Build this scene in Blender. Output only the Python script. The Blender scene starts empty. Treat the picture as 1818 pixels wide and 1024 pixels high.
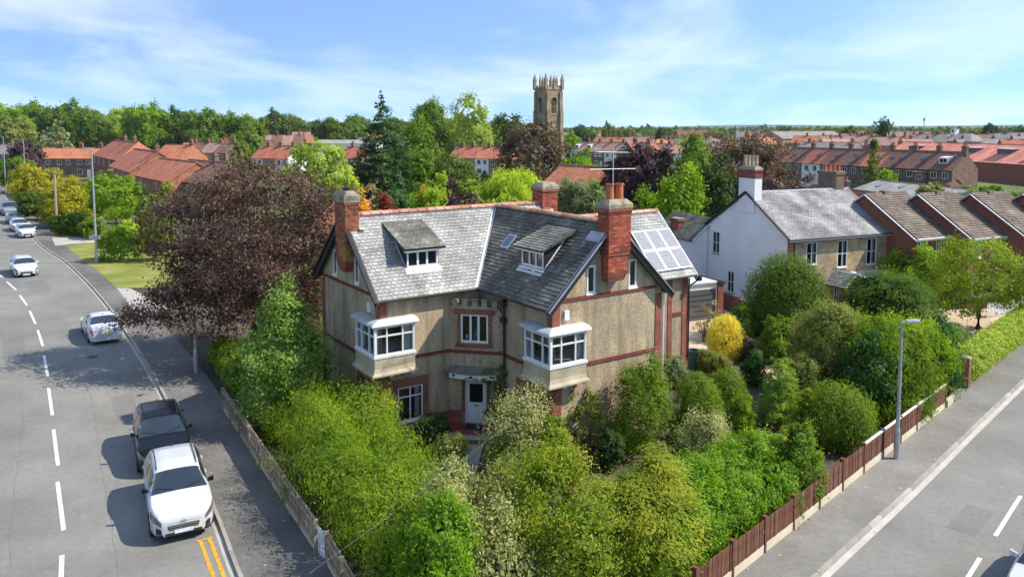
import bpy, bmesh, math, random
import numpy as np
from mathutils import Vector, Matrix

# ------------------------------------------------------------------ camera, sky, sun, exposure
SC = bpy.context.scene
COL = SC.collection
R = math.radians
F_PX, CAM_H, HORIZON, PITCH = 1381.0, 12.5, 228.0, R(5)
PP = HORIZON + F_PX * math.tan(PITCH)
cam = bpy.data.cameras.new('camera'); cam_o = bpy.data.objects.new('camera', cam); COL.objects.link(cam_o)
cam.sensor_width = 36.0; cam.lens = F_PX / 1818 * 36.0
cam.shift_y = -(512 - PP) / 1818
cam.clip_start = 0.3; cam.clip_end = 20000
cam_o.location = (0, 0, CAM_H); cam_o.rotation_euler = (R(90) - PITCH, 0, 0)
SC.camera = cam_o
SUN_AZ, SUN_EL = R(91), R(45.5)          # clockwise from +Y; height
wd = bpy.data.worlds.new('World'); SC.world = wd; wd.use_nodes = True
def build_sky():
    nt = wd.node_tree; N = nt.nodes; L = nt.links; N.clear()
    out = N.new('ShaderNodeOutputWorld'); bg = N.new('ShaderNodeBackground'); bg.inputs['Strength'].default_value = 0.15
    sky = N.new('ShaderNodeTexSky'); sky.sky_type = 'NISHITA'; sky.sun_disc = False
    sky.sun_elevation = SUN_EL; sky.sun_rotation = SUN_AZ; sky.air_density = 1.0; sky.dust_density = 0.1; sky.ozone_density = 3.0
    tc = N.new('ShaderNodeTexCoord'); sep = N.new('ShaderNodeSeparateXYZ'); L.new(tc.outputs['Generated'], sep.inputs[0])
    zz = N.new('ShaderNodeMath'); zz.operation = 'ADD'; zz.inputs[1].default_value = 0.16; L.new(sep.outputs['Z'], zz.inputs[0])
    zm = N.new('ShaderNodeMath'); zm.operation = 'MAXIMUM'; zm.inputs[1].default_value = 0.05; L.new(zz.outputs[0], zm.inputs[0])
    dx = N.new('ShaderNodeMath'); dx.operation = 'DIVIDE'; L.new(sep.outputs['X'], dx.inputs[0]); L.new(zm.outputs[0], dx.inputs[1])
    dy = N.new('ShaderNodeMath'); dy.operation = 'DIVIDE'; L.new(sep.outputs['Y'], dy.inputs[0]); L.new(zm.outputs[0], dy.inputs[1])
    cb = N.new('ShaderNodeCombineXYZ'); L.new(dx.outputs[0], cb.inputs[0]); L.new(dy.outputs[0], cb.inputs[1])
    zs = N.new('ShaderNodeMath'); zs.operation = 'MULTIPLY_ADD'; zs.inputs[1].default_value = 2.6; zs.inputs[2].default_value = 0.27; L.new(sep.outputs['Z'], zs.inputs[0])
    sv = N.new('ShaderNodeCombineXYZ'); L.new(sep.outputs['X'], sv.inputs[0]); L.new(sep.outputs['Y'], sv.inputs[1]); L.new(zs.outputs[0], sv.inputs[2])
    nv = N.new('ShaderNodeVectorMath'); nv.operation = 'NORMALIZE'; L.new(sv.outputs[0], nv.inputs[0]); L.new(nv.outputs[0], sky.inputs['Vector'])
    n1 = N.new('ShaderNodeTexNoise'); n1.inputs['Scale'].default_value = 0.95; n1.inputs['Detail'].default_value = 7; n1.inputs['Roughness'].default_value = 0.56; n1.inputs['Distortion'].default_value = 0.5
    mp = N.new('ShaderNodeMapping'); mp.inputs['Location'].default_value = (3.1, 1.4, 0); mp.inputs['Scale'].default_value = (1, 0.75, 1)
    L.new(cb.outputs[0], mp.inputs['Vector']); L.new(mp.outputs[0], n1.inputs['Vector'])
    rp = N.new('ShaderNodeValToRGB'); rp.color_ramp.elements[0].position = 0.42; rp.color_ramp.elements[0].color = (0.03, 0.03, 0.03, 1)
    rp.color_ramp.elements[1].position = 0.90; rp.color_ramp.elements[1].color = (0.52, 0.52, 0.52, 1)
    L.new(n1.outputs['Fac'], rp.inputs[0])
    tint = N.new('ShaderNodeMix'); tint.data_type = 'RGBA'; tint.blend_type = 'MULTIPLY'; tint.inputs['Factor'].default_value = 1.0
    tint.inputs[7].default_value = SKY_TINT; L.new(sky.outputs[0], tint.inputs[6])
    mx = N.new('ShaderNodeMix'); mx.data_type = 'RGBA'; mx.inputs[7].default_value = CLOUD_COL
    L.new(rp.outputs[0], mx.inputs['Factor']); L.new(tint.outputs[2], mx.inputs[6]); L.new(mx.outputs[2], bg.inputs['Color'])
    L.new(bg.outputs[0], out.inputs[0])
SKY_TINT = (1.06, 1.12, 1.14, 1); CLOUD_COL = (6.6, 6.45, 6.3, 1)
build_sky()
sun = bpy.data.lights.new('sun', 'SUN'); sun.energy = 3.6; sun.angle = R(0.55); sun.color = (1.0, 0.93, 0.81)
sun_o = bpy.data.objects.new('sun', sun); COL.objects.link(sun_o)
sd = Vector((math.sin(SUN_AZ) * math.cos(SUN_EL), math.cos(SUN_AZ) * math.cos(SUN_EL), math.sin(SUN_EL)))
sun_o.rotation_euler = sd.to_track_quat('Z', 'Y').to_euler(); sun_o.location = (60, -20, 80)
SC.view_settings.view_transform = 'Standard'; SC.view_settings.look = 'None'; SC.view_settings.gamma = 1
SC.view_settings.exposure = 0.88; SC.view_settings.use_curve_mapping = False
SC.render.engine = 'CYCLES'
SC.cycles.max_bounces = 6; SC.cycles.diffuse_bounces = 3; SC.cycles.transparent_max_bounces = 8; SC.cycles.transmission_bounces = 3
SC.cycles.use_denoising = True; SC.cycles.use_adaptive_sampling = True; SC.cycles.adaptive_threshold = 0.015
SC.cycles.caustics_reflective = False; SC.cycles.caustics_refractive = False

# ------------------------------------------------------------------ measuring helpers: a point of the photograph on a level plane
_c, _s = math.cos(PITCH), math.sin(PITCH)
def ray(px, py):
    u = (px - 909) / F_PX; v = (PP - py) / F_PX
    return np.array([u, _c + v * _s, -_s + v * _c])
def G(px, py, z=0.0):
    d = ray(px, py); t = (z - CAM_H) / d[2]
    return np.array([0, 0, CAM_H]) + t * d
def zat(px, py, depth):
    d = ray(px, py); t = depth / d[1]
    return CAM_H + t * d[2]
def xat(px, depth): return (px - 909) / F_PX * depth * 1.002

# ------------------------------------------------------------------ mesh builder
class MB:
    def __init__(s): s.v = []; s.f = []; s.r = []; s.m = []; s.cur = 0.5; s.mi = 0
    def vert(s, p): s.v.append(tuple(p)); return len(s.v) - 1
    def face(s, pts, M=None, r=None, mi=None):
        i = len(s.v)
        if M is not None and M.determinant() < 0: pts = list(reversed(pts))
        for p in pts:
            if M is not None: p = M @ Vector(p)
            s.v.append((p[0], p[1], p[2]))
        s.f.append(tuple(range(i, i + len(pts)))); s.r.append(s.cur if r is None else r); s.m.append(s.mi if mi is None else mi)
    def box(s, a, b, M=None, r=None, skip=()):
        x0, y0, z0 = a; x1, y1, z1 = b
        P = [(x0,y0,z0),(x1,y0,z0),(x1,y1,z0),(x0,y1,z0),(x0,y0,z1),(x1,y0,z1),(x1,y1,z1),(x0,y1,z1)]
        for k, q in enumerate(((0,3,2,1),(4,5,6,7),(0,1,5,4),(1,2,6,5),(2,3,7,6),(3,0,4,7))):
            if k in skip: continue
            s.face([P[j] for j in q], M, r)
    def hexa(s, P, M=None, r=None):      # 8 points, bottom ring then top ring
        for q in ((0,3,2,1),(4,5,6,7),(0,1,5,4),(1,2,6,5),(2,3,7,6),(3,0,4,7)): s.face([P[j] for j in q], M, r)
    def bar(s, p, q, w, h, up=(0,0,1), M=None, r=None):   # box from p to q, w across, h along up
        p = Vector(p); q = Vector(q); d = (q - p).normalized(); u = Vector(up); sx = d.cross(u)
        if sx.length < 1e-4: sx = Vector((1,0,0))
        sx.normalize(); uu = sx.cross(d).normalized(); a = sx * w / 2; b = uu * h / 2
        s.hexa([p-a-b, p+a-b, q+a-b, q-a-b, p-a+b, p+a+b, q+a+b, q-a+b], M, r)
    def tube(s, pts, rads, n=8, M=None, cap=True, r=None):
        pts = [Vector(p) for p in pts]; rings = []
        for i, p in enumerate(pts):
            d = (pts[min(i+1, len(pts)-1)] - pts[max(i-1, 0)]).normalized()
            a = d.cross(Vector((0,0,1)))
            if a.length < 1e-3: a = Vector((1,0,0))
            a.normalize(); b = d.cross(a); rr = rads[i] if hasattr(rads, '__len__') else rads
            rings.append([p + (a*math.cos(2*math.pi*k/n) + b*math.sin(2*math.pi*k/n))*rr for k in range(n)])
        for i in range(len(rings)-1):
            for k in range(n):
                s.face([rings[i][k], rings[i][(k+1)%n], rings[i+1][(k+1)%n], rings[i+1][k]], M, r)
        if cap: s.face(list(reversed(rings[0])), M, r); s.face(rings[-1], M, r)
    def lathe(s, prof, n=16, M=None, r=None, axis='z'):   # prof: (radius, height)
        def P(rr, h, k):
            c, t = math.cos(2*math.pi*k/n)*rr, math.sin(2*math.pi*k/n)*rr
            return (c, t, h) if axis == 'z' else (c, h, t)
        for (r0, h0), (r1, h1) in zip(prof[:-1], prof[1:]):
            for k in range(n):
                q = [P(r0,h0,k), P(r0,h0,k+1), P(r1,h1,k+1), P(r1,h1,k)]
                if axis != 'z': q.reverse()
                if r0 < 1e-5: q = [q[1], q[2], q[3]] if axis == 'z' else q[:3]
                elif r1 < 1e-5: q = q[:3] if axis == 'z' else q[1:]
                s.face(q, M, r)
    def poly_prism(s, pts, z0, z1, M=None, r=None):       # pts counter-clockwise
        n = len(pts)
        s.face([(p[0], p[1], z1) for p in pts], M, r); s.face([(p[0], p[1], z0) for p in reversed(pts)], M, r)
        for i in range(n):
            a, b = pts[i], pts[(i+1) % n]
            s.face([(a[0],a[1],z0),(b[0],b[1],z0),(b[0],b[1],z1),(a[0],a[1],z1)], M, r)
    def mesh(s, name, mats, smooth=False, weld=False):
        me = bpy.data.meshes.new(name); me.from_pydata(s.v, [], s.f)
        for m in (mats if isinstance(mats, (list, tuple)) else [mats]): me.materials.append(m)
        nf = len(s.f)
        if max(s.m, default=0): me.polygons.foreach_set('material_index', s.m)
        at = me.attributes.new('rnd', 'FLOAT', 'FACE'); at.data.foreach_set('value', np.array(s.r, dtype=np.float32))
        me.update()
        uv = me.uv_layers.new(name='UVMap'); co = np.array(s.v, dtype=np.float64)
        buf = np.zeros((len(me.loops), 2), dtype=np.float32); k = 0
        nor = np.zeros(nf*3); me.polygons.foreach_get('normal', nor); nor = nor.reshape(-1, 3)
        for i, f in enumerate(s.f):
            n = nor[i]; h = math.hypot(n[0], n[1])
            t = np.array([-n[1]/h, n[0]/h, 0]) if h > 0.05 else np.array([1.0, 0, 0])
            b = np.cross(n, t); P = co[list(f)]
            buf[k:k+len(f), 0] = P @ t; buf[k:k+len(f), 1] = P @ b; k += len(f)
        uv.data.foreach_set('uv', buf.ravel())
        if weld:
            bm = bmesh.new(); bm.from_mesh(me); bmesh.ops.remove_doubles(bm, verts=bm.verts, dist=0.0005); bm.to_mesh(me); bm.free()
        if smooth:
            me.polygons.foreach_set('use_smooth', [True]*len(me.polygons))
            if smooth == 'auto':
                try: me.set_sharp_from_angle(angle=R(38))
                except Exception: pass
        return me
    def build(s, name, mats, parent=None, smooth=False, weld=False, kind=None):
        return link(name, s.mesh(name, mats, smooth, weld), parent, kind)

def link(name, me, parent=None, kind=None):
    o = bpy.data.objects.new(name, me); COL.objects.link(o); o.parent = parent
    if kind: o['kind'] = kind
    return o
def thing(name, label, cat, loc=(0,0,0), rz=0.0, group=None, sc=None):
    o = bpy.data.objects.new(name, None); COL.objects.link(o); o.location = (loc[0], loc[1], loc[2] if len(loc) > 2 else 0); o.rotation_euler = (0, 0, rz)
    o.empty_display_size = 0.3
    if sc: o.scale = sc if hasattr(sc, '__len__') else (sc, sc, sc)
    return tag(o, label, cat, group)
def tag(o, label=None, cat=None, group=None, kind=None):
    if label: o['label'] = label
    if cat: o['category'] = cat
    if group: o['group'] = group
    if kind: o['kind'] = kind
    return o
def copy_tree(o, parent=None):
    c = o.copy(); COL.objects.link(c); c.parent = parent
    for ch in list(o.children): copy_tree(ch, c)
    return c
def frame(p, u, n):       # matrix: x along u, y along n (outward), z up, origin p
    u = Vector(u).normalized(); n = Vector(n).normalized(); z = Vector((0,0,1))
    return Matrix(((u.x, n.x, z.x, p[0]), (u.y, n.y, z.y, p[1]), (u.z, n.z, z.z, p[2]), (0,0,0,1)))
def ordinal(i):
    W = ['', 'first','second','third','fourth','fifth','sixth','seventh','eighth','ninth','tenth','eleventh','twelfth','thirteenth','fourteenth','fifteenth','sixteenth','seventeenth','eighteenth','nineteenth','twentieth']
    if i <= 20: return W[i]
    T = {20:'twenty',30:'thirty',40:'forty',50:'fifty',60:'sixty',70:'seventy',80:'eighty',90:'ninety'}
    t = i//10*10
    return T[t] + '-' + W[i % 10] if i % 10 else {30:'thirtieth',40:'fortieth',50:'fiftieth',60:'sixtieth',70:'seventieth'}[t]

# ------------------------------------------------------------------ materials
MATS = {}
class NT:
    def __init__(s, name):
        s.m = bpy.data.materials.new(name); s.m.use_nodes = True; s.t = s.m.node_tree; s.n = s.t.nodes
        s.b = s.n['Principled BSDF']; s.out = s.n['Material Output']; MATS[name] = s.m
    def new(s, k, **kw):
        n = s.n.new(k)
        for a, v in kw.items(): setattr(n, a, v)
        return n
    def ln(s, a, b): s.t.links.new(a, b)
    def noise(s, scale, detail=4, rough=0.55, coord='Object', vec=None, dist=0):
        n = s.new('ShaderNodeTexNoise'); n.inputs['Scale'].default_value = scale; n.inputs['Detail'].default_value = detail
        n.inputs['Roughness'].default_value = rough; n.inputs['Distortion'].default_value = dist
        if vec is None: vec = s.new('ShaderNodeTexCoord').outputs[coord]
        s.ln(vec, n.inputs['Vector']); return n.outputs['Fac']
    def ramp(s, fac, stops):
        r = s.new('ShaderNodeValToRGB'); e = r.color_ramp.elements
        e[0].position = stops[0][0]; e[0].color = (*stops[0][1], 1); e[1].position = stops[-1][0]; e[1].color = (*stops[-1][1], 1)
        for p, c in stops[1:-1]:
            q = e.new(p); q.color = (*c, 1)
        s.ln(fac, r.inputs[0]); return r.outputs[0]
    def mix(s, fac, a, b, mode='MIX'):
        m = s.new('ShaderNodeMix', data_type='RGBA', blend_type=mode)
        if isinstance(fac, (int, float)): m.inputs[0].default_value = fac
        else: s.ln(fac, m.inputs[0])
        for v, i in ((a, 6), (b, 7)):
            if isinstance(v, tuple): m.inputs[i].default_value = (*v, 1) if len(v) == 3 else v
            else: s.ln(v, m.inputs[i])
        return m.outputs[2]
    def attr(s, name='rnd'):
        a = s.new('ShaderNodeAttribute', attribute_name=name); return a.outputs['Fac']
    def bump(s, h, strength=0.4, dist=0.02):
        b = s.new('ShaderNodeBump'); b.inputs['Strength'].default_value = strength; b.inputs['Distance'].default_value = dist
        s.ln(h, b.inputs['Height']); s.ln(b.outputs[0], s.b.inputs['Normal'])
    def col(s, c): 
        if isinstance(c, tuple): s.b.inputs['Base Color'].default_value = (*c, 1)
        else: s.ln(c, s.b.inputs['Base Color'])
    def set(s, rough=0.8, metal=0.0, spec=0.4):
        s.b.inputs['Roughness'].default_value = rough; s.b.inputs['Metallic'].default_value = metal; s.b.inputs['Specular IOR Level'].default_value = spec
        return s.m

def m_plain(name, c, rough=0.7, metal=0.0, var=0.12, scale=6.0, spec=0.4, coat=0.0, streak=False):
    t = NT(name); d = tuple(x*(1-var) for x in c); l = tuple(min(1, x*(1+var)) for x in c)
    t.col(t.ramp(t.noise(scale), [(0.3, d), (0.7, l)]))
    if coat: t.b.inputs['Coat Weight'].default_value = coat; t.b.inputs['Coat Roughness'].default_value = 0.04
    return t.set(rough, metal, spec)
def m_mott(name, stops, scale=3.0, scale2=40.0, rough=0.9, bump=0.3, mixf=0.35, bd=0.01, spec=0.3):
    t = NT(name); a = t.ramp(t.noise(scale, 5), stops)
    n2 = t.noise(scale2, 3, 0.7); b = t.ramp(n2, [(0.3, (0.55,)*3), (0.7, (1.4,)*3)])
    t.col(t.mix(mixf, a, b, 'MULTIPLY')); t.bump(n2, bump, bd); return t.set(rough, 0, spec)
def m_brick(name, c1, c2, mortar=(0.40,0.34,0.28), w=0.225, h=0.075, ms=0.010, stain=0.5):
    t = NT(name); uv = t.new('ShaderNodeTexCoord').outputs['UV']
    b = t.new('ShaderNodeTexBrick'); t.ln(uv, b.inputs['Vector']); b.inputs['Scale'].default_value = 1.0
    b.inputs['Brick Width'].default_value = w; b.inputs['Row Height'].default_value = h; b.inputs['Mortar Size'].default_value = ms; b.inputs['Mortar Smooth'].default_value = 0.2
    b.inputs['Color1'].default_value = (*c1, 1); b.inputs['Color2'].default_value = (*c2, 1); b.inputs['Mortar'].default_value = (*mortar, 1); b.inputs['Bias'].default_value = -0.1
    st = t.ramp(t.noise(1.3, 5, coord='UV'), [(0.3, (1-stain*0.7,)*3), (0.7, (1+stain*0.5,)*3)])
    t.col(t.mix(1.0, b.outputs['Color'], st, 'MULTIPLY')); t.bump(b.outputs['Fac'], -0.5, 0.012); return t.set(0.9, 0, 0.25)
def m_rnd(name, stops, rough=0.85, nscale=2.0, namp=0.4, nscale2=25, spec=0.3, lichen=None):
    t = NT(name); a = t.ramp(t.attr(), stops)
    s1 = t.ramp(t.noise(nscale, 5), [(0.3, (1-namp,)*3), (0.7, (1+namp,)*3)]); c = t.mix(1.0, a, s1, 'MULTIPLY')
    s2 = t.ramp(t.noise(nscale2, 3, 0.7), [(0.35, (0.8,)*3), (0.65, (1.2,)*3)]); c = t.mix(1.0, c, s2, 'MULTIPLY')
    if lichen:
        k = t.ramp(t.noise(lichen[1], 6, 0.7), [(lichen[2], (0,0,0)), (lichen[2]+0.12, (1,1,1))]); c = t.mix(k, c, lichen[0])
    t.col(c); return t.set(rough, 0, spec)
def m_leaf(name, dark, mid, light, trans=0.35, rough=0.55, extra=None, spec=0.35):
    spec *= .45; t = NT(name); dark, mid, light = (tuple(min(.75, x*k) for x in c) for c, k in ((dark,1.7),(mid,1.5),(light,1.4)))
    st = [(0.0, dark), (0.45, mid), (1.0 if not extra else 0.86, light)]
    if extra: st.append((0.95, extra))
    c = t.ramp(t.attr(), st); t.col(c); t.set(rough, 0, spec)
    tr = t.new('ShaderNodeBsdfTranslucent'); t.ln(t.mix(1.0, c, (1.45, 1.5, 0.6), 'MULTIPLY'), tr.inputs['Color'])
    mx = t.new('ShaderNodeMixShader'); mx.inputs[0].default_value = min(.55, trans*1.35)
    t.ln(t.b.outputs[0], mx.inputs[1]); t.ln(tr.outputs[0], mx.inputs[2]); t.ln(mx.outputs[0], t.out.inputs['Surface']); return t.m
def m_pane(name, tint=(0.9,0.95,0.95)):
    t = NT(name); t.n.remove(t.b)
    tr = t.new('ShaderNodeBsdfTransparent'); tr.inputs[0].default_value = (*tint, 1); gl = t.new('ShaderNodeBsdfGlossy'); gl.inputs['Roughness'].default_value = 0.02
    fr = t.new('ShaderNodeFresnel'); fr.inputs[0].default_value = 1.52; mx = t.new('ShaderNodeMixShader')
    t.ln(fr.outputs[0], mx.inputs[0]); t.ln(tr.outputs[0], mx.inputs[1]); t.ln(gl.outputs[0], mx.inputs[2]); t.ln(mx.outputs[0], t.out.inputs[0]); return t.m
def m_roof_tile(name, stops, tw=0.3, th=0.3, depth=0.05, nscale=0.35, wave=True):
    """courses and rolls in the relief, colour varying from tile to tile"""
    t = NT(name); uv = t.new('ShaderNodeTexCoord').outputs['UV']
    b = t.new('ShaderNodeTexBrick'); t.ln(uv, b.inputs['Vector']); b.inputs['Scale'].default_value = 1; b.inputs['Brick Width'].default_value = tw; b.inputs['Row Height'].default_value = th
    b.inputs['Mortar Size'].default_value = 0.012; b.inputs['Mortar Smooth'].default_value = 0.3; b.inputs['Bias'].default_value = 0; b.offset = 0.0
    b.inputs['Color1'].default_value = (0.8,0.8,0.8,1); b.inputs['Color2'].default_value = (1.2,1.2,1.2,1); b.inputs['Mortar'].default_value = (0.4,0.4,0.4,1)
    sep = t.new('ShaderNodeSeparateXYZ'); t.ln(uv, sep.inputs[0])
    def saw(o, size, op):
        d = t.new('ShaderNodeMath', operation='DIVIDE'); d.inputs[1].default_value = size; t.ln(o, d.inputs[0])
        if op == 'SAW':
            f = t.new('ShaderNodeMath', operation='FRACT'); t.ln(d.outputs[0], f.inputs[0]); g = t.new('ShaderNodeMath', operation='SUBTRACT'); g.inputs[0].default_value = 1; t.ln(f.outputs[0], g.inputs[1]); return g.outputs[0]
        m = t.new('ShaderNodeMath', operation='MULTIPLY'); m.inputs[1].default_value = 6.2832; t.ln(d.outputs[0], m.inputs[0]); f = t.new('ShaderNodeMath', operation='SINE'); t.ln(m.outputs[0], f.inputs[0]); return f.outputs[0]
    h = saw(sep.outputs[1], th, 'SAW')
    if wave:
        ad = t.new('ShaderNodeMath', operation='MULTIPLY_ADD'); ad.inputs[1].default_value = 0.5; t.ln(saw(sep.outputs[0], tw, 'SIN'), ad.inputs[0]); t.ln(h, ad.inputs[2]); h = ad.outputs[0]
    c = t.ramp(t.noise(nscale, 6, 0.65, coord='UV'), stops); c = t.mix(1.0, c, b.outputs['Color'], 'MULTIPLY')
    t.col(c); t.bump(h, 0.7, depth); return t.set(0.9, 0, 0.2)
def m_glow_free(): pass

M = {}
def mats():
    M['pebble'] = None
    t = NT('pebbledash'); n2 = t.noise(19, 3, 0.8)
    sp = t.ramp(n2, [(0.34, (0.15,0.108,0.07)), (0.44, (0.40,0.31,0.20)), (0.56, (0.495,0.395,0.265)), (0.66, (0.70,0.61,0.465))])
    st = t.ramp(t.noise(0.7, 5, 0.6), [(0.3, (0.72,0.71,0.70)), (0.7, (1.12,1.10,1.05))])
    mp = t.new('ShaderNodeMapping'); mp.inputs['Scale'].default_value = (2.6, 2.6, 0.28); t.ln(t.new('ShaderNodeTexCoord').outputs['Object'], mp.inputs['Vector'])
    sk = t.ramp(t.noise(1.0, 5, 0.6, vec=mp.outputs[0]), [(0.36, (0.70,0.69,0.67)), (0.52, (1.0,1.0,1.0)), (0.75, (1.08,1.07,1.05))])
    t.col(t.mix(1.0, t.mix(1.0, sp, st, 'MULTIPLY'), sk, 'MULTIPLY')); t.bump(n2, 0.8, 0.02); M['pebble'] = t.set(0.95, 0, 0.2)
    M['brick'] = m_brick('red_brick', (0.31,0.062,0.032), (0.17,0.036,0.024), (0.27,0.19,0.145))
    M['brick_o'] = m_brick('orange_brick', (0.46,0.14,0.055), (0.33,0.09,0.04), (0.38,0.30,0.24))
    M['brick_b'] = m_brick('buff_brick', (0.52,0.355,0.185), (0.23,0.145,0.08), (0.46,0.38,0.27), ms=0.014, stain=0.55)
    M['brick_d'] = m_brick('brown_brick', (0.22,0.11,0.07), (0.13,0.07,0.05), (0.28,0.23,0.19))
    M['brick_r'] = m_brick('estate_brick', (0.29,0.085,0.045), (0.22,0.06,0.035), (0.24,0.17,0.13), stain=0.25)
    M['string'] = m_plain('string_brick', (0.17,0.038,0.027), 0.85, var=0.35, scale=9)
    M['slate'] = m_rnd('slate', [(0.0,(0.23,0.226,0.21)), (0.5,(0.35,0.344,0.322)), (0.85,(0.43,0.422,0.395)), (1.0,(0.57,0.56,0.53))], 0.75, 0.9, 0.26, 22, 0.3)
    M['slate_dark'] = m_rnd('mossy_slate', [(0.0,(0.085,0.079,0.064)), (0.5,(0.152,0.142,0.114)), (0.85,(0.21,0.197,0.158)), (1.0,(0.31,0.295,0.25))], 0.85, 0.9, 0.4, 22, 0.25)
    M['slate_pale'] = m_rnd('pale_slate', [(0.0,(0.17,0.16,0.155)), (0.5,(0.25,0.237,0.23)), (1.0,(0.35,0.335,0.325))], 0.75, 0.6, 0.42, 9, 0.3)
    M['deck'] = m_plain('roof_deck', (0.06,0.06,0.06), 0.9)
    M['lead'] = m_mott('lead', [(0.3,(0.30,0.31,0.33)), (0.7,(0.46,0.47,0.49))], 2, 30, 0.6, 0.15)
    M['lead_w'] = m_mott('pale_lead', [(0.3,(0.62,0.63,0.65)), (0.7,(0.8,0.8,0.8))], 2, 30, 0.5, 0.1)
    M['ridge'] = m_rnd('terracotta', [(0.0,(0.33,0.15,0.09)), (0.5,(0.43,0.225,0.15)), (1.0,(0.52,0.33,0.24))], 0.9, 3, 0.3, 20)
    M['white'] = m_plain('white_paint', (0.72,0.72,0.71), 0.4, var=0.03)
    M['render'] = m_mott('white_render', [(0.25,(0.72,0.71,0.68)), (0.55,(0.84,0.83,0.80)), (0.8,(0.87,0.86,0.83))], 0.5, 14, 0.85, 0.1, 0.12)
    M['black'] = m_plain('black_paint', (0.022,0.023,0.026), 0.45)
    M['iron'] = m_plain('cast_iron', (0.03,0.028,0.028), 0.6)
    M['apron'] = m_mott('lead_apron', [(0.3,(0.34,0.285,0.185)), (0.7,(0.50,0.43,0.29))], 1.4, 18, 0.7, 0.15, 0.35)
    M['stone'] = m_mott('cap_stone', [(0.3,(0.15,0.13,0.10)), (0.5,(0.30,0.27,0.20)), (0.62,(0.36,0.29,0.15)), (0.75,(0.44,0.27,0.05))], 2.5, 25, 0.95, 0.4)
    M['pot'] = m_plain('chimney_pot', (0.47,0.14,0.06), 0.7, var=0.25, scale=4)
    M['pot_b'] = m_plain('buff_pot', (0.46,0.36,0.23), 0.7, var=0.3, scale=4)
    M['glass'] = m_pane('window_glass'); 
    M['dark_glass'] = m_plain('dark_glass', (0.012,0.014,0.016), 0.06, var=0.2, spec=0.7)
    M['curtain'] = m_plain('curtain', (0.62,0.60,0.56), 0.9, var=0.2, scale=12)
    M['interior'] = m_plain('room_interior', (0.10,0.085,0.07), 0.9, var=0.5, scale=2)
    M['tile_red'] = m_plain('porch_tile', (0.20,0.04,0.03), 0.5, var=0.2)
    M['solar'] = solar_mat()
    M['alu'] = m_plain('aluminium', (0.55,0.56,0.57), 0.55, 0.3, 0.05)
    M['steel'] = m_plain('galvanised_steel', (0.40,0.42,0.43), 0.5, 0.5, 0.15, 3)
    M['asphalt'] = asphalt('road_asphalt', (0.17,0.165,0.146), (0.245,0.238,0.212))
    M['paving'] = asphalt('pavement_asphalt', (0.105,0.10,0.09), (0.18,0.172,0.155), patch=0.6)  # darker copy: shade of the left pavement kept in the colour
    M['paving_r'] = asphalt('sunlit_pavement', (0.165,0.157,0.14), (0.24,0.23,0.206), patch=0.5)  # paler copy of the pavement asphalt, sunlight on the right side painted in
    M['paint'] = m_worn('road_paint', (0.78,0.78,0.75)); M['ypaint'] = m_worn('yellow_paint', (0.72,0.36,0.04))
    M['kerb'] = m_rnd('kerb_stone', [(0.0,(0.26,0.24,0.20)), (0.5,(0.34,0.31,0.26)), (1.0,(0.44,0.41,0.35))], 0.95, 1.5, 0.2, 30)
    M['channel'] = m_mott('channel_concrete', [(0.3,(0.40,0.38,0.33)), (0.7,(0.52,0.49,0.43))], 1.2, 25, 0.95, 0.2)
    M['concrete'] = m_mott('concrete', [(0.3,(0.33,0.31,0.27)), (0.7,(0.46,0.43,0.37))], 1.0, 25, 0.95, 0.25)
    M['gravelboard'] = m_mott('gravel_board', [(0.3,(0.50,0.44,0.30)), (0.7,(0.63,0.57,0.42))], 1.2, 25, 0.95, 0.25)
    M['wood_red'] = m_rnd('stained_boards', [(0.0,(0.06,0.025,0.016)), (0.5,(0.135,0.055,0.032)), (1.0,(0.25,0.125,0.08))], 0.85, 3, 0.35, 35)
    M['wood_grey'] = m_rnd('weathered_boards', [(0.0,(0.25,0.185,0.125)), (0.5,(0.36,0.275,0.19)), (1.0,(0.46,0.365,0.265))], 0.9, 3, 0.3, 35)
    M['gravel'] = m_mott('gravel', [(0.3,(0.44,0.32,0.21)), (0.7,(0.60,0.47,0.34))], 0.6, 22, 0.95, 0.5, 0.5, 0.03)
    M['lawn'] = m_mott('lawn_turf', [(0.3,(0.13,0.17,0.025)), (0.5,(0.20,0.22,0.04)), (0.7,(0.32,0.29,0.085))], 0.35, 14, 0.95, 0.6, 0.5, 0.04)
    M['soil'] = m_mott('garden_soil', [(0.3,(0.05,0.045,0.03)), (0.7,(0.11,0.09,0.06))], 0.6, 10, 0.95, 0.5)
    M['land'] = m_mott('land', [(0.25,(0.05,0.075,0.02)), (0.5,(0.10,0.13,0.04)), (0.75,(0.21,0.19,0.09))], 0.012, 0.3, 0.95, 0.3, 0.4, 0.1)
    M['bark'] = m_mott('bark', [(0.3,(0.07,0.055,0.042)), (0.7,(0.15,0.125,0.10))], 3, 20, 0.95, 0.6, 0.5, 0.03)
    M['pan_o'] = m_roof_tile('orange_pantile', [(0.25,(0.36,0.13,0.065)), (0.5,(0.50,0.19,0.10)), (0.75,(0.58,0.27,0.16))])
    M['pan_r'] = m_roof_tile('red_pantile', [(0.25,(0.33,0.10,0.06)), (0.5,(0.45,0.155,0.095)), (0.75,(0.52,0.22,0.145))])
    M['pan_b'] = m_roof_tile('brown_pantile', [(0.25,(0.15,0.08,0.058)), (0.5,(0.22,0.118,0.085)), (0.75,(0.30,0.17,0.125))])
    M['pan_p'] = m_roof_tile('pinkish_tile', [(0.25,(0.30,0.17,0.13)), (0.5,(0.40,0.24,0.185)), (0.75,(0.47,0.31,0.25))])
    M['pan_g'] = m_roof_tile('grey_tile', [(0.25,(0.20,0.18,0.165)), (0.5,(0.28,0.26,0.235)), (0.75,(0.37,0.34,0.31))])
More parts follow.
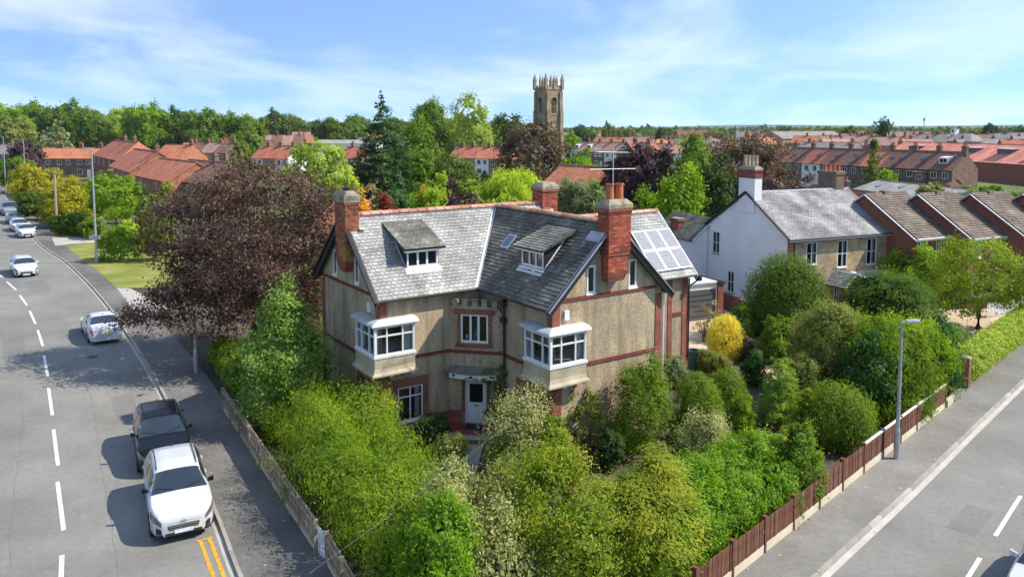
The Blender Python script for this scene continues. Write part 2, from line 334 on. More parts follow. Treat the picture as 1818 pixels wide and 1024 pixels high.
    M['tile_t'] = m_rnd('concrete_tile', [(0.0,(0.13,0.10,0.08)), (0.5,(0.195,0.155,0.122)), (0.92,(0.25,0.205,0.165)), (1.0,(0.34,0.30,0.25))], 0.9, 1.0, 0.28, 25, 0.2)
    M['redsheet'] = m_roof_tile('red_sheet_roof', [(0.25,(0.60,0.20,0.135)), (0.5,(0.66,0.25,0.175)), (0.75,(0.70,0.30,0.22))], 1.0, 3.0, 0.03)
    M['corr'] = m_roof_tile('corrugated_sheet', [(0.25,(0.22,0.22,0.21)), (0.5,(0.30,0.30,0.28)), (0.75,(0.40,0.40,0.37))], 0.35, 2.0, 0.05)
    M['tower'] = m_mott('church_stone', [(0.3,(0.17,0.125,0.075)), (0.5,(0.29,0.22,0.14)), (0.7,(0.40,0.32,0.21))], 0.25, 1.8, 0.95, 0.35, 0.5, 0.1)
    M['louvre'] = m_plain('louvre', (0.06,0.05,0.04), 0.9)
    M['gold'] = m_plain('clock_gilt', (0.42,0.31,0.14), 0.5)
    M['shed'] = m_plain('shed_green', (0.05,0.12,0.10), 0.8)
    M['plasticgreen'] = m_plain('green_plastic', (0.035,0.115,0.085), 0.45)
    M['plasticblue'] = m_plain('blue_plastic', (0.02,0.16,0.50), 0.4)
    M['garage_door'] = m_plain('grey_garage_door', (0.10,0.105,0.115), 0.5)
    M['rubber'] = m_plain('tyre_rubber', (0.018,0.018,0.018), 0.85)
    M['rim'] = m_plain('alloy', (0.42,0.43,0.44), 0.3, 0.8)
    M['rim_d'] = m_plain('dark_alloy', (0.09,0.09,0.095), 0.35, 0.7)
    M['car_white'] = m_plain('white_car_paint', (0.56,0.57,0.58), 0.35, var=0.02, coat=0.8)
    M['car_black'] = m_plain('black_car_paint', (0.005,0.006,0.008), 0.22, var=0.1, spec=0.22, coat=0.12)
    M['car_silver'] = m_plain('silver_car_paint', (0.33,0.35,0.37), 0.35, 0.5, 0.05, coat=0.8)
    M['car_grey'] = m_plain('grey_car_paint', (0.10,0.115,0.13), 0.35, 0.3, 0.05, coat=0.8)
    M['car_glass'] = m_plain('car_glass', (0.018,0.024,0.026), 0.03, var=0.1, spec=0.9, coat=0.5)
    M['car_trim'] = m_plain('car_trim', (0.022,0.022,0.024), 0.55)
    M['lamp_clear'] = m_plain('headlamp', (0.16,0.17,0.19), 0.12, 0.3, 0.6, 22, 0.8)
    M['lamp_red'] = m_plain('rear_lamp', (0.42,0.015,0.02), 0.2, var=0.2)
    M['plate_w'] = m_plain('front_plate', (0.72,0.72,0.72), 0.5, var=0.25, scale=9); M['plate_y'] = m_plain('rear_plate', (0.62,0.45,0.22), 0.5, var=0.25, scale=9)
    M['chrome'] = m_plain('chrome', (0.7,0.7,0.72), 0.15, 0.95)
def solar_mat():
    t = NT('solar_cells'); uv = t.new('ShaderNodeTexCoord').outputs['UV']
    b = t.new('ShaderNodeTexBrick'); t.ln(uv, b.inputs['Vector']); b.inputs['Scale'].default_value = 1; b.offset = 0
    b.inputs['Brick Width'].default_value = 0.156; b.inputs['Row Height'].default_value = 0.156; b.inputs['Mortar Size'].default_value = 0.012
    b.inputs['Color1'].default_value = (0.19,0.20,0.23,1); b.inputs['Color2'].default_value = (0.25,0.26,0.285,1); b.inputs['Mortar'].default_value = (0.37,0.375,0.385,1)
    t.col(b.outputs['Color']); return t.set(0.6, 0.0, 0.15)
def asphalt(name, a, b, patch=0.3):
    t = NT(name); n1 = t.noise(0.35, 6, 0.65); n2 = t.noise(55, 2, 0.8); n3 = t.noise(0.09, 3)
    c = t.ramp(n1, [(0.3, a), (0.7, b)]); c = t.mix(patch, c, t.ramp(n3, [(0.42, (0.75,)*3), (0.58, (1.2,)*3)]), 'MULTIPLY')
    c = t.mix(1.0, c, t.ramp(t.noise(5.5, 4, 0.75), [(0.3, (0.86,)*3), (0.7, (1.12,)*3)]), 'MULTIPLY')
    c = t.mix(0.5, c, t.ramp(n2, [(0.35, (0.6,)*3), (0.65, (1.4,)*3)]), 'MULTIPLY'); t.col(c); t.bump(n2, 0.35, 0.006); return t.set(0.92, 0, 0.25)
def m_worn(name, c):
    t = NT(name); n = t.noise(9, 5, 0.75); t.col(t.ramp(n, [(0.34, tuple(x*0.35 for x in c)), (0.50, tuple(x*.9 for x in c)), (0.7, tuple(min(1, x*1.05) for x in c))])); return t.set(0.8, 0, 0.3)
mats()
# ------------------------------------------------------------------ the setting: land, roads, pavements, kerbs, markings
def resample(pts, step):
    P = [np.array(p[:2], float) for p in pts]; dense = []
    for i in range(len(P)-1):
        p0, p1, p2, p3 = P[max(i-1,0)], P[i], P[i+1], P[min(i+2,len(P)-1)]
        for k in range(24):
            t = k/24; dense.append(0.5*((2*p1)+(-p0+p2)*t+(2*p0-5*p1+4*p2-p3)*t*t+(-p0+3*p1-3*p2+p3)*t**3))
    dense.append(P[-1]); D = np.array(dense); s = np.concatenate([[0], np.cumsum(np.linalg.norm(np.diff(D, axis=0), axis=1))])
    q = np.arange(0, s[-1], step); return np.stack([np.interp(q, s, D[:,0]), np.interp(q, s, D[:,1])], 1)
def offset(pl, d):       # d > 0: to the left of travel
    t = np.gradient(pl, axis=0); t /= np.linalg.norm(t, axis=1)[:,None]; return pl + np.stack([-t[:,1], t[:,0]], 1)*d
def strip(name, a, b, z, mat, parent=None, kind='structure', lip=0.0):
    mb = MB()
    for i in range(len(a)-1):
        mb.face([(*a[i],z), (*a[i+1],z), (*b[i+1],z), (*b[i],z)])
        if lip:
            mb.face([(*a[i],z-lip), (*a[i+1],z-lip), (*a[i+1],z), (*a[i],z)])
    o = mb.build(name, mat, parent)
    if not parent: tag(o, kind=kind)
    return o
def sheet(name, pts, z, mat, kind='structure', parent=None):
    mb = MB(); mb.face([(p[0], p[1], z) for p in pts]); o = mb.build(name, mat, parent)
    if kind and not parent: tag(o, kind=kind)
    return o
rng = random.Random(7)
sheet('land', [(-6000,-200),(6000,-200),(6000,9000),(-6000,9000)], -0.06, M['land'])
KL = [(-3.2,13.3),(-5.2,16.6),(-7.82,20.98),(-9.51,23.97),(-12.8,29.5),(-16.2,35.22),(-19.92,41.06),(-24.6,48.1),(-28.79,54.3),(-34.75,62.62),(-41.93,72.12),(-52,84.5),(-66,104.5),(-79,123),(-92,141),(-125,186)]
kl = resample(KL, 0.915)
KR = [(2.2,14.3),(8.62,20.76),(13.7,25.77),(19.5,31.65),(25.27,37.44),(36,48.2),(60,72)]
kr = resample(KR, 0.915)
def road(name, k, width, side):
    strip(name, k if side > 0 else offset(k, -width), offset(k, width) if side > 0 else k, 0.0, M['asphalt'])
road('left_road', kl, 8.4, 1); road('right_road', kr, 5.7, -1)
sheet('garden_ground', [tuple(p) for p in offset(kl,-2.2)[:110:4]][::-1] + [(3.3,17.4),(21,35.1),(45,59.1),(70,100),(-20,112)], 0.05, M['soil'])
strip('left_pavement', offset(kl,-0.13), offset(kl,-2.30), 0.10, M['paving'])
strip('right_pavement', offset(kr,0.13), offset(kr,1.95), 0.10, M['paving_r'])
# far side pavements
strip('far_left_pavement', offset(kl,8.4), offset(kl,10.6), 0.10, M['paving'], lip=0.1)
strip('far_right_pavement', offset(kr,-5.7), offset(kr,-7.8), 0.10, M['paving'], lip=0.1)
def kerb_run(name, k, side, n):
    root = bpy.data.objects.new(name, None); COL.objects.link(root); tag(root, kind='structure')
    variants = []
    for j in range(6):
        mb = MB(); mb.cur = rng.random(); h = 0.105 + rng.uniform(-.006,.006); L = 0.905 - rng.uniform(0,.012); w = 0.13
        mb.hexa([(0,0,-.05),(L,0,-.05),(L,w,-.05),(0,w,-.05),(0,0.015,h),(L,0.015,h),(L,w,h),(0,w,h)]); variants.append(mb.mesh('kerb_stone', M['kerb']))
    for i in range(min(n, len(k)-1)):
        o = link('kerb_stone', variants[rng.randrange(6)], root); d = k[i+1]-k[i]; ang = math.atan2(d[1], d[0])
        if side < 0: o.location = (*k[i+1], 0); o.rotation_euler = (0,0,ang+math.pi)
        else: o.location = (*k[i], 0); o.rotation_euler = (0,0,ang)
kerb_run('left_kerb', kl, -1, 150); kerb_run('right_kerb', kr, 1, 60)
strip('road_channel', offset(kr,-0.2), offset(kr,0.0), 0.006, M['channel'])
strip('left_channel', offset(kl,0.0), offset(kl,0.16), 0.005, M['concrete'])
# painted markings
def dash(p, q, w, mat, name='road_marking', z=0.008):
    p = np.array(p[:2]); q = np.array(q[:2]); d = (q-p)/np.linalg.norm(q-p); n = np.array([-d[1], d[0]])*w/2
    o = sheet(name, [p-n, q-n, q+n, p+n], z, mat); return o
for a, b in [((107,1060),(110,985)),((113,941),(102,855)),((103,826),(95,762)),((93,737),(86,688)),((85,668),(78,631)),((76,614),(67,586)),((63,575),(53,552)),((48,542),(35,524)),((29,515),(12,500)),((5,492),(-14,479))]:
    dash(G(*a), G(*b), 0.13, M['paint'])
for a, b in [((1812,880),(1767,951)),((1740,990),(1715,1030)),((1900,760),(1855,820))]: dash(G(*a), G(*b), 0.12, M['paint'])
y0, y1 = G(364,958), G(398,1050); dv = (y1-y0)/np.linalg.norm(y1-y0); nv = np.array([-dv[1], dv[0], 0])
for s in (-0.13, 0.13): dash(y0+nv*s, y0+dv*6+nv*s, 0.11, M['ypaint'], 'yellow_line')
dash(y0-nv*0.24-dv*.04, y0+nv*0.24-dv*.04, 0.10, M['ypaint'], 'yellow_line', 0.011)
# repaired patches, manhole lids
def patch(name, pts, mat, z): return sheet(name, [G(*p, 0.1)[:2] for p in pts], z, mat)
patch('pavement_patch', [(207,511),(232,512),(300,548),(250,566)], M['concrete'], 0.104)
patch('drive_apron', [(98,436),(172,430),(150,421),(92,422)], M['concrete'], 0.105)
sheet('driveway', [G(150,430,.1)[:2], G(176,430,.1)[:2], G(260,420,.1)[:2], G(250,414,.1)[:2], G(150,421,.1)[:2]], 0.108, M['gravel'])
sheet('verge_lawn', [G(*p,.1)[:2] for p in [(206,511),(175,482),(142,460),(116,436),(190,428),(330,440),(330,512)]], 0.112, M['lawn'])
sheet('front_lawn', [G(*p,.1)[:2] for p in [(98,421),(88,413),(150,409),(180,420)]], 0.112, M['lawn'])
sheet('gravel_drive', [G(*p,.05)[:2] for p in [(1205,560),(1330,505),(1345,570),(1290,640),(1225,655)]], 0.056, M['gravel'])
sheet('gravel_path', [G(*p,.05)[:2] for p in [(1330,648),(1390,648),(1420,676),(1350,680)]], 0.056, M['gravel'])
sheet('neighbour_drive', [G(*p,.05)[:2] for p in [(1600,540),(1740,520),(1818,540),(1800,588),(1700,612),(1620,600)]], 0.056, M['gravel'])
# gully grates and utility covers
for p in [(330,798)]:
    g = G(*p); mb = MB(); mb.box((-.25,-.2,0),(.25,.2,.012)); o = mb.build('drain_cover', M['iron']); o.location = (g[0]+.1,g[1],.0); o.rotation_euler=(0,0,2.1); tag(o, 'iron drain grating in the road gutter beside the black car', 'drain cover')
# sealed seams, tarmac patches and manhole lids
M['tar'] = m_plain('tar_seam', (0.15,0.146,0.132), 0.8, var=0.3); M['patch'] = asphalt('patched_tarmac', (0.15,0.146,0.13), (0.205,0.199,0.178))
def seam(pl, off, i0, i1, w, sd):
    r5 = random.Random(sd); L5 = offset(pl, off); mb = MB(); q = [L5[i]+np.array([r5.uniform(-.05,.05), r5.uniform(-.05,.05)]) for i in range(i0, i1)]
    for a, b in zip(q[:-1], q[1:]):
        d = (b-a)/np.linalg.norm(b-a); n = np.array([-d[1], d[0]])*w*r5.uniform(.6,1.3); mb.face([(*(a-n),.004),(*(b-n),.004),(*(b+n),.004),(*(a+n),.004)])
    o = mb.build('road_seam', M['tar']); tag(o, kind='structure')
seam(kl, 2.9, 4, 70, .008, 1); seam(kl, 5.6, 6, 60, .006, 2); seam(kr, -4.3, 3, 40, .006, 4); seam(kl, -1.1, 6, 40, .012, 5); seam(kr, .95, 5, 36, .010, 6)
def rpatch(pl, i, off, L5, w):
    a = offset(pl, off)[i]; d = pl[i+1]-pl[i]; d = d/np.linalg.norm(d); n = np.array([-d[1], d[0]]); o = sheet('tarmac_patch', [a, a+d*L5, a+d*L5+n*w, a+n*w], .0035, M['patch'])
rpatch(kl, 26, 1.2, 3.2, .9); rpatch(kl, 41, 5.2, 4.5, 1.1); rpatch(kr, 16, -2.4, 2.2, .8); rpatch(kl, 62, 2.6, 5, 1.4)
def lid(pl, i, off, z, label):
    a = offset(pl, off)[i]; mb = MB(); mb.lathe([(0,0),(.3,0),(.3,.008),(.26,.010),(0,.010)], 16); o = mb.build('manhole_cover', M['iron']); o.location = (*a, z); tag(o, label, 'manhole cover')
lid(kl, 38, 2.2, .002, 'round iron manhole cover on the left road near the white saloon'); lid(kr, 19, -3.4, .002, 'round iron manhole cover on the right road')
# fallen leaves on the pavements
lm = m_plain('fallen_leaf', (0.46,0.36,0.22), 0.9, var=0.4)
mb = MB()
for k in range(260):
    i = rng.randrange(4, 55); side = rng.random() < 0.6; base = (kr if side else kl)[i]; nn = offset(kr if side else kl, rng.uniform(0.2,1.8) if side else -rng.uniform(.3,2.2))[i]
    a = rng.uniform(0,6.28); s = rng.uniform(.02,.05); c, d = math.cos(a)*s, math.sin(a)*s; x = nn[0]+rng.uniform(-.5,.5); y = nn[1]+rng.uniform(-.5,.5)
    mb.face([(x+c,y+d,.108),(x-d,y+c,.108),(x-c,y-d,.112),(x+d,y-c,.11)])
tag(mb.build('leaf_litter', lm), 'small pale fallen leaves scattered on the pavements', 'leaves', kind='stuff')
# ------------------------------------------------------------------ building helpers
def wall(mb, M4, xs, top, openings=(), reveal=0.12, z0=0.0):
    """vertical sheet in frame M4 (x along, y out, z up); top(x) gives its height; openings (x0,z0,x1,z1) are cut with reveals"""
    X = sorted(set(list(xs) + [o[0] for o in openings] + [o[2] for o in openings]))
    for a, b in zip(X[:-1], X[1:]):
        mid = (a+b)/2; ops = sorted([o for o in openings if o[0] <= mid <= o[2]], key=lambda o: o[1]); z = z0
        for o in ops:
            if o[1] > z: mb.face([(a,0,o[1]),(b,0,o[1]),(b,0,z),(a,0,z)], M4)
            z = o[3]
        mb.face([(a,0,top(a)),(b,0,top(b)),(b,0,z),(a,0,z)], M4)
    d = -reveal
    for x0, a, x1, b in openings:
        mb.face([(x0,0,a),(x0,d,a),(x0,d,b),(x0,0,b)][::-1], M4); mb.face([(x1,0,a),(x1,d,a),(x1,d,b),(x1,0,b)], M4)
        mb.face([(x0,0,b),(x0,d,b),(x1,d,b),(x1,0,b)][::-1], M4); mb.face([(x0,0,a),(x0,d,a),(x1,d,a),(x1,0,a)], M4)
def window(parent, M4, x0, z0, x1, z1, cols=(1,), rows=(1,), fw=0.06, bar=0.05, y=-0.07, th=0.07, glass=None, sill=True, curtain=False, frame_mat=None, sillw=0.06, room=False, name='window'):
    w, h = x1-x0, z1-z0; fb = MB()
    fb.box((x0,y,z0),(x1,y+th,z0+fw),M4); fb.box((x0,y,z1-fw),(x1,y+th,z1),M4); fb.box((x0,y,z0+fw),(x0+fw,y+th,z1-fw),M4); fb.box((x1-fw,y,z0+fw),(x1,y+th,z1-fw),M4)
    iw, ih = w-2*fw, h-2*fw; cx = np.cumsum([0]+list(cols))/sum(cols)*iw + x0+fw; rz = np.cumsum([0]+list(rows))/sum(rows)*ih + z0+fw
    for c in cx[1:-1]: fb.box((c-bar/2,y+.004,z0+fw),(c+bar/2,y+th-.006,z1-fw),M4)
    for r_ in rz[1:-1]: fb.box((x0+fw,y+.006,r_-bar/2),(x1-fw,y+th-.009,r_+bar/2),M4)
    wo = fb.build(name, frame_mat or M['white'], parent)
    for i in range(len(cx)-1):
        for j in range(len(rz)-1):
            pb = MB(); pb.face([(cx[i],y+.02,rz[j+1]),(cx[i+1],y+.02,rz[j+1]),(cx[i+1],y+.02,rz[j]),(cx[i],y+.02,rz[j])], M4); pb.build('pane', glass or M['dark_glass'], wo)
    if sill:
        sb = MB(); sb.box((x0-.04,y+.01,z0-.07),(x1+.04,sillw,z0-.002),M4); sb.build('sill', M['white'] if sill is True else sill, wo)
    if curtain:
        for s in curtain:
            cb = MB(); a, b = (x0+fw, x0+fw+iw*.22) if s == 'l' else (x1-fw-iw*.22, x1-fw); n = 8
            for k in range(n):
                u0, u1 = a+(b-a)*k/n, a+(b-a)*(k+1)/n; d0, d1 = -.12-.04*(k%2), -.12-.04*((k+1)%2)
                cb.face([(u0,y+d0,z0+.02),(u1,y+d1,z0+.02),(u1,y+d1,z1-.02),(u0,y+d0,z1-.02)], M4)
            cb.build('curtain', M['curtain'], wo)
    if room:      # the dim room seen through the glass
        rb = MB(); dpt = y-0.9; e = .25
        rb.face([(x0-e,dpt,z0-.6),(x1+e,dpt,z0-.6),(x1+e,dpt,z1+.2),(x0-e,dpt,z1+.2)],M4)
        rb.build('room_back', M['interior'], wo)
    return wo
def slope_frame(poly):
    """poly: eave-left, eave-right, ... (counter-clockwise seen from outside) -> origin, u (level), v (up the slope), n"""
    P = [Vector(p) for p in poly]; n = (P[1]-P[0]).cross(P[2]-P[0]).normalized()
    u = Vector((0,0,1)).cross(n)
    if u.length < 1e-4: u = Vector((1,0,0))
    u.normalize(); v = n.cross(u).normalized(); return P, u, v, n
def slates(name, poly, parent, mat, w=0.23, ex=0.175, thick=0.017, rnd=None, kind='stuff', deck=True, lift=0.02, streak=0.3):
    P, u, v, n = slope_frame(poly); O = P[0]; q = [((p-O).dot(u), (p-O).dot(v)) for p in P]
    r_ = rnd or random.Random(3); mb = MB(); vmax = max(y for x, y in q); vmin = min(y for x, y in q); row = 0; y = vmin
    ph = [r_.uniform(0,6.28) for _ in range(4)]
    while y < vmax-0.02:
        ye = min(y+ex, vmax); ym = (y+ye)/2; xs = []
        for i in range(len(q)):
            (ax, ay), (bx, by) = q[i], q[(i+1)%len(q)]
            if (ay-ym)*(by-ym) < 0: xs.append(ax+(bx-ax)*(ym-ay)/(by-ay))
        if len(xs) >= 2:
            lo, hi = min(xs), max(xs); x = lo - (w/2 if row % 2 else 0)
            while x < hi:
                a, b = max(lo, x+.009), min(hi, x+w-.009)
                if b-a > 0.02:
                    t0 = lift+thick*(1.8+r_.uniform(-.35,.45)); t1 = lift; j = r_.uniform(-.006,.006)
                    st = .5 + streak*(math.sin(x*1.7+ph[0])+math.sin(x*3.9+y*.6+ph[1])+math.sin(y*2.1+x*.7+ph[2]))/3
                    mb.cur = min(1, max(0, r_.gauss(st, .16)))
                    p0 = O+u*a+v*(y-.02+j)+n*t0; p1 = O+u*b+v*(y-.02+j)+n*t0; p2 = O+u*b+v*(ye+.01)+n*t1; p3 = O+u*a+v*(ye+.01)+n*t1
                    mb.face([p0,p1,p2,p3]); mb.face([p0-n*(thick+.012),p1-n*(thick+.012),p1,p0]); mb.face([p1-n*.02,p2-n*.02,p2,p1])
                x += w
        y += ex; row += 1
    return mb.build(name, mat, parent, kind=kind)
def roof_deck(mb, poly, th=0.1):
    P, u, v, n = slope_frame(poly); k = len(P); B_ = [p-n*th for p in P]
    mb.face(P); mb.face(list(reversed(B_)))
    for i in range(k): mb.face([B_[i], B_[(i+1)%k], P[(i+1)%k], P[i]])
def ridge_mesh(L=0.45, w=0.13, r=0.5):
    mb = MB(); mb.cur = r; n = 6; prof = [(math.cos(math.pi*k/n)*w*1.15, math.sin(math.pi*k/n)*w*.85-.05) for k in range(n+1)]
    for (a,b),(c,d) in zip(prof[:-1],prof[1:]): mb.face([(0,a,b),(L,a,b),(L,c,d),(0,c,d)][::-1])
    mb.face([(0,a,b) for a,b in prof]); mb.face([(L,a,b) for a,b in reversed(prof)])
    for (a,b),(c,d) in zip(prof[:-1],prof[1:]):
        mb.face([(L-.05,a*1.13,b*1.13+.012),(L+.02,a*1.13,b*1.13+.012),(L+.02,c*1.13,d*1.13+.012),(L-.05,c*1.13,d*1.13+.012)][::-1])
    return mb
def ridge_run(p, q, parent, mat, L=0.45, w=0.165):
    p = Vector(p); q = Vector(q); d = (q-p); n = int(d.length/L); L2 = d.length/n; ang = math.atan2(d.y, d.x); tilt = -math.atan2(d.z, math.hypot(d.x,d.y))
    vs = [ridge_mesh(L2-.045, w, rng.random()).mesh('ridge_tile', mat) for _ in range(5)]
    for i in range(n):
        o = link('ridge_tile', vs[rng.randrange(5)], parent); o.location = p+d*i/n+Vector((0,0,rng.uniform(-.006,.006))); o.rotation_euler = (0,tilt,ang)
def brickwork(name, x0, y0, x1, y1, z0, z1, parent, mat_b, mat_m, bw=0.225, bh=0.075, M4=None, faces='nsew', r=None):
    """real bricks in courses round a rectangular stack, over a mortar core"""
    r_ = r or random.Random(5); core = MB(); core.box((x0+.012,y0+.012,z0),(x1-.012,y1-.012,z1),M4); co = core.build('mortar', mat_m, parent)
    mb = MB(); z = z0; row = 0
    while z < z1-.02:
        zt = min(z+bh-.009, z1); off = bw/2 if row%2 else 0
        for (ax,ay,bx,by) in ((x0,y0,x1,y0),(x1,y0,x1,y1),(x1,y1,x0,y1),(x0,y1,x0,y0)):
            L = math.hypot(bx-ax,by-ay); dx, dy = (bx-ax)/L, (by-ay)/L; nx, ny = dy, -dx; s = -off
            while s < L:
                a, b = max(0,s), min(L,s+bw-.009)
                if b-a > .02:
                    pr = r_.uniform(-.003,.003); mb.cur = r_.random()
                    A_ = (ax+dx*a+nx*pr, ay+dy*a+ny*pr); B_ = (ax+dx*b+nx*pr, ay+dy*b+ny*pr); i = -.02
                    mb.face([(*A_,z),(*B_,z),(*B_,zt),(*A_,zt)],M4)
                    mb.face([(*A_,zt),(*B_,zt),(B_[0]+nx*i,B_[1]+ny*i,zt),(A_[0]+nx*i,A_[1]+ny*i,zt)],M4)
                s += bw
        z += bh; row += 1
    return mb.build(name, mat_b, parent, kind='stuff')
M['bricks'] = m_rnd('chimney_bricks', [(0.0,(0.17,0.04,0.028)), (0.5,(0.34,0.075,0.04)), (0.85,(0.42,0.105,0.05)), (1.0,(0.46,0.16,0.09))], 0.9, 1.2, 0.3, 30)
M['bricks_l'] = m_rnd('lichen_bricks', [(0.0,(0.14,0.05,0.03)), (0.5,(0.28,0.085,0.045)), (0.85,(0.36,0.12,0.06)), (1.0,(0.40,0.18,0.09))], 0.9, 1.2, 0.3, 30, lichen=((0.40,0.24,0.05), 1.3, 0.52))
M['mortar'] = m_plain('mortar', (0.34,0.27,0.21), 0.95)
# ------------------------------------------------------------------ the corner house (local x: along the left wing, y: along the right wing's ridge)
def main_house():
    rr = random.Random(11)
    H = thing('corner_house', 'pebbledashed corner house with slate roof, two corner bay windows and brick chimneys', 'house', (-1.3687, 32.7756, 0), R(34))
    ZE, ZR = 5.8, 8.84; BR, AR = 3.1, 2.8; LA, LB = -4.67, -5.15; k1 = (ZR-ZE)/(BR+.3); k2 = (ZR-ZE)/(AR+.3); WL, WR = 6.2, 5.6
    uA, uB = (1,0,0), (0,1,0)
    FL = frame((LA,0,0), uB, (-1,0,0)); FF = frame((0,0,0), uA, (0,-1,0)); FRL = frame((0,0,0), uB, (-1,0,0)); FRG = frame((0,LB,0), uA, (0,-1,0))
    s2 = math.sqrt(.5); q = 1.5; FC = frame((-q/2,-q/2,0), (s2,-s2,0), (-s2,-s2,0)); hc = q*s2
    lt = lambda b: min(ZE+(b+.3)*k1, ZE+(WL+.3-b)*k1) - .07
    rt = lambda a: min(ZE+(a+.3)*k2, ZE+(WR+.3-a)*k2) - .07
    GFL = (-3.92,.62,-2.78,2.06); GFG = (1.0,.7,2.0,1.98); GFR = (-4.35,.8,-3.05,2.22)
    bayL, bayR = (LA,3.62,-3.42,4.72), (0,3.62,1.38,4.72)
    M['canopy_lead'] = m_mott('canopy_lead', [(0.3,(0.13,0.125,0.105)), (0.7,(0.22,0.205,0.17))], 2, 30, 0.7, 0.15)
    # walls
    w = MB(); wall(w, FL, [0,BR,WL], lt, [(1.95,6.08,2.38,7.2), (4.38,6.06,4.82,7.18), GFG, (0,3.62,1.42,4.72)]); w.build('gable_wall', M['pebble'], H)
    w = MB(); wall(w, FF, [LA,-q], lambda x: 6.0, [GFL, bayL]); w.build('front_wall', M['pebble'], H)
    w = MB(); wall(w, FRL, [LB,-q], lambda x: 6.0, [GFR, (LB,3.62,-3.85,4.72)]); w.build('front_wall', M['pebble'], H)
    w = MB(); wall(w, FRG, [0,AR,WR], rt, [(1.62,6.18,2.04,7.26), (3.77,6.17,4.2,7.3), bayR]); w.build('gable_wall', M['pebble'], H)
    w = MB(); CW = (-.58,3.62,.60,4.82); CD = (-.40,.16,.52,2.28)
    wall(w, FC, [-hc,hc], lambda x: 5.12, [CW, CD]); w.face([(-q,0,5.12),(0,-q,5.12),(0,0,5.12)])
    w.build('entrance_wall', M['pebble'], H)
    w = MB(); wall(w, FF, [-q,0], lambda x: 6.0, z0=5.1); wall(w, FRL, [-q,0], lambda x: 6.0, z0=5.1)
    wall(w, frame((WR,0,0), uB, (1,0,0)), [LB,0], lambda x: 6.0); wall(w, frame((0,WL,0), uA, (0,1,0)), [LA,WR], lambda x: 6.0); wall(w, frame((WR,0,0), uB, (1,0,0)), [0,BR,WL], lt)
    w.build('rear_wall', M['pebble'], H)
    # floors keep the rooms dark
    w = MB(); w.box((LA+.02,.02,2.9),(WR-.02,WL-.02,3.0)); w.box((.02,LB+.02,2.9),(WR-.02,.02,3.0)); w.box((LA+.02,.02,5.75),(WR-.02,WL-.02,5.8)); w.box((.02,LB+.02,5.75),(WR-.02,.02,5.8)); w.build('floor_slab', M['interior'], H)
    # roof
    g = .25
    LS = [(LA-g,-.3,ZE),(-.3,-.3,ZE),(AR,BR,ZR),(LA-g,BR,ZR)]
    LS2 = [(WR+.3,-.3,ZE),(WR+.3,BR,ZR),(AR,BR,ZR)]
    LR = [(WR+.3,WL+.3,ZE),(LA-g,WL+.3,ZE),(LA-g,BR,ZR),(WR+.3,BR,ZR)]
    RL = [(-.3,-.3,ZE),(-.3,LB-g,ZE),(AR,LB-g,ZR),(AR,BR,ZR)]
    RR = [(WR+.3,LB-g,ZE),(WR+.3,-.3,ZE),(AR,BR,ZR),(AR,LB-g,ZR)]
    E0 = 3.3; XE, XZ, XR, XB = 11.6, 5.3, 8.22, 1.3
    ES = [(E0,-1.5,XZ),(XE,-1.5,XZ),(XE,XB,XR),(E0,XB,XR)]; ER = [(XE,4.1,XZ),(E0,4.1,XZ),(E0,XB,XR),(XE,XB,XR)]
    d = MB()
    for p in (LS, LS2, LR, RL, RR, ES, ER): roof_deck(d, p)
    roof = d.build('roof', M['deck'], H)
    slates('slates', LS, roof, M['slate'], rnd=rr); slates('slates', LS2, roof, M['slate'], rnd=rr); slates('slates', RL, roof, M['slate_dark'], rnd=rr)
    slates('slates', RR, roof, M['slate'], rnd=rr); slates('slates', LR, roof, M['slate'], rnd=rr); slates('slates', ES, roof, M['slate'], rnd=rr); slates('slates', ER, roof, M['slate'], rnd=rr)
    ridge_run((LA-g,BR,ZR+.03),(WR+.3,BR,ZR+.03), roof, M['ridge']); ridge_run((AR,LB-g,ZR+.04),(AR,BR-.25,ZR+.04), roof, M['ridge']); ridge_run((AR+1.0,XB,XR+.03),(XE,XB,XR+.03), roof, M['ridge'])
    # valley gutter of pale lead
    v = MB(); a, b = Vector((-.33,-.33,ZE+.015)), Vector((AR,BR,ZR+.02)); n1 = Vector((-.7,.6,0)).normalized()
    o1 = Vector((-.11,0,.055)); o2 = Vector((0,-.11,.06))
    v.face([a+o1, a+Vector((0,0,.02)), b+Vector((0,0,.02)), b+o1]); v.face([a+Vector((0,0,.02)), a+o2, b+o2, b+Vector((0,0,.02))])
    v.build('valley_gutter', M['lead_w'], roof)
    # bargeboards and gutters
    def rake(p, q_, n, name='bargeboard', drop=.16, mat='black'):
        p = Vector(p); q_ = Vector(q_); up = (q_-p).cross(Vector(n)).cross(q_-p) ; m_ = MB(); off = Vector((0,0,-drop*.5)); m_.bar(p+off, q_+off, .05, drop+.1, up=Vector(n).cross(q_-p)); m_.build(name, M[mat], H)
        c = MB(); c.bar(p+Vector((0,0,.055)), q_+Vector((0,0,.055)), .2, .03, up=Vector(n).cross(q_-p)); c.build('verge_strip', M['black'] if n[0] and mat == 'black' else M['lead'], H)
    ga = LA-g
    rake((ga-.02,-.42,ZE-.1),(ga-.02,BR,ZR),(1,0,0)); rake((ga-.02,WL+.42,ZE-.1),(ga-.02,BR,ZR),(1,0,0))
    gb = LB-g
    rake((-.42,gb-.02,ZE-.1),(AR,gb-.02,ZR),(0,1,0)); rake((WR+.42,gb-.02,ZE-.1),(AR,gb-.02,ZR),(0,1,0))
    rake((XE+.02,-1.6,XZ-.1),(XE+.02,XB,XR),(1,0,0), mat='lead')
    def gutter(p, q_): m_ = MB(); m_.tube([p,q_], .055, 6); m_.build('gutter', M['iron'], H)
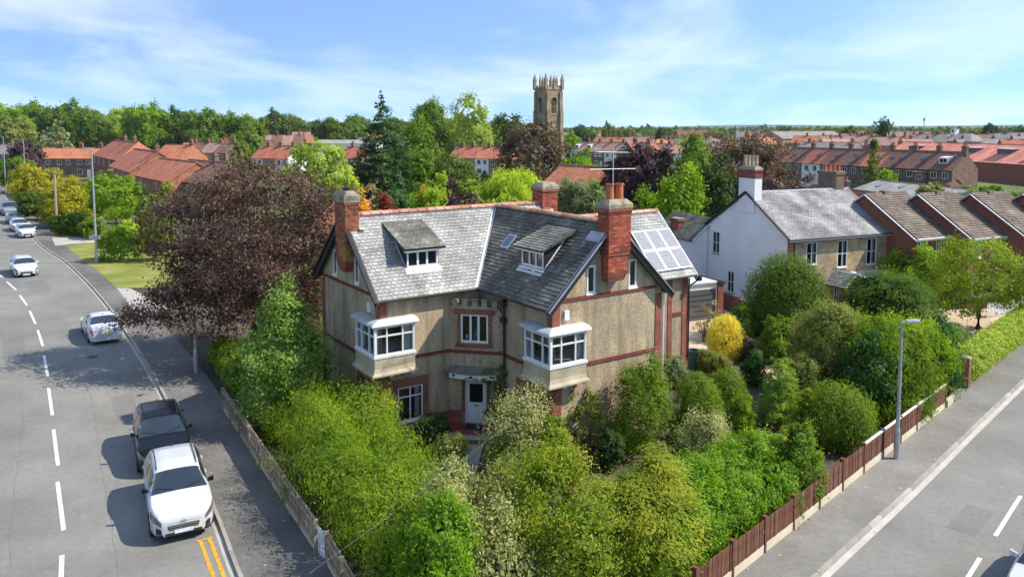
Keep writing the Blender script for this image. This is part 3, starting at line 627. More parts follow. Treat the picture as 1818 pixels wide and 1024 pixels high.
    gutter((ga,-.36,ZE-.03),(-.36,-.36,ZE-.03)); gutter((-.36,-.36,ZE-.03),(-.36,gb,ZE-.03)); gutter((WR+.36,gb,ZE-.03),(WR+.36,-1.2,ZE-.03)); gutter((WR+.3,-1.57,XZ-.03),(XE+.15,-1.57,XZ-.03))
    m_ = MB(); m_.tube([(XE+.1,-1.57,XZ-.03),(XE+.1,-1.75,XZ-.15),(XE-.12,-1.3,XZ-.55)],.045,6); m_.box((XE+.02,-1.75,XZ-.3),(XE+.2,-1.5,XZ-.02)); m_.build('gutter_elbow', M['iron'], H)
    # string courses, quoins, plinth
    def course(F_, x0, x1, z, h=.10, pr=.05, name='string_course', mat='string'):
        m_ = MB(); m_.box((x0,-.01,z),(x1,pr,z+h),F_); m_.box((x0,-.01,z+h),(x1,pr*.55,z+h+.03),F_); m_.build(name, M[mat], H)
    course(FL, 1.62, WL, 3.06); course(FF, -3.25, -q, 3.18); course(FRL, -3.8, -q, 3.2); course(FRG, 1.42, WR-.3, 3.38); course(FC, -hc-.02, hc+.02, 3.16)
    course(FL, .0, WL, 5.8, .09); course(FRG, .32, WR-.3, 6.0, .09)
    def pier(F_, x0, x1, z0, z1, pr=.03, mat='brick', name='brick_quoin'):
        m_ = MB(); m_.box((x0,-.01,z0),(x1,pr,z1),F_); return m_.build(name, M[mat], H)
    pier(FRG, WR-.32, WR+.03, 0, 5.75); pier(FL, WL-.3, WL+.02, 0, 5.7); pier(FRG, -.02, .33, 4.95, 5.9); pier(FRL, LB-.03, LB+.3, 4.95, 5.75, .028); pier(FF, LA-.03, LA+.32, 4.95, 5.75); pier(FL, -.03, .32, 4.95, 5.7, .028)
    pier(FRG, -.05, .4, 0, 2.8, .06); pier(FRL, LB-.06, LB+.42, 0, 2.8, .055)
    pier(FF, LA-.05, LA+.42, 0, 2.75, .06); pier(FL, -.06, .38, 0, 2.75, .055)
    course(FF, -2.55, -q, 0, .66, .05, 'brick_plinth', 'brick'); course(FRL, -2.7, -q, 0, .66, .05, 'brick_plinth', 'brick'); course(FC, -hc-.03, -.56, 0, .66, .05, 'brick_plinth', 'brick'); course(FC, .68, hc+.03, 0, .66, .05, 'brick_plinth', 'brick')
    course(FL, 2.3, WL-.3, 0, .66, .05, 'brick_plinth', 'brick')
    # ground floor windows with brick surrounds
    def surround(F_, o, l=.26, t=.36, b=.12, mat='brick'):
        x0,z0,x1,z1 = o; m_ = MB(); m_.box((x0-l,-.01,0),(x0,.04,z1),F_); m_.box((x1,-.01,0),(x1+l,.04,z1),F_); m_.box((x0-l,-.01,z1),(x1+l,.045,z1+t),F_); m_.box((x0,-.01,0),(x1,.04,z0-.03),F_); m_.build('brick_surround', M[mat], H)
    for F_, o in ((FF,GFL),(FL,GFG),(FRL,GFR)):
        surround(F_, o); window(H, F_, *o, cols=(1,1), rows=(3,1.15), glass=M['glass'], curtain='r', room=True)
    for F_, o in ((FL,(1.95,6.08,2.38,7.2)),(FL,(4.38,6.06,4.82,7.18)),(FRG,(1.62,6.18,2.04,7.26)),(FRG,(3.77,6.17,4.2,7.3))):
        window(H, F_, *o, glass=M['dark_glass'], fw=.075, y=-.05, sillw=.05)
    # entrance: window, castellated parapet, canopy, door, steps
    m_ = MB(); m_.box((-.86,-.01,4.82),(.88,.06,5.06),FC); m_.box((-.72,-.01,3.5),(-.58,.04,4.82),FC); m_.box((.60,-.01,3.5),(.74,.04,4.82),FC); m_.box((-.78,-.01,3.42),(.80,.07,3.56),FC); m_.build('brick_surround', M['brick'], H)
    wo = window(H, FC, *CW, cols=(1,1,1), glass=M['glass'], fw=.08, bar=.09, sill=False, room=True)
    m_ = MB(); m_.lathe([(0,0),(.07,0),(.1,.12),(.06,.26),(.035,.34),(.05,.4),(0,.4)], 10, FC @ Matrix.Translation((.02,-.2,3.72))); m_.build('vase', m_plain('blue_vase',(.12,.2,.3),.4), wo)
    m_ = MB(); m_.lathe([(0,0),(.05,0),(.07,.1),(.04,.18),(0,.2)], 10, FC @ Matrix.Translation((-.36,-.2,3.72))); m_.build('ornament', M['curtain'], wo)
    pr = MB(); pr.box((-1.0,-.05,5.06),(1.0,.1,5.16),FC); par = pr.build('parapet', M['stone'], H)
    for i in range(5):
        x = -.92+i*.42; c = MB(); c.box((x,-.12,5.16),(x+.23,.1,5.40+rr.uniform(-.01,.01)),FC); c.box((x-.02,-.13,5.40+.012),(x+.25,.12,5.45),FC); c.build('merlon', M['stone'], par)
    cn = MB(); n = 12; wid = 1.2
    arc = lambda t: (-wid+2*wid*t, .12+.42*math.sin(math.pi*(.12+.76*t)))
    for i in range(n):
        x0,d0 = arc(i/n); x1,d1 = arc((i+1)/n)
        cn.face([(x0,0,2.62),(x1,0,2.62),(x1,d1+.05,2.45),(x0,d0+.05,2.45)][::-1],FC); cn.face([(x0,d0+.05,2.45),(x1,d1+.05,2.45),(x1,d1+.05,2.41),(x0,d0+.05,2.41)][::-1],FC)
    can = cn.build('canopy', M['canopy_lead'], H)
    cn = MB()
    for i in range(n):
        x0,d0 = arc(i/n); x1,d1 = arc((i+1)/n)
        if x0 < -1.0 or x1 > 1.0: continue
        cn.face([(x0,d0,2.41),(x1,d1,2.41),(x1,d1,2.20),(x0,d0,2.20)][::-1],FC); cn.face([(x0,d0-.05,2.41),(x1,d1-.05,2.41),(x1,d1-.05,2.20),(x0,d0-.05,2.20)],FC); cn.face([(x0,d0,2.20),(x1,d1,2.20),(x1,d1-.05,2.20),(x0,d0-.05,2.20)],FC)
    cn.build('fascia', M['white'], can)
    for x in (-.78,.8,-.02): 
        cn = MB(); t = (x+wid)/(2*wid); d_ = arc(t)[1]; cn.box((x-.06,d_-.01,2.28),(x+.06,d_+.015,2.36),FC); cn.build('bracket_block', M['black'], can)
    cn = MB(); cn.box((-.28,.52,2.16),(.26,.56,2.28),FC); pl = cn.build('name_plaque', M['iron'], can)
    cn = MB()
    for i in range(8): cn.box((-.24+i*.06,.561,2.19),(-.205+i*.06,.566,2.25),FC)
    cn.build('plaque_lettering', M['plate_w'], pl)
    db = MB(); x0,z0,x1,z1 = -.40,.16,.52,2.12
    db.box((x0,-.06,z0),(x0+.05,0,z1+.14),FC); db.box((x1-.05,-.06,z0),(x1,0,z1+.14),FC); db.box((x0+.05,-.06,z1),(x1-.05,0,z1+.14),FC); db.build('door_frame', M['white'], H)
    db = MB(); db.box((x0+.06,-.09,z0+.02),(x1-.06,-.05,.85),FC); db.box((x0+.06,-.09,.85),(x0+.17,-.05,z1-.01),FC); db.box((x1-.17,-.09,.85),(x1-.06,-.05,z1-.01),FC); db.box((x0+.17,-.09,1.86),(x1-.17,-.05,z1-.01),FC); db.box((x0+.17,-.09,.85),(x1-.17,-.05,1.06),FC)
    for xa, xb in ((x0+.15,.03),(.09,x1-.15)): db.box((xa,-.051,.28),(xb,-.035,.72),FC)
    door = db.build('door', M['white'], H)
    db = MB(); db.face([(x0+.17,-.07,1.86),(x1-.17,-.07,1.86),(x1-.17,-.07,1.06),(x0+.17,-.07,1.06)],FC); gl = db.build('glazing', M['dark_glass'], door)
    db = MB()
    for i in range(1,6): db.box((x0+.17+i*.097,-.068,1.06),(x0+.175+i*.097,-.064,1.86),FC)
    for i in range(1,8): db.box((x0+.17,-.066,1.06+i*.1),(x1-.17,-.062,1.065+i*.1),FC)
    db.build('leaded_bars', M['iron'], door)
    db = MB(); db.box((-.05,-.05,.90),(.17,-.035,.97),FC); db.build('letterbox', M['gold'], door)
    for z in (1.0,1.5,.8):
        db = MB(); db.lathe([(0,0),(.03,0),(.03,.03),(0,.04)],8,FC @ Matrix.Translation((x1-.12,-.05,z)),axis='y'); db.build('door_knob', M['chrome'], door)
    for xa, xb in ((x0-.14,x0),(x1,x1+.14)): m_ = MB(); m_.box((xa,-.01,.66),(xb,.045,2.3),FC); m_.build('brick_jamb', M['brick'], H)
    for rad, z0, z1, mt, nm in ((1.75,0,.07,'concrete','step'),(1.42,.07,.14,'concrete','step'),(1.38,.14,.155,'tile_red','porch_floor')):
        m_ = MB(); pts = [(math.cos(t)*rad*.95+.05, math.sin(t)*rad*.85) for t in [math.pi*i/14 for i in range(15)]]; m_.poly_prism(pts, z0, z1, FC); m_.build(nm, M[mt], H)
    m_ = MB(); m_.box((-.3,.1,.155),(.45,.6,.175),FC); m_.build('door_mat', M['rubber'], H)
    # corner bays
    def bay(corner, sx, sy, xe, ye, z0=3.6, z1=4.82):
        """corner: outer corner; sides run along +x (or to xe) and +y (to ye)"""
        cx, cy = corner; p = .0
        # local: face A lies at y=cy from cx to xe; face B at x=cx from cy to ye
        FA = frame((cx,cy,0), (1,0,0), (0,-1,0)); LA_ = xe-cx; FB = frame((cx,cy,0), (0,1,0), (-1,0,0)); LB_ = ye-cy
        root = MB(); root.box((cx-.03,cy-.03,z0-.02),(xe+.05,0.02+cy+.38,z0+.08)); root.box((cx-.03,cy+.4,z0-.02),(cx+.4,ye+.05,z0+.08)); by = root.build('bay_window', M['white'], H)
        c = MB()
        for F_, L_ in ((FA,LA_),(FB,LB_)): window(by, F_, .06, z0+.08, L_-.03, z1, cols=(1,1.55,1.0), rows=(2.25,1), fw=.05, bar=.055, y=-.1, th=.09, glass=M['glass'], sill=False, curtain='r' if F_ is FA else 'l', name='casement')
        c.box((cx,cy,z0+.08),(cx+.07,cy+.07,z1)); c.box((xe-.06,cy+.01,z0+.08),(xe,cy+.4,z1)); c.box((cx+.01,ye-.06,z0+.08),(cx+.4,ye,z1)); c.build('corner_post', M['white'], by)
        c = MB(); c.box((cx+.5,cy+.6,z0-.1),(xe+.5,ye+.8,z0)); c.box((cx-.02,cy-.02,z1),(xe+.03,cy+.4,z1+.1)); c.box((cx-.02,cy+.4,z1),(cx+.4,ye+.03,z1+.1)); c.build('head_board', M['white'], by)
        # rounded lead cap, mitred at the corner
        n = 7; pr = [(-.14+.56*(1-math.cos(math.pi/2*t/n)), z1+.08+.16*math.sin(math.pi/2*t/n)) for t in range(n+1)]
        ca, cb = MB(), MB()
        for (d0,h0),(d1,h1) in zip(pr[:-1],pr[1:]):
            ca.face([(cx+d0,cy+d0,h0),(xe+.14,cy+d0,h0),(xe+.14,cy+d1,h1),(cx+d1,cy+d1,h1)]); cb.face([(cx+d0,ye+.14,h0),(cx+d0,cy+d0,h0),(cx+d1,cy+d1,h1),(cx+d1,ye+.14,h1)])
        ca.face([(xe+.14,cy+d,h) for d,h in pr]+[(xe+.14,cy+.42,z1+.08)]); cb.face([(cx+d,ye+.14,h) for d,h in reversed(pr)]+[(cx+.42,ye+.14,z1+.08)][:0]+[(cx+.42,ye+.14,z1+.08)])
        ca.face([(cx-.14,cy-.14,z1+.08),(cx+.42,cy+.42,z1+.08),(xe+.14,cy+.42,z1+.08),(xe+.14,cy-.14,z1+.08)])
        cap = ca.build('lead_cap', M['lead_w'], by, smooth='auto'); cb.build('lead_cap', M['lead'], by, smooth='auto')  # sunlit side paler, shaded side greyer: the light is in the lead colours
        # rendered apron flaring to a drip edge
        zb = z0-.72; ap = MB(); prof = [(0.0,z0-.02),(0.0,z0-.42),(-.04,z0-.56),(-.14,zb+.06),(-.14,zb)]
        for (d0,h0),(d1,h1) in zip(prof[:-1],prof[1:]):
            ap.face([(cx+d1,cy+d1,h1),(xe-d1*.6,cy+d1,h1),(xe-d0*.6,cy+d0,h0),(cx+d0,cy+d0,h0)]); ap.face([(cx+d1,ye-d1*.6,h1),(cx+d1,cy+d1,h1),(cx+d0,cy+d0,h0),(cx+d0,ye-d0*.6,h0)])
        ap.face([(xe,cy,z0-.02),(xe,cy+.42,z0-.02),(xe,cy+.42,zb),(xe+.08,cy-.14,zb),(xe,cy,z0-.42)]); ap.face([(cx,ye,z0-.02),(cx+.42,ye,z0-.02),(cx+.42,ye,zb),(cx-.14,ye+.08,zb),(cx,ye,z0-.42)])
        ap.face([(cx-.14,cy-.14,zb),(cx-.14,ye+.08,zb),(cx+.42,ye+.08,zb),(cx+.42,cy+.42,zb),(xe+.08,cy+.42,zb),(xe+.08,cy-.14,zb)])
        ap.build('apron', M['apron'], by)
        for i in range(4):
            m_ = MB(); x = cx+.15+i*(xe-cx-.3)/3; m_.box((x,cy-.05,zb-.1),(x+.12,cy+.4,zb-.005)); m_.build('bay_bracket', M['white' if i % 2 else 'iron'], by)
        for i in range(4):
            m_ = MB(); y = cy+.3+i*(ye-cy-.4)/3; m_.box((cx-.05,y,zb-.1),(cx+.4,y+.12,zb-.005)); m_.build('bay_bracket', M['white' if i % 2 else 'iron'], by)
    bay((-5.07,-.4), 1, 1, -3.32, 1.5, 3.55, 4.76); bay((-.4,-5.55), 1, 1, 1.32, -3.85, 3.66, 4.86)
    # downpipe in the angle by the entrance
    m_ = MB(); m_.tube([(-.08,-1.97,5.72),(-.08,-1.97,5.0),(-.07,-1.97,.1)], .05, 8); m_.box((-.2,-2.1,4.62),(-.02,-1.84,4.86)); m_.box((-.2,-2.1,5.3),(-.02,-1.84,5.55)); m_.box((-.14,-2.03,4.2),(-.02,-1.9,4.25)); m_.tube([(-.08,-1.97,5.3),(-.12,-1.7,5.15),(-.08,-1.97,4.95)],.05,6); m_.build('downpipe', M['iron'], H)
    m_ = MB(); m_.tube([(WR+.12,LB-.02,5.7),(WR+.12,LB-.02,.1)], .04, 8); m_.build('downpipe', M['white'], H)
    # alarm boxes
    for F_, x, z in ((FL,.75,5.15),(FRG,.52,5.3)): m_ = MB(); m_.box((x,0,z),(x+.22,.09,z+.36),F_); m_.build('alarm_box', M['white'], H)
    # dormers
    def dormer(F_, x0, x1, y0, z0, z1, k, yb):
        """F_ frame: x along the front, y out; the front stands at y=-y0; lean-to roof rising back to -yb"""
        b = MB(); b.box((x0,-y0-.3,z0),(x1,-y0,z0+.07),F_); do = b.build('dormer', M['white'], H)
        window(do, F_ @ Matrix.Translation((0,-y0,0)), x0+.02, z0+.07, x1-.02, z1, cols=(1,1,1), fw=.08, bar=.09, y=-.07, sill=False, glass=M['dark_glass'], name='casement')
        zs = lambda y: z0 + (y-y0)*k
        zt = z1+.06; kb = ((z0+(yb-y0)*k) - zt)/(yb-y0+.3)
        for x in (x0, x1-.03):
            c = MB(); c.face([(x,-y0,z0),(x,-y0,z1),(x,-yb,zt+kb*(yb-y0+.3)),],F_); c.face([(x+.03,-y0,z0),(x+.03,-y0,z1),(x+.03,-yb,zt+kb*(yb-y0+.3))],F_); c.build('cheek', M['black'], do)
            c = MB(); c.bar((x+(.015 if x == x0 else .015),-y0+.22,zt+.0),(x+.015,-yb,zt+kb*(yb-y0+.3)-.02),.05,.12,up=(0,0,1),M=F_); c.build('fascia', M['white'], do)
            c = MB(); c.bar((x+.015,-y0-.02,z0+.06),(x+.015,-yb+.5,zt+kb*(yb-y0-.2)-.1),.05,.06,up=(0,0,1),M=F_); c.build('fascia', M['white'], do)
        c = MB(); c.box((x0-.2,-y0+.17,zt-.06),(x1+.2,-y0+.22,zt+.06),F_); c.build('fascia', M['white'], do)
        pts = [(x0-.22,-y0+.26,zt+.06),(x1+.22,-y0+.26,zt+.06),(x1+.22,-yb,zt+.06+kb*(yb-y0+.26)),(x0-.22,-yb,zt+.06+kb*(yb-y0+.26))]
        P_ = [F_ @ Vector(p) for p in pts]
        nn = (P_[1]-P_[0]).cross(P_[2]-P_[0])
        if nn.z < 0: P_ = [P_[1],P_[0],P_[3],P_[2]]
        c = MB(); roof_deck(c, P_, .07); dr = c.build('dormer_roof', M['deck'], do); slates('slates', P_, dr, M['slate_g'], rnd=rr)
        c = MB(); yy = y0-.22; c.face([(x0-.08,-y0,zs(y0)+.06),(x1+.08,-y0,zs(y0)+.06),(x1+.08,-yy,zs(yy)+.06),(x0-.08,-yy,zs(yy)+.06)],F_); c.build('flashing', M['lead_w'], do)
    M['slate_g'] = m_rnd('dormer_slate', [(0.0,(0.11,0.105,0.085)), (0.5,(0.18,0.172,0.142)), (0.85,(0.25,0.24,0.20)), (1.0,(0.36,0.35,0.31))], 0.7, 0.9, 0.35, 22, 0.4)
    dormer(FF, -3.11, -1.62, .7, 6.70, 7.46, k1, 2.62); dormer(FRL, -3.5, -1.95, .8, 6.88, 7.60, k2, 2.35)
    # roof light in the dark slope
    P_ = lambda a_, b_, h: Vector((a_, b_, ZE+(a_+.3)*k2+h))
    m_ = MB(); m_.hexa([P_(1.2,-.28,.02),P_(1.2,.3,.02),P_(1.72,.3,.02),P_(1.72,-.28,.02),P_(1.2,-.28,.1),P_(1.2,.3,.1),P_(1.72,.3,.1),P_(1.72,-.28,.1)]); ro = m_.build('roof_light', M['lead'], roof)
    m_ = MB(); m_.face([P_(1.26,-.22,.106),P_(1.26,.24,.106),P_(1.66,.24,.106),P_(1.66,-.22,.106)][::-1]); m_.build('pane', m_plain('roof_light_glass',(.05,.10,.19),.05,spec=.8), ro)  # blue of the reflected sky put into the glass colour
    # chimneys
    def cap(par, x0,y0,x1,y1,z, mat='stone', ov=.06):
        m_ = MB(); m_.box((x0-ov,y0-ov,z),(x1+ov,y1+ov,z+.14)); i = .12
        m_.hexa([(x0-ov,y0-ov,z+.14),(x1+ov,y0-ov,z+.14),(x1+ov,y1+ov,z+.14),(x0-ov,y1+ov,z+.14),(x0+i,y0+i,z+.33),(x1-i,y0+i,z+.33),(x1-i,y1-i,z+.33),(x0+i,y1-i,z+.33)]); return m_.build('chimney_cap', M[mat], par)
    def band(par, x0,y0,x1,y1,z0,z1,o, mat='brick'): m_ = MB(); m_.box((x0-o,y0-o,z0),(x1+o,y1+o,z1)); m_.build('corbel', M[mat], par)
    # left stack (on the left gable)
    base = MB(); base.hexa([(-5.0,2.62,6.5),(LA,2.62,6.5),(LA,3.2,6.5),(-5.0,3.2,6.5),(-5.06,2.36,7.0),(LA,2.36,7.0),(LA,3.5,7.0),(-5.06,3.5,7.0)]); ch = base.build('chimney', M['brick'], H)
    brickwork('bricks', -5.06,2.36,-4.46,3.5,7.0,9.35,ch,M['bricks_l'],M['mortar'],r=rr); band(ch,-5.06,2.36,-4.46,3.5,9.35,9.44,.03); band(ch,-5.06,2.36,-4.46,3.5,9.44,9.56,.05,'stone'); cap(ch,-5.06,2.36,-4.46,3.5,9.565)
    m_ = MB(); m_.lathe([(0,9.88),(.15,9.88),(.15,9.93),(.1,9.96),(.17,9.99),(.17,10.03),(0,10.05)],12,Matrix.Translation((-4.76,2.93,0))); m_.build('chimney_vent', M['iron'], ch)
    m_ = MB(); m_.box((-4.47,2.2,8.30),(-4.2,3.6,8.34)); m_.build('flashing', M['lead_w'], ch)
    # right stack
    base = MB(); base.hexa([(2.42,-5.5,6.6),(3.2,-5.5,6.6),(3.2,LB,6.6),(2.42,LB,6.6),(2.33,-5.6,6.95),(3.34,-5.6,6.95),(3.34,LB,6.95),(2.33,LB,6.95)]); ch = base.build('chimney', M['brick'], H)
    brickwork('bricks', 2.33,-5.6,3.34,-5.0,6.95,7.62,ch,M['bricks'],M['mortar'],r=rr); band(ch,2.33,-5.6,3.34,-5.0,7.62,7.75,.035); brickwork('bricks', 2.28,-5.66,3.40,-5.0,7.75,9.25,ch,M['bricks'],M['mortar'],r=rr); band(ch,2.28,-5.66,3.40,-5.0,9.25,9.33,.03); band(ch,2.28,-5.66,3.40,-5.0,9.33,9.45,.06); cap(ch,2.28,-5.66,3.40,-5.0,9.455)
    for x in (2.6,3.08):
        m_ = MB(); m_.lathe([(0,9.72),(.16,9.72),(.145,10.3),(.17,10.33),(.17,10.38),(.12,10.38),(.11,10.0),(0,10.0)],14,Matrix.Translation((x,-5.33,0))); m_.build('chimney_pot', M['pot'], ch, smooth='auto')
    m_ = MB(); m_.hexa([(2.0,-5.42,8.15),(2.29,-5.42,8.45),(2.29,-4.6,8.45),(2.0,-4.6,8.15),(2.0,-5.42,8.24),(2.29,-5.42,8.52),(2.29,-4.6,8.52),(2.0,-4.6,8.24)]); m_.build('flashing', M['lead'], ch)
    # rear stack
    base = MB(); base.box((5.3,2.7,7.6),(6.2,3.6,8.2)); ch = base.build('chimney', M['brick'], H)
    brickwork('bricks', 5.3,2.7,6.2,3.6,8.2,9.4,ch,M['bricks'],M['mortar'],r=rr); band(ch,5.3,2.7,6.2,3.6,9.4,9.5,.05,'brick'); cap(ch,5.3,2.7,6.2,3.6,9.505)
    # television aerial on the right stack
    m_ = MB(); X, Y = 2.95, -5.1; m_.tube([(X,Y,9.6),(X,Y,11.75)],.018,6); 
    for z, L in ((11.55,.85),(10.9,1.25)):
        m_.tube([(X-L,Y-.1,z+.05),(X+L,Y+.1,z-.0)],.014,5)
        for i in range(10):
            t = -1+2*i/9; l = .1+.05*(i%3); m_.tube([(X+L*t,Y-l,z+.05*(1-t)/2),(X+L*t,Y+l,z+.05*(1-t)/2)],.006,4)
    for i in range(4): m_.tube([(X-.78,Y-.25,11.45+i*.09),(X-.78,Y+.25,11.45+i*.09)],.006,4); m_.tube([(X-.98,Y-.05,11.45+i*.09),(X-.6,Y+.05,11.45+i*.09)],.006,4)
    ae = m_.build('tv_aerial', M['alu']); ae.parent = None; ae.matrix_world = Matrix.Translation(H.location) @ Matrix.Rotation(R(34),4,'Z'); tag(ae, 'television aerial on a mast above the pair of red chimney pots', 'aerial')
    # extension
    FE = frame((0,-1.2,0), uA, (0,-1,0)); w = MB(); wall(w, FE, [WR,11.35], lambda x: 5.45); wall(w, frame((11.35,0,0), uB, (1,0,0)), [-1.2,XB,3.8], lambda b: min(XZ+(b+1.5)*1.04, XZ+(4.1-b)*1.04)-.08); wall(w, frame((0,3.8,0), uA, (0,1,0)), [WR,11.35], lambda x: 5.45); w.build('wing_wall', M['pebble'], H)
    pier(FE, 11.0, 11.38, 0, 5.4); pier(FE, WR, 6.0, 0, 5.4)
    pier(FE, 10.0, 10.3, 0, 5.2)
    course(FE, 10.3, 11.0, 3.3, .14, .04); course(FE, 10.3, 11.0, .9, .12, .04)
    m_ = MB(); m_.tube([(11.42,-1.26,5.1),(11.42,-1.26,1.1)],.045,8); m_.build('downpipe', M['iron'], H)
    # solar panels in two rows of three
    kx = (XR-XZ)/(XB+1.5); sl = math.sqrt(1+kx*kx); up = Vector((0,1/sl,kx/sl)); nn = Vector((0,-kx/sl,1/sl)); o0 = Vector((8.92,-1.5,XZ))+up*.38+nn*.12
    for j in range(2):
        for i in range(3):
            p = o0+Vector((i*.885+.02,0,0))+up*(j*1.22); m_ = MB(); a_, b_ = Vector((.87,0,0)), up*1.20
            m_.hexa([p,p+a_,p+a_+b_,p+b_,p+nn*.035,p+a_+nn*.035,p+a_+b_+nn*.035,p+b_+nn*.035]); so = m_.build('solar_panel', M['alu'], H)
            e = .05; c0 = p+Vector((e,0,0))+up*e+nn*.038; m_ = MB(); m_.face([c0,c0+Vector((.87-2*e,0,0)),c0+Vector((.87-2*e,0,0))+up*(1.2-2*e),c0+up*(1.2-2*e)]); m_.build('cells', M['solar'], so)
    # room back planes inside bays
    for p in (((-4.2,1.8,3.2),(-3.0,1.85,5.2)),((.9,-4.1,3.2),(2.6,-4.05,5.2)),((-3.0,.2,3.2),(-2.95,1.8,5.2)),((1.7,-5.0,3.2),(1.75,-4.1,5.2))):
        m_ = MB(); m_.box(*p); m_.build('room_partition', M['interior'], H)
    return H
main_house()
# ------------------------------------------------------------------ foliage
LEAF = {}
def leafs():
    L = LEAF
    L['beech'] = m_leaf('copper_beech_leaf', (0.028,0.017,0.0145), (0.074,0.042,0.036), (0.185,0.115,0.10), 0.25, 0.45, (0.16,0.16,0.05))
    L['purple'] = m_leaf('purple_leaf', (0.026,0.015,0.018), (0.058,0.030,0.036), (0.135,0.085,0.09), 0.2, 0.5)
    L['brown'] = m_leaf('bronze_leaf', (0.040,0.028,0.018), (0.085,0.058,0.035), (0.14,0.10,0.06), 0.2)
    L['laurel'] = m_leaf('laurel_leaf', (0.055, 0.115, 0.008), (0.12, 0.215, 0.012), (0.21, 0.31, 0.03), 0.35, 0.45, None, 0.4)
    L['holly'] = m_leaf('dark_glossy_leaf', (0.018,0.05,0.012), (0.04,0.10,0.02), (0.10,0.19,0.045), 0.3, 0.45, None, 0.4)
    L['thuja'] = m_leaf('thuja_leaf', (0.05, 0.095, 0.008), (0.13, 0.2, 0.014), (0.29, 0.34, 0.03), 0.35)
    L['yew'] = m_leaf('yew_leaf', (0.04, 0.075, 0.008), (0.105, 0.165, 0.014), (0.21, 0.28, 0.03), 0.3)
    L['yew_d'] = m_leaf('dark_yew_leaf', (0.022, 0.05, 0.008), (0.06, 0.11, 0.012), (0.15, 0.215, 0.025), 0.28)
    L['gold_yew'] = m_leaf('golden_yew_leaf', (0.085, 0.115, 0.008), (0.18, 0.21, 0.016), (0.31, 0.315, 0.035), 0.3)
    L['varieg'] = m_leaf('variegated_leaf', (0.08, 0.1, 0.03), (0.25, 0.26, 0.1), (0.46, 0.43, 0.24), 0.3, 0.4)
    L['photinia'] = m_leaf('photinia_leaf', (0.085, 0.125, 0.012), (0.18, 0.235, 0.025), (0.3, 0.33, 0.05), 0.35, 0.45, (0.36,0.12,0.03))
    L['yellow'] = m_leaf('golden_leaf', (0.36,0.25,0.02), (0.55,0.42,0.05), (0.68,0.56,0.12), 0.3)
    L['lime'] = m_leaf('lime_leaf', (0.15,0.22,0.015), (0.29,0.35,0.03), (0.42,0.46,0.06), 0.4)
    L['green'] = m_leaf('mid_green_leaf', (0.045, 0.085, 0.01), (0.105, 0.165, 0.018), (0.2, 0.265, 0.04), 0.35)
    L['bright'] = m_leaf('bright_green_leaf', (0.075, 0.135, 0.01), (0.155, 0.24, 0.015), (0.26, 0.34, 0.04), 0.4)
    L['oak'] = m_leaf('oak_leaf', (0.04, 0.066, 0.012), (0.09, 0.13, 0.02), (0.17, 0.21, 0.04), 0.3)
    L['lightg'] = m_leaf('pale_green_leaf', (0.13,0.18,0.03), (0.24,0.30,0.055), (0.42,0.45,0.14), 0.38)
    L['darkg'] = m_leaf('dark_green_leaf', (0.018,0.04,0.012), (0.04,0.075,0.018), (0.085,0.13,0.032), 0.25)
    L['cedar'] = m_leaf('cedar_needles', (0.018,0.045,0.016), (0.04,0.088,0.024), (0.09,0.155,0.04), 0.22)
    L['willow'] = m_leaf('grey_willow_leaf', (0.07,0.095,0.045), (0.145,0.175,0.085), (0.27,0.29,0.16), 0.3)
    L['red'] = m_leaf('red_leaf', (0.08,0.012,0.012), (0.16,0.022,0.022), (0.25,0.05,0.045), 0.3)
    L['orange'] = m_leaf('orange_leaf', (0.36,0.14,0.01), (0.55,0.25,0.02), (0.62,0.36,0.06), 0.3)
    L['spruce'] = m_leaf('spruce_needles', (0.06, 0.115, 0.012), (0.135, 0.22, 0.02), (0.24, 0.33, 0.04), 0.3)
    L['olive'] = m_leaf('olive_leaf', (0.07,0.085,0.02), (0.14,0.16,0.035), (0.25,0.26,0.08), 0.3)
    L['twig'] = m_leaf('dry_leaf', (0.13,0.10,0.045), (0.26,0.21,0.10), (0.40,0.34,0.17), 0.3)
    L['cherry'] = m_leaf('cherry_leaf', (0.075,0.11,0.010), (0.15,0.20,0.018), (0.25,0.29,0.04), 0.35)
    L['holly_l'] = m_leaf('pale_holly_leaf', (0.06, 0.115, 0.018), (0.135, 0.21, 0.036), (0.28, 0.36, 0.1), 0.3)
    L['goldcon'] = m_leaf('golden_conifer_leaf', (0.14,0.13,0.008), (0.27,0.25,0.015), (0.42,0.37,0.03), 0.3)
    L['far'] = m_leaf('far_woodland', (0.03,0.055,0.014), (0.06,0.095,0.022), (0.115,0.15,0.04), 0.2)
leafs()
def rand_dirs(g, n):
    v = g.normal(size=(n,3)); return v/np.linalg.norm(v,axis=1)[:,None]
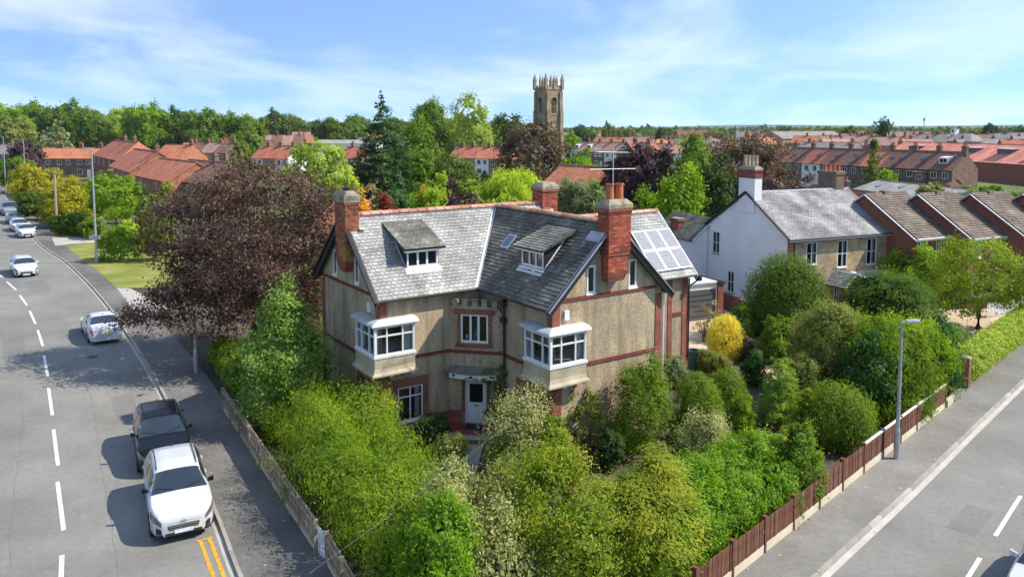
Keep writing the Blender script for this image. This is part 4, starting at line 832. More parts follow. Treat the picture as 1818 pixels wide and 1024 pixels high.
def cloud(seed, blobs, n, L, W, mode='out', clump=None, sig=None, flat=1.0, core=0.25, jit=0.7, shell=0.14, rough=0.16, lo=None, cw=0.6, ck=2.0):
    """leaf-shaped faces in clumps through the blobs (cx,cy,cz,rx,ry,rz); returns verts, quads, rnd"""
    g = np.random.default_rng(seed); B = np.array(blobs, float)
    A = (B[:,3]*B[:,4]+B[:,4]*B[:,5]+B[:,3]*B[:,5]); A /= A.sum()
    K = clump or max(30, n//75)
    lob = [rand_dirs(g, 14) for _ in range(len(B))]; amp = g.uniform(-1,1,size=(len(B),14))
    def surf(m, sh):
        bi = g.choice(len(B), size=m, p=A); d = rand_dirs(g, m)
        mod = np.zeros(m)
        for b in range(len(B)):
            k = bi == b
            if k.any(): mod[k] = (np.exp(6*(d[k] @ lob[b].T - 1))*amp[b]).sum(1)
        rr = (1 + rough*mod*1.6) * (1 - np.abs(g.normal(0, sh, m)))
        p = B[bi,:3] + d*B[bi,3:6]*rr[:,None]
        nn = d/B[bi,3:6]; nn /= np.linalg.norm(nn,axis=1)[:,None]
        ins = np.zeros(m, bool)
        for b in range(len(B)):
            q = (p-B[b,:3])/B[b,3:6]; ins |= ((q*q).sum(1) < 0.66) & (bi != b)
        ok = ~ins
        if lo is not None: ok &= p[:,2] > lo
        return p[ok], nn[ok]
    cp, cn = surf(int(K*1.5), shell)
    cp, cn = cp[:K], cn[:K]; cr = g.random(len(cp))
    s = sig or (B[:,3:6].mean()*0.16)
    ci = g.integers(0, len(cp), n)
    off = g.normal(size=(n,3))*s; off[:,2] *= flat
    p = cp[ci]+off; nrm = cn[ci] + off/s*0.25 + g.normal(size=(n,3))*jit; nrm /= np.linalg.norm(nrm,axis=1)[:,None]
    if lo is not None: p[:,2] = np.maximum(p[:,2], lo + g.random(n)*s)
    if mode == 'out': ax = cn[ci]*.8 + g.normal(size=(n,3))*.7 + np.array([0,0,.25])
    elif mode == 'up': ax = cn[ci]*.5 + g.normal(size=(n,3))*.35 + np.array([0,0,.8])
    elif mode == 'droop': ax = cn[ci]*.35 + g.normal(size=(n,3))*.3 + np.array([0,0,-1.0])
    elif mode == 'flat': ax = cn[ci]*np.array([1,1,.2]) + g.normal(size=(n,3))*.5; nrm = nrm*.4 + np.array([0,0,1.0])
    else: ax = g.normal(size=(n,3))
    ln = L*g.uniform(.5,1.55,n); wd_ = W*g.uniform(.7,1.25,n); rv = np.clip(cr[ci]*cw + g.random(n)*(1.02-cw), 0, 1)
    if core:      # larger leaves deeper inside close the gaps
        m = int(n*core); kp, kn = surf(int(m*1.3), .05); kp = kp[:m]; kn = kn[:m]; m = len(kp); bc = B[:,:3].mean(0)
        kp = kp - kn*np.minimum(.32*B[:,3:6].min(), 1.2)*g.uniform(.8,1.5,m)[:,None]
        if lo is not None: kp[:,2] = np.maximum(kp[:,2], lo)
        p = np.vstack([p,kp]); nrm = np.vstack([nrm, kn+g.normal(size=(m,3))*.35]); nrm /= np.linalg.norm(nrm,axis=1)[:,None]
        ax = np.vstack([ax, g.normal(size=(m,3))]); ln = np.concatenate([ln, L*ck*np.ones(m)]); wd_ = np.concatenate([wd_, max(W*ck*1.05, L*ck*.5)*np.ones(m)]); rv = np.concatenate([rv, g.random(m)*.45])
    t = ax - nrm*(ax*nrm).sum(1)[:,None]; t /= (np.linalg.norm(t,axis=1)[:,None]+1e-9); b = np.cross(nrm, t)
    m = len(p); V = np.empty((m,4,3)); h = ln[:,None]*t; w = (wd_/2)[:,None]*b
    V[:,0] = p; V[:,1] = p+h*.5+w; V[:,2] = p+h-nrm*(.12*ln)[:,None]; V[:,3] = p+h*.5-w
    return V.reshape(-1,3), rv
def quads_mesh(name, V, rv, mat):
    n = len(rv); me = bpy.data.meshes.new(name); me.vertices.add(n*4); me.vertices.foreach_set('co', V.astype(np.float32).ravel())
    me.loops.add(n*4); me.loops.foreach_set('vertex_index', np.arange(n*4, dtype=np.int32)); me.polygons.add(n)
    me.polygons.foreach_set('loop_start', np.arange(0,n*4,4,dtype=np.int32))
    at = me.attributes.new('rnd','FLOAT','FACE'); at.data.foreach_set('value', rv.astype(np.float32)); me.materials.append(mat); me.update(calc_edges=True); return me
def limbs(h, r0, spread, seed, n=6, top=.75, fork=.3, lean=0.0, seg=5):
    rg = random.Random(seed); mb = MB(); tr = [(lean*t*h + rg.uniform(-.02,.02)*h*t, rg.uniform(-.02,.02)*h*t, h*top*t) for t in [i/seg for i in range(seg+1)]]
    mb.tube(tr, [r0*(1.25 if i == 0 else 1-.75*i/seg) for i in range(seg+1)], 8)
    for k in range(n):
        t = fork+(1-fork)*k/max(1,n); i = min(seg-1, int(t*seg)); p = Vector(tr[i])+(Vector(tr[i+1])-Vector(tr[i]))*(t*seg-i); a = k*2.4+rg.uniform(-.4,.4); L = spread*(1-.45*t)*rg.uniform(.75,1.1)
        q1 = p+Vector((math.cos(a)*L*.5, math.sin(a)*L*.5, L*.35)); q2 = p+Vector((math.cos(a)*L, math.sin(a)*L, L*rg.uniform(.4,.7))); rr = r0*(1-.7*t)*.5
        mb.tube([p,q1,q2],[rr,rr*.6,rr*.2],6)
        for s in (-1,1):
            e = q1+Vector((math.cos(a+s*.7)*L*.5, math.sin(a+s*.7)*L*.5, L*.3)); mb.tube([q1,e],[rr*.45,rr*.12],5)
    return mb
PLANT_N = 0
def plant(name, label, cat, mat, loc, w, h, shape='dome', leaf=(0.1,0.06), dens=3.2, mode='out', trunk=None, depth=None, group=None, core=.25, blobs=None, lo=0.05, rz=None, flat=1.0, sig=None, jit=.7, shell=.14, rough=.16, crown_name='foliage', cw=.7, nmax=60000):
    global PLANT_N; PLANT_N += 1; sd_ = PLANT_N*7+3; rg = random.Random(sd_); dp = (depth or w)
    if blobs is None:
        a, b = w/2, dp/2
        if shape == 'dome': blobs = [(0,0,h*.45,a,b,h*.55)] + [(rg.uniform(-.4,.4)*a, rg.uniform(-.4,.4)*b, h*rg.uniform(.45,.68), a*.55, b*.55, h*.32) for _ in range(4)]
        elif shape == 'ball': blobs = [(0,0,h*.5,a,b,h*.5)]
        elif shape == 'smooth':
            if sig is None: sig = .04*w
            blobs = [(0,0,h*.42,a,b,h*.58),(0,0,h*.28,a*.98,b*.98,h*.32)]
        elif shape == 'cone': blobs = [(0,0,h*(.06+.86*t),a*(1-.86*t)+.05,b*(1-.86*t)+.05,h*.17) for t in [0,.18,.36,.54,.72,.9]]
        elif shape == 'loose': blobs = [(0,0,h*.5,a*.75,b*.75,h*.42)] + [(math.cos(k*1.1)*a*.55, math.sin(k*1.1)*b*.55, h*rg.uniform(.3,.8), a*.42, b*.42, h*.2) for k in range(7)]
        elif shape == 'tree': blobs = [(0,0,h*.62,a*.7,b*.7,h*.36)] + [(math.cos(k*2.4)*a*rg.uniform(.35,.62), math.sin(k*2.4)*b*rg.uniform(.35,.62), h*(.38+.5*k/9), a*rg.uniform(.32,.46), b*rg.uniform(.32,.46), h*.15) for k in range(9)]
        elif shape == 'ragged': blobs = [(0,0,h*.3,a*.9,b*.9,h*.32)] + [(math.cos(k*2.4)*a*rg.uniform(.2,.75), math.sin(k*2.4)*b*rg.uniform(.2,.75), h*(.45+.02*k), a*rg.uniform(.18,.30), b*rg.uniform(.18,.30), h*rg.uniform(.22,.42)) for k in range(11)]
        elif shape == 'column': blobs = [(0,0,h*.5,a,b,h*.5),(0,0,h*.25,a*.95,b*.95,h*.25),(rg.uniform(-.1,.1)*a,0,h*.75,a*.7,b*.7,h*.28)]
        elif shape == 'hedge': blobs = [(0,0,h*.5,a,b,h*.5)]
    B = np.array(blobs); area = sum(4.2*((x*y)**1.6/3+(x*z)**1.6/3+(y*z)**1.6/3)**(1/1.6)*3**0 for x,y,z in B[:,3:6])*.62
    n = int(min(nmax, max(600, area*dens/(leaf[0]*leaf[1]*.5))))
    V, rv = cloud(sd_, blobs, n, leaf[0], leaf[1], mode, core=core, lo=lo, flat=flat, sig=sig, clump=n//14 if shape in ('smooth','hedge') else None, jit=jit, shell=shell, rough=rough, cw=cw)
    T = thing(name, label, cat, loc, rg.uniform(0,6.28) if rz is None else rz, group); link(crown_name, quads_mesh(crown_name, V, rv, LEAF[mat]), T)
    if trunk: limbs(h, trunk, w*.42, sd_, n=7).build('trunk', M['bark'], T, smooth=True)
    else:
        mb = MB()
        for k in range(4): aa = k*1.57+.4; mb.tube([(0.03*math.cos(aa),.03*math.sin(aa),0),(w*.12*math.cos(aa),dp*.12*math.sin(aa),h*.5)],[.035*min(1.5,h/2),.012],5)
        mb.build('stem', M['bark'], T)
    return T
def px_plant(name, label, cat, mat, x0, x1, ytop, ybase, shape='dome', back=.28, **kw):
    """size and place from the plant's outline in the photograph: base line on the ground, width and top at the plant's own distance"""
    xm = (x0+x1)/2; g = G(xm, ybase, .05); wm = (x1-x0)*g[1]/F_PX; D = g[1]+wm*back; wm = (x1-x0)*D/F_PX; top = zat(xm, ytop, D)
    return plant(name, label, cat, mat, (xat(xm,D), D, .03), wm, max(.4, top), shape, **kw)
# --- front garden
beech_b = [(0,0,6.0,3.6,3.6,3.3)] 
_rg = random.Random(4)
for k in range(22):
    a = k*2.399; t = k/22; zc = 2.3+7.2*t; rad = (5.6*math.sin(math.pi*(.30+.56*t)))*(.86+.2*_rg.random())*.82
    beech_b.append((math.cos(a)*rad*.78, math.sin(a)*rad*.78, zc, 1.7+.35*_rg.random(), 1.7+.35*_rg.random(), .85+.3*_rg.random()))
for x_, z_, r_ in ((-2.2,9.0,1.9),(-.3,9.7,2.0),(1.7,9.4,2.0),(3.3,8.6,1.8),(-3.6,8.0,1.7)): beech_b.append((x_, .3, z_, r_, r_, .95))
for a, r_, zc in ((3.0,5.2,3.3),(3.35,5.9,2.6),(2.7,4.6,4.4),(3.9,4.8,3.0),(3.2,4.2,6.2)): beech_b.append((math.cos(a)*r_, math.sin(a)*r_, zc, 1.3,1.2,.55))
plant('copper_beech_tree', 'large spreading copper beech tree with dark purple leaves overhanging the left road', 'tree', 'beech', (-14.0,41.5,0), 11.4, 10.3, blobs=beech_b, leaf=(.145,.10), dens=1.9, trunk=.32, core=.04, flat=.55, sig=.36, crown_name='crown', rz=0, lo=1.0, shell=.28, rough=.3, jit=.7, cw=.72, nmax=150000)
px_plant('laurel_bush', 'tall glossy green pointed bush between the copper beech and the house', 'bush', 'holly_l', 404,588,500,775,'cone', leaf=(.13,.08), dens=3.2, rough=.25, blobs=[(0,0,1.0,2.1,2.0,1.1),(0,0,2.0,2.05,1.9,1.2),(.1,0,3.1,1.7,1.6,1.2),(-.1,0,4.2,1.15,1.1,1.1),(0,.1,5.2,.62,.62,1.05)])
hb = []
for t in np.linspace(0,1,10): hb.append((-1.4+5.5*t+.25*math.sin(9*t), 4.6-10.6*t, 1.15, 1.15, 1.1, 1.45+.12*math.sin(11*t)))
for t in np.linspace(0,1,10): hb.append((.15+5.4*t+.3*math.sin(7*t), 5.0-10.3*t, 1.0+.15*math.sin(6*t), 1.1, 1.05, 1.32))
plant('conifer_hedge', 'big bright lime green conifer hedge behind the left fence', 'hedge', 'thuja', (-7.2,25.75,.05), 4, 3.5, blobs=hb, leaf=(.13,.036), dens=1.8, mode='up', rz=0, core=.10, sig=.24, jit=.5, rough=.3, nmax=140000)
P_ = px_plant
P_('variegated_shrub', 'cream variegated rounded shrub beside the front door steps', 'shrub', 'varieg', 852,974,712,862,'ball', leaf=(.08,.05), rough=.25)
P_('variegated_shrub', 'tall cream and green variegated shrub at the bottom centre corner', 'shrub', 'varieg', 715,975,838,1120,'ragged', leaf=(.085,.05), dens=3.0, rough=.3, sig=.16)
P_('laurel_bush', 'bright green leafy bush between hedge and variegated shrub at the bottom', 'bush', 'laurel', 690,850,880,1150,'dome', leaf=(.1,.06))
P_('photinia_shrub', 'tall loose yellow green shrub with red tinted leaves, front corner of the garden', 'shrub', 'photinia', 915,1098,800,1085,'dome', leaf=(.09,.045), rough=.4, dens=3.0, sig=.22)
P_('golden_yew', 'golden green yew with drooping feathery sprays near the right fence', 'shrub', 'gold_yew', 1040,1240,822,1065,'dome', leaf=(.12,.034), mode='flat', dens=2.6, flat=.5, sig=.2)
lq0, lq1 = G(1225,1090), G(1450,910); ld = (lq1-lq0)[:2]; ll = np.linalg.norm(ld); lb = []
for t in np.linspace(0,1,11):
    for off, hh, rr_ in ((1.0,.95,.85),(1.8,1.15,.95)): lb.append((t*ll+.2*math.sin(9*t), off, hh*(1.15-.25*t), rr_, rr_*.9, hh*(1.3-.25*t)))
plant('cherry_laurel_hedge', 'glossy bright green laurel hedge bulging over the right fence', 'hedge', 'laurel', (lq0[0],lq0[1],.05), 4,2, blobs=lb, leaf=(.12,.05), dens=2.2, sig=.13, jit=.55, rz=math.atan2(ld[1],ld[0]))
P_('variegated_holly', 'grey cream variegated holly cone behind the laurel hedge', 'shrub', 'varieg', 1212,1310,740,850,'column', leaf=(.07,.045), rough=.3)
P_('climbing_shrub', 'tall loose shrub growing against the sunlit right gable wall', 'shrub', 'green', 1082,1218,640,815,'ragged', leaf=(.085,.055), dens=2.3, core=.1, sig=.15)
P_('climbing_shrub', 'smaller pale leaved shrub under the right bay window', 'shrub', 'olive', 1000,1088,682,815,'ragged', leaf=(.09,.06), dens=1.6, core=.08)
P_('yew_dome', 'clipped yew dome, left one of the pair beside the gable', 'shrub', 'yew', 1204,1292,664,800,'smooth', leaf=(.11,.03), mode='up', dens=3.6, shell=.05, rough=.07)
P_('yew_dome', 'clipped yew dome, right one of the pair beside the gable', 'shrub', 'yew', 1258,1338,654,765,'smooth', leaf=(.11,.03), mode='up', dens=3.6, shell=.05, rough=.07)
gS = G(1390,765); hS = zat(1390,600,gS[1]+.6); sb_ = []
for k in range(9):
    t = k/8; z = hS*(.10+.84*t); rad = .95*(1-t)+.10; n_ = 6 if t < .8 else 3
    for j in range(n_): a_ = k*.7+j*6.283/n_; sb_.append((math.cos(a_)*rad*.62, math.sin(a_)*rad*.62, z-.05*rad, rad*.42+.04, rad*.42+.04, .12))
plant('spruce_sapling', 'young bright green spruce with a bare pointed leader', 'tree', 'spruce', (gS[0],gS[1]+.6,.05), 2, hS, blobs=sb_, leaf=(.12,.032), dens=2.0, mode='flat', core=.06, sig=.10, flat=.6, crown_name='crown', trunk=.05, rz=0, lo=.15)
mb = MB(); mb.tube([(0,0,hS*.9),(0,0,hS+.75)],[.02,.008],5)
for k in range(9): a_ = k*1.3; z = hS+.12+.55*(k//3)/3; mb.tube([(0,0,z),(.26*math.cos(a_)*(1-.25*(k//3)),.26*math.sin(a_)*(1-.25*(k//3)),z+.10)],[.02,.012],5)
_sp = [o for o in COL.objects if o.name.startswith('spruce_sapling')][0]; mb.build('leader', LEAF['spruce'], _sp)
P_('yew_dome', 'yellow green yew dome behind the fence near the right lamp post', 'shrub', 'yew', 1445,1565,686,805,'smooth', leaf=(.13,.032), mode='up', dens=3.4, rough=.2, sig=.16)
P_('laurel_bush', 'leafy bush with pale flowers above the right fence', 'bush', 'green', 1395,1472,762,905,'dome', leaf=(.09,.055))
P_('golden_shrub', 'small yellow flowering shrub between laurel hedge and spruce', 'shrub', 'yellow', 1392,1426,762,830,'ball', leaf=(.07,.03), dens=2)
P_('mixed_shrub', 'brownish green mixed shrub behind the spruce sapling', 'shrub', 'olive', 1412,1532,548,715,'dome', leaf=(.11,.06), rough=.3)
P_('bronze_shrub', 'bronze tipped dark shrub beside the round topped cypress', 'shrub', 'brown', 1478,1570,556,690,'loose', leaf=(.12,.07), rough=.3)
P_('dark_bush', 'dark glossy leaved bush left of the lamp post', 'bush', 'holly', 1500,1600,605,750,'dome', leaf=(.12,.07), rough=.25)
P_('cypress', 'tall feathery yellow green cypress behind the right lamp post', 'tree', 'thuja', 1512,1672,566,745,'dome', leaf=(.15,.04), mode='droop', dens=2.4, crown_name='crown', rough=.3, trunk=.08)
P_('yew_bush', 'yellow green upright conifer right of the lamp post', 'shrub', 'yew', 1592,1668,628,752,'column', leaf=(.14,.035), mode='up')
P_('holly_tree', 'dark green holly beside the brick gate pier', 'tree', 'holly', 1636,1722,560,712,'column', leaf=(.12,.07), crown_name='crown', trunk=.07)
P_('golden_shrub', 'narrow golden leaved shrub beside the dark holly', 'shrub', 'yellow', 1644,1668,645,712,'column', leaf=(.1,.03), dens=2)
P_('golden_shrub', 'round golden yellow shrub beyond the water butt', 'shrub', 'yellow', 1262,1324,562,640,'smooth', leaf=(.09,.04), rough=.12, shell=.06)
P_('bare_shrub', 'thin twiggy olive shrub in front of the garage', 'shrub', 'twig', 1228,1284,527,610,'loose', leaf=(.10,.05), dens=.8, core=0)
P_('garden_shrub', 'pale green leafy shrub beside the water butt', 'shrub', 'willow', 1172,1228,634,690,'dome', leaf=(.09,.05))
P_('garden_shrub', 'feathery rosemary green shrub right of the water butt', 'shrub', 'olive', 1244,1300,626,668,'dome', leaf=(.13,.03), mode='up')
P_('garden_shrub', 'dark leafy shrub with upright shoots by the white wall', 'shrub', 'green', 1300,1350,530,612,'loose', leaf=(.12,.08), dens=1.8)
P_('garden_shrub', 'brownish low shrub under the golden yellow ball', 'shrub', 'brown', 1290,1362,598,640,'dome', leaf=(.1,.06))
P_('big_yew', 'large clipped ball of dark green yew before the white house', 'tree', 'yew_d', 1334,1472,455,612,'smooth', leaf=(.16,.05), mode='out', dens=3.6, shell=.05, rough=.08, trunk=.1, crown_name='crown')
P_('big_yew', 'wide dark green yew with layered sprays right of the porch', 'tree', 'yew_d', 1518,1668,482,618,'dome', leaf=(.2,.055), mode='flat', dens=3.0, flat=.5, sig=.28, trunk=.1, crown_name='crown')
P_('cherry_tree', 'open branching yellow green tree at the right edge', 'tree', 'cherry', 1640,1860,428,590,'tree', leaf=(.15,.09), dens=2.0, core=.02, trunk=.16, crown_name='crown', back=.1, rough=.3)
P_('leafy_tree', 'bright green leafy tree between the white house and the brick terrace', 'tree', 'bright', 1575,1690,447,560,'dome', leaf=(.2,.13), dens=2, crown_name='crown', trunk=.1)
P_('low_shrub', 'dark low shrub beside the door below the left window', 'shrub', 'darkg', 735,800,735,812,'dome', leaf=(.07,.04))
P_('low_shrub', 'brown green heath shrub beside the curved path', 'shrub', 'olive', 762,826,772,838,'dome', leaf=(.06,.03))
P_('low_shrub', 'bright fern clump beneath the variegated shrub', 'shrub', 'bright', 868,948,790,850,'dome', leaf=(.12,.04), mode='up')
P_('low_shrub', 'grey blue juniper behind the corner shrubs', 'shrub', 'willow', 868,942,815,900,'dome', leaf=(.15,.03), dens=2)
P_('low_shrub', 'golden leaved shrub between the right bay pier and the gable shrub', 'shrub', 'photinia', 955,1015,740,860,'dome', leaf=(.08,.05))
P_('low_shrub', 'dark clipped shrub in front of the right window', 'shrub', 'gold_yew', 925,972,705,790,'column', leaf=(.1,.03), mode='up')
P_('low_shrub', 'dark undergrowth shrub between the gable shrubs', 'shrub', 'darkg', 1060,1110,765,840,'dome', leaf=(.08,.05))
P_('low_shrub', 'mixed green shrub in front of the right gable', 'shrub', 'olive', 1150,1210,792,860,'dome', leaf=(.09,.05))
P_('garden_shrub', 'dark green bush left of the spruce sapling', 'shrub', 'holly', 1326,1372,622,690,'dome', leaf=(.09,.05))
P_('garden_shrub', 'loose olive bush behind the spruce sapling leader', 'shrub', 'green', 1352,1432,560,650,'ragged', leaf=(.1,.06))
P_('garden_shrub', 'bushy green shrub right of the spruce sapling', 'shrub', 'olive', 1408,1470,630,735,'dome', leaf=(.09,.05))
P_('garden_shrub', 'low leafy clump between the yew domes and the spruce', 'shrub', 'bright', 1300,1352,700,770,'dome', leaf=(.09,.04))
P_('low_shrub', 'yellow tipped shrub left of the small yew dome', 'shrub', 'photinia', 1425,1470,700,790,'dome', leaf=(.09,.05))
gc = G(889,735); vb = [(0,0,z,.34+.1*math.sin(z*3),.3,.35) for z in (.6,1.0,1.5,2.0,2.4)] + [(-.4,0,2.3,.4,.3,.3),(.35,0,1.8,.3,.25,.3)]
plant('climbing_vine', 'light green climbing plant on the downpipe right of the front door', 'vine', 'green', (-.55,31.15,.05), 1, 2.6, blobs=vb, leaf=(.1,.05), dens=2, core=.05, rz=0)
# ------------------------------------------------------------------ fences, gate, hedges, lamp posts, small things
def board_mesh(w, h, mat, r, th=.02, taper=False):
    mb = MB(); mb.cur = r; mb.hexa([(0,0,0),(w,0,0),(w,th*.5,0),(0,th,0),(0,0,h),(w,0,h),(w,th*.5,h),(0,th,h)]); return mb.mesh('board', mat)
def fence(label, A, B, h, base_h, mats_, bw=.125, panel=1.85, cap=None, pw_=.055, ph_=.06):
    A = np.array(A[:2]); B = np.array(B[:2]); d = B-A; L = np.linalg.norm(d); d /= L; T = thing('garden_fence', label, 'fence', (*A, .1), math.atan2(d[1],d[0]))
    rg = random.Random(int(L*100)); bm = [[board_mesh(bw*.90, h-base_h+rg.uniform(-.015,.01), mats_[0], min(1,max(0,rg.gauss(.5,.25)))) for _ in range(8)]][0]
    np_ = max(1,round(L/panel)); pl = L/np_
    pm = MB(); pm.box((-pw_,-.03,0),(pw_,.09,h+ph_)); pm.box((-pw_-.01,-.04,h+ph_),(pw_+.01,.10,h+ph_+.02)); post_me = pm.mesh('post', mats_[1])
    gm = MB(); gm.box((.06,-.01,-.1),(pl-.06,.045,base_h)); gb = gm.mesh('gravel_board', M['gravelboard'])
    rm = MB(); rm.box((.055,.035,0),(pl-.055,.075,.07)); rail = rm.mesh('rail', mats_[1])
    if cap is not None: cm = MB(); cm.box((.06,-.025,0),(pl-.06,.06,.05)); capm = cm.mesh('capping', M['white'])
    for i in range(np_+1): o = link('post', post_me, T); o.location = (i*pl,0,0)
    for i in range(np_):
        o = link('gravel_board', gb, T); o.location = (i*pl,0,0)
        for z in (base_h+.12, h-.2): o = link('rail', rail, T); o.location = (i*pl,0,z)
        n = int((pl-.11)/bw); 
        for k in range(n+1):
            x = i*pl+.06+k*(pl-.12-bw)/n; o = link('board', bm[rg.randrange(8)], T); o.location = (x,rg.uniform(-.012,.006),base_h+.004); o.rotation_euler = (0,rg.uniform(-.004,.004),0)
        if cap is not None and i in cap: o = link('capping', capm, T); o.location = (i*pl,0,h+.005)
    return T
rA, rB = G(1235,1085), G(1677.5,727)
fence('reddish brown close boarded fence on concrete gravel boards beside the right pavement', rA, rB, 1.04, .27, (M['wood_red'],M['wood_red']), .105, 1.83, cap=[6,7,8,9,10])
lA, lB = G(398,730), G(563,984)
fence('weathered grey brown low board fence along the left pavement', lB, lA, .98, .12, (M['wood_grey'],M['wood_grey']), .125, 1.8, pw_=.03, ph_=-.02)
lC, lD = G(583,1006), G(640,1110)
fence('short weathered board fence beyond the white gate at the bottom', lD, lC, .98, .12, (M['wood_grey'],M['wood_grey']), .125, 1.8, pw_=.03, ph_=-.02)
g0, g1 = G(566,988), G(582,1003); gd = g1-g0; T = thing('garden_gate', 'small white slatted gate between the two left fence lengths', 'gate', (g0[0],g0[1],.1), math.atan2(gd[1],gd[0])); gl = np.linalg.norm(gd[:2])
for z in (.12,.62): mb = MB(); mb.box((0,0,z),(gl,.03,z+.08)); mb.build('rail', M['white'], T)
for k in range(5): mb = MB(); x = .02+k*(gl-.1)/4; mb.box((x,-.02,.05),(x+.07,-.002,.85)); mb.build('slat', M['white'], T)
# concrete end wall curving in, brick pier
ew = MB(); c0 = G(1680,724); pts = [G(1679,726), G(1690,716), G(1692,700), G(1680,688)]
for a, b in zip(pts[:-1],pts[1:]): ew.bar((a[0],a[1],.2),(b[0],b[1],.2),.16,.4)
o = ew.build('kerb_wall', M['gravelboard']); tag(o, 'low curved concrete wall at the end of the red brown fence', 'wall')
def pier(px,py,ytop,w,label,group=None):
    g = G(px,py); h = zat(px,ytop,g[1]); T = thing('gate_pier', label, 'pier', (g[0],g[1],0), R(46), group); mb = MB(); mb.box((-w/2,-w/2,0),(w/2,w/2,h-.1)); mb.build('shaft', M['brick'], T); mb = MB(); mb.box((-w/2-.03,-w/2-.03,h-.1),(w/2+.03,w/2+.03,h-.02)); mb.hexa([(-w/2-.03,-w/2-.03,h-.02),(w/2+.03,-w/2-.03,h-.02),(w/2+.03,w/2+.03,h-.02),(-w/2-.03,w/2+.03,h-.02),(-.05,-.05,h+.06),(.05,-.05,h+.06),(.05,.05,h+.06),(-.05,.05,h+.06)]); mb.build('capstone', M['stone'], T)
pier(1713,690,633,.34,'red brick gate pier beside the clipped hedge')
def hedge(label, A, B, w, h, mat, leaf, dens=3, mode='out', name='clipped_hedge'):
    A = np.array(A[:2]); B = np.array(B[:2]); d = B-A; L = np.linalg.norm(d); n = max(3,int(L/(w*.45))); bl = [(L*i/(n-1),0,h*.5,w*.5,w*.5,h*.5) for i in range(n)] + [(L*(i+.5)/(n-1),0,h*.55,w*.52,w*.55,h*.45) for i in range(n-1)]
    return plant(name, label, 'hedge', mat, (*A,.05), w, h, 'hedge', blobs=bl, leaf=leaf, dens=dens, mode=mode, rz=math.atan2(d[1],d[0]), shell=.05, rough=.06, sig=.05*w, nmax=34000)
hp, hq = G(1733,690), G(1850,592); hedge('clipped bright green hedge along the right pavement beyond the brick pier', hp+np.array([-.1,.9,0]), hq+np.array([0,.9,0]), 1.3, 1.75, 'lightg', (.1,.06))
def lamp(px,py,ytop,label,arm=.8,side=1,group=None,r=.075,ang=0):
    g = G(px,py); h = zat(px,ytop,g[1]); T = thing('street_lamp', label, 'street lamp', (g[0],g[1],.1), ang, group)
    mb = MB(); mb.lathe([(0,0),(r*1.35,0),(r*1.35,1.1),(r,1.2),(r*.55,h-.15),(r*.55,h-.06),(0,h-.06)],10); mb.build('column', M['steel'], T, smooth='auto')
    mb = MB(); mb.tube([(0,0,h-.12),(side*arm*.3,0,h-.05)],r*.45,8); mb.build('bracket', M['steel'], T)
    mb = MB(); a = side*arm*.25; b = side*arm; n = 8
    for i in range(n):
        pass
    x0,x1 = min(a,b),max(a,b); mb.hexa([(x0,-.06,h-.09),(x1,-.1,h-.07),(x1,.1,h-.07),(x0,.06,h-.09),(x0,-.05,h-.01),(x1,-.08,h-.0),(x1,.08,h-.0),(x0,.05,h-.01)]); mb.build('lantern', M['steel'] if side < 0 else M['alu'], T)
    mb = MB(); mb.box((x0+(x1-x0)*.35,-.07,h-.105),(x1-.05,.07,h-.088)); mb.build('lens', M['lamp_clear'], T)
    mb = MB(); mb.box((-r*1.36,-.05,.35),(-r*1.2,.05,.9)); mb.build('access_door', M['steel'], T)
    return T
lamp(1591,818,572,'grey steel street lamp on the right pavement beside the brown fence', .62, 1)
lt_ = lamp(172,468,266,'grey street lamp with a white street sign on the left verge lawn', 1.0, -1, r=.11)
lamp(47,352,248,'grey street lamp beyond the golden conifers on the left road', 1.3, -1, r=.11, group='far left road lamps')
lamp(11,346,243,'grey street lamp at the far left edge beyond the parked van', 1.3, -1, r=.11)
lamp(349,664,560,'grey post half hidden under the copper beech by the left pavement', .2, -1, r=.09)
# wooden telegraph pole on the left pavement
g = G(102,418); T = thing('telegraph_pole', 'thin wooden pole in front of the round golden conifer', 'pole', (g[0],g[1],.1)); hh = zat(102,305,g[1]); mb = MB(); mb.tube([(0,0,0),(0,0,hh)],[.16,.12],8); mb.build('shaft', m_plain('pole_wood',(.33,.28,.21),.9), T); mb = MB(); mb.box((-.2,-.1,hh-.3),(.2,.1,hh-.1)); mb.build('cap', M['steel'], T)
g = G(52,386); T = thing('short_post', 'short grey post beside the blue bins', 'post', (g[0],g[1],.1)); mb = MB(); mb.tube([(0,0,0),(0,0,2.2)],.09,8); mb.build('shaft', M['steel'], T)
# street sign fixed to the lamp column
gs = G(172,468); zz = zat(170,421,gs[1]); T = thing('street_sign', 'small white direction sign with black lettering on the left lamp column', 'sign', (gs[0],gs[1]-.14,zz)); mb = MB(); mb.box((-.85*.62,-.015,-.16),(.62*.8,.015,.16)); mb.build('plate', M['white'], T)
mb = MB(); mb.box((-.50,-.02,-.13),(.46,-.016,-.115)); mb.box((-.50,-.02,.115),(.46,-.016,.13)); mb.face([(-.46,-.02,0),(-.36,-.02,.09),(-.36,-.02,-.09)])
for k in range(9): mb.box((-.27+k*.075,-.02,-.06),(-.22+k*.075,-.016,.06))
mb.build('lettering', M['black'], T)
# water butt
T = thing('water_butt', 'dark green ribbed plastic water butt beside the extension downpipe', 'water butt', (*G(1231,656)[:2],.05)); mb = MB(); prof = [(0,0),(.27,0)]
for i in range(6): z = .08+i*.14; rr_ = .28+.02*i/3; prof += [(rr_,z),(rr_+.012,z+.04),(rr_,z+.08)]
prof += [(.34,.95),(.36,.97),(.36,1.0),(.31,1.0),(.30,.7),(0,.7)]; mb.lathe(prof,18); mb.build('barrel', M['plasticgreen'], T, smooth='auto'); mb = MB(); mb.tube([(0,-.3,.15),(0,-.38,.13)],.025,6); mb.build('tap', M['iron'], T)
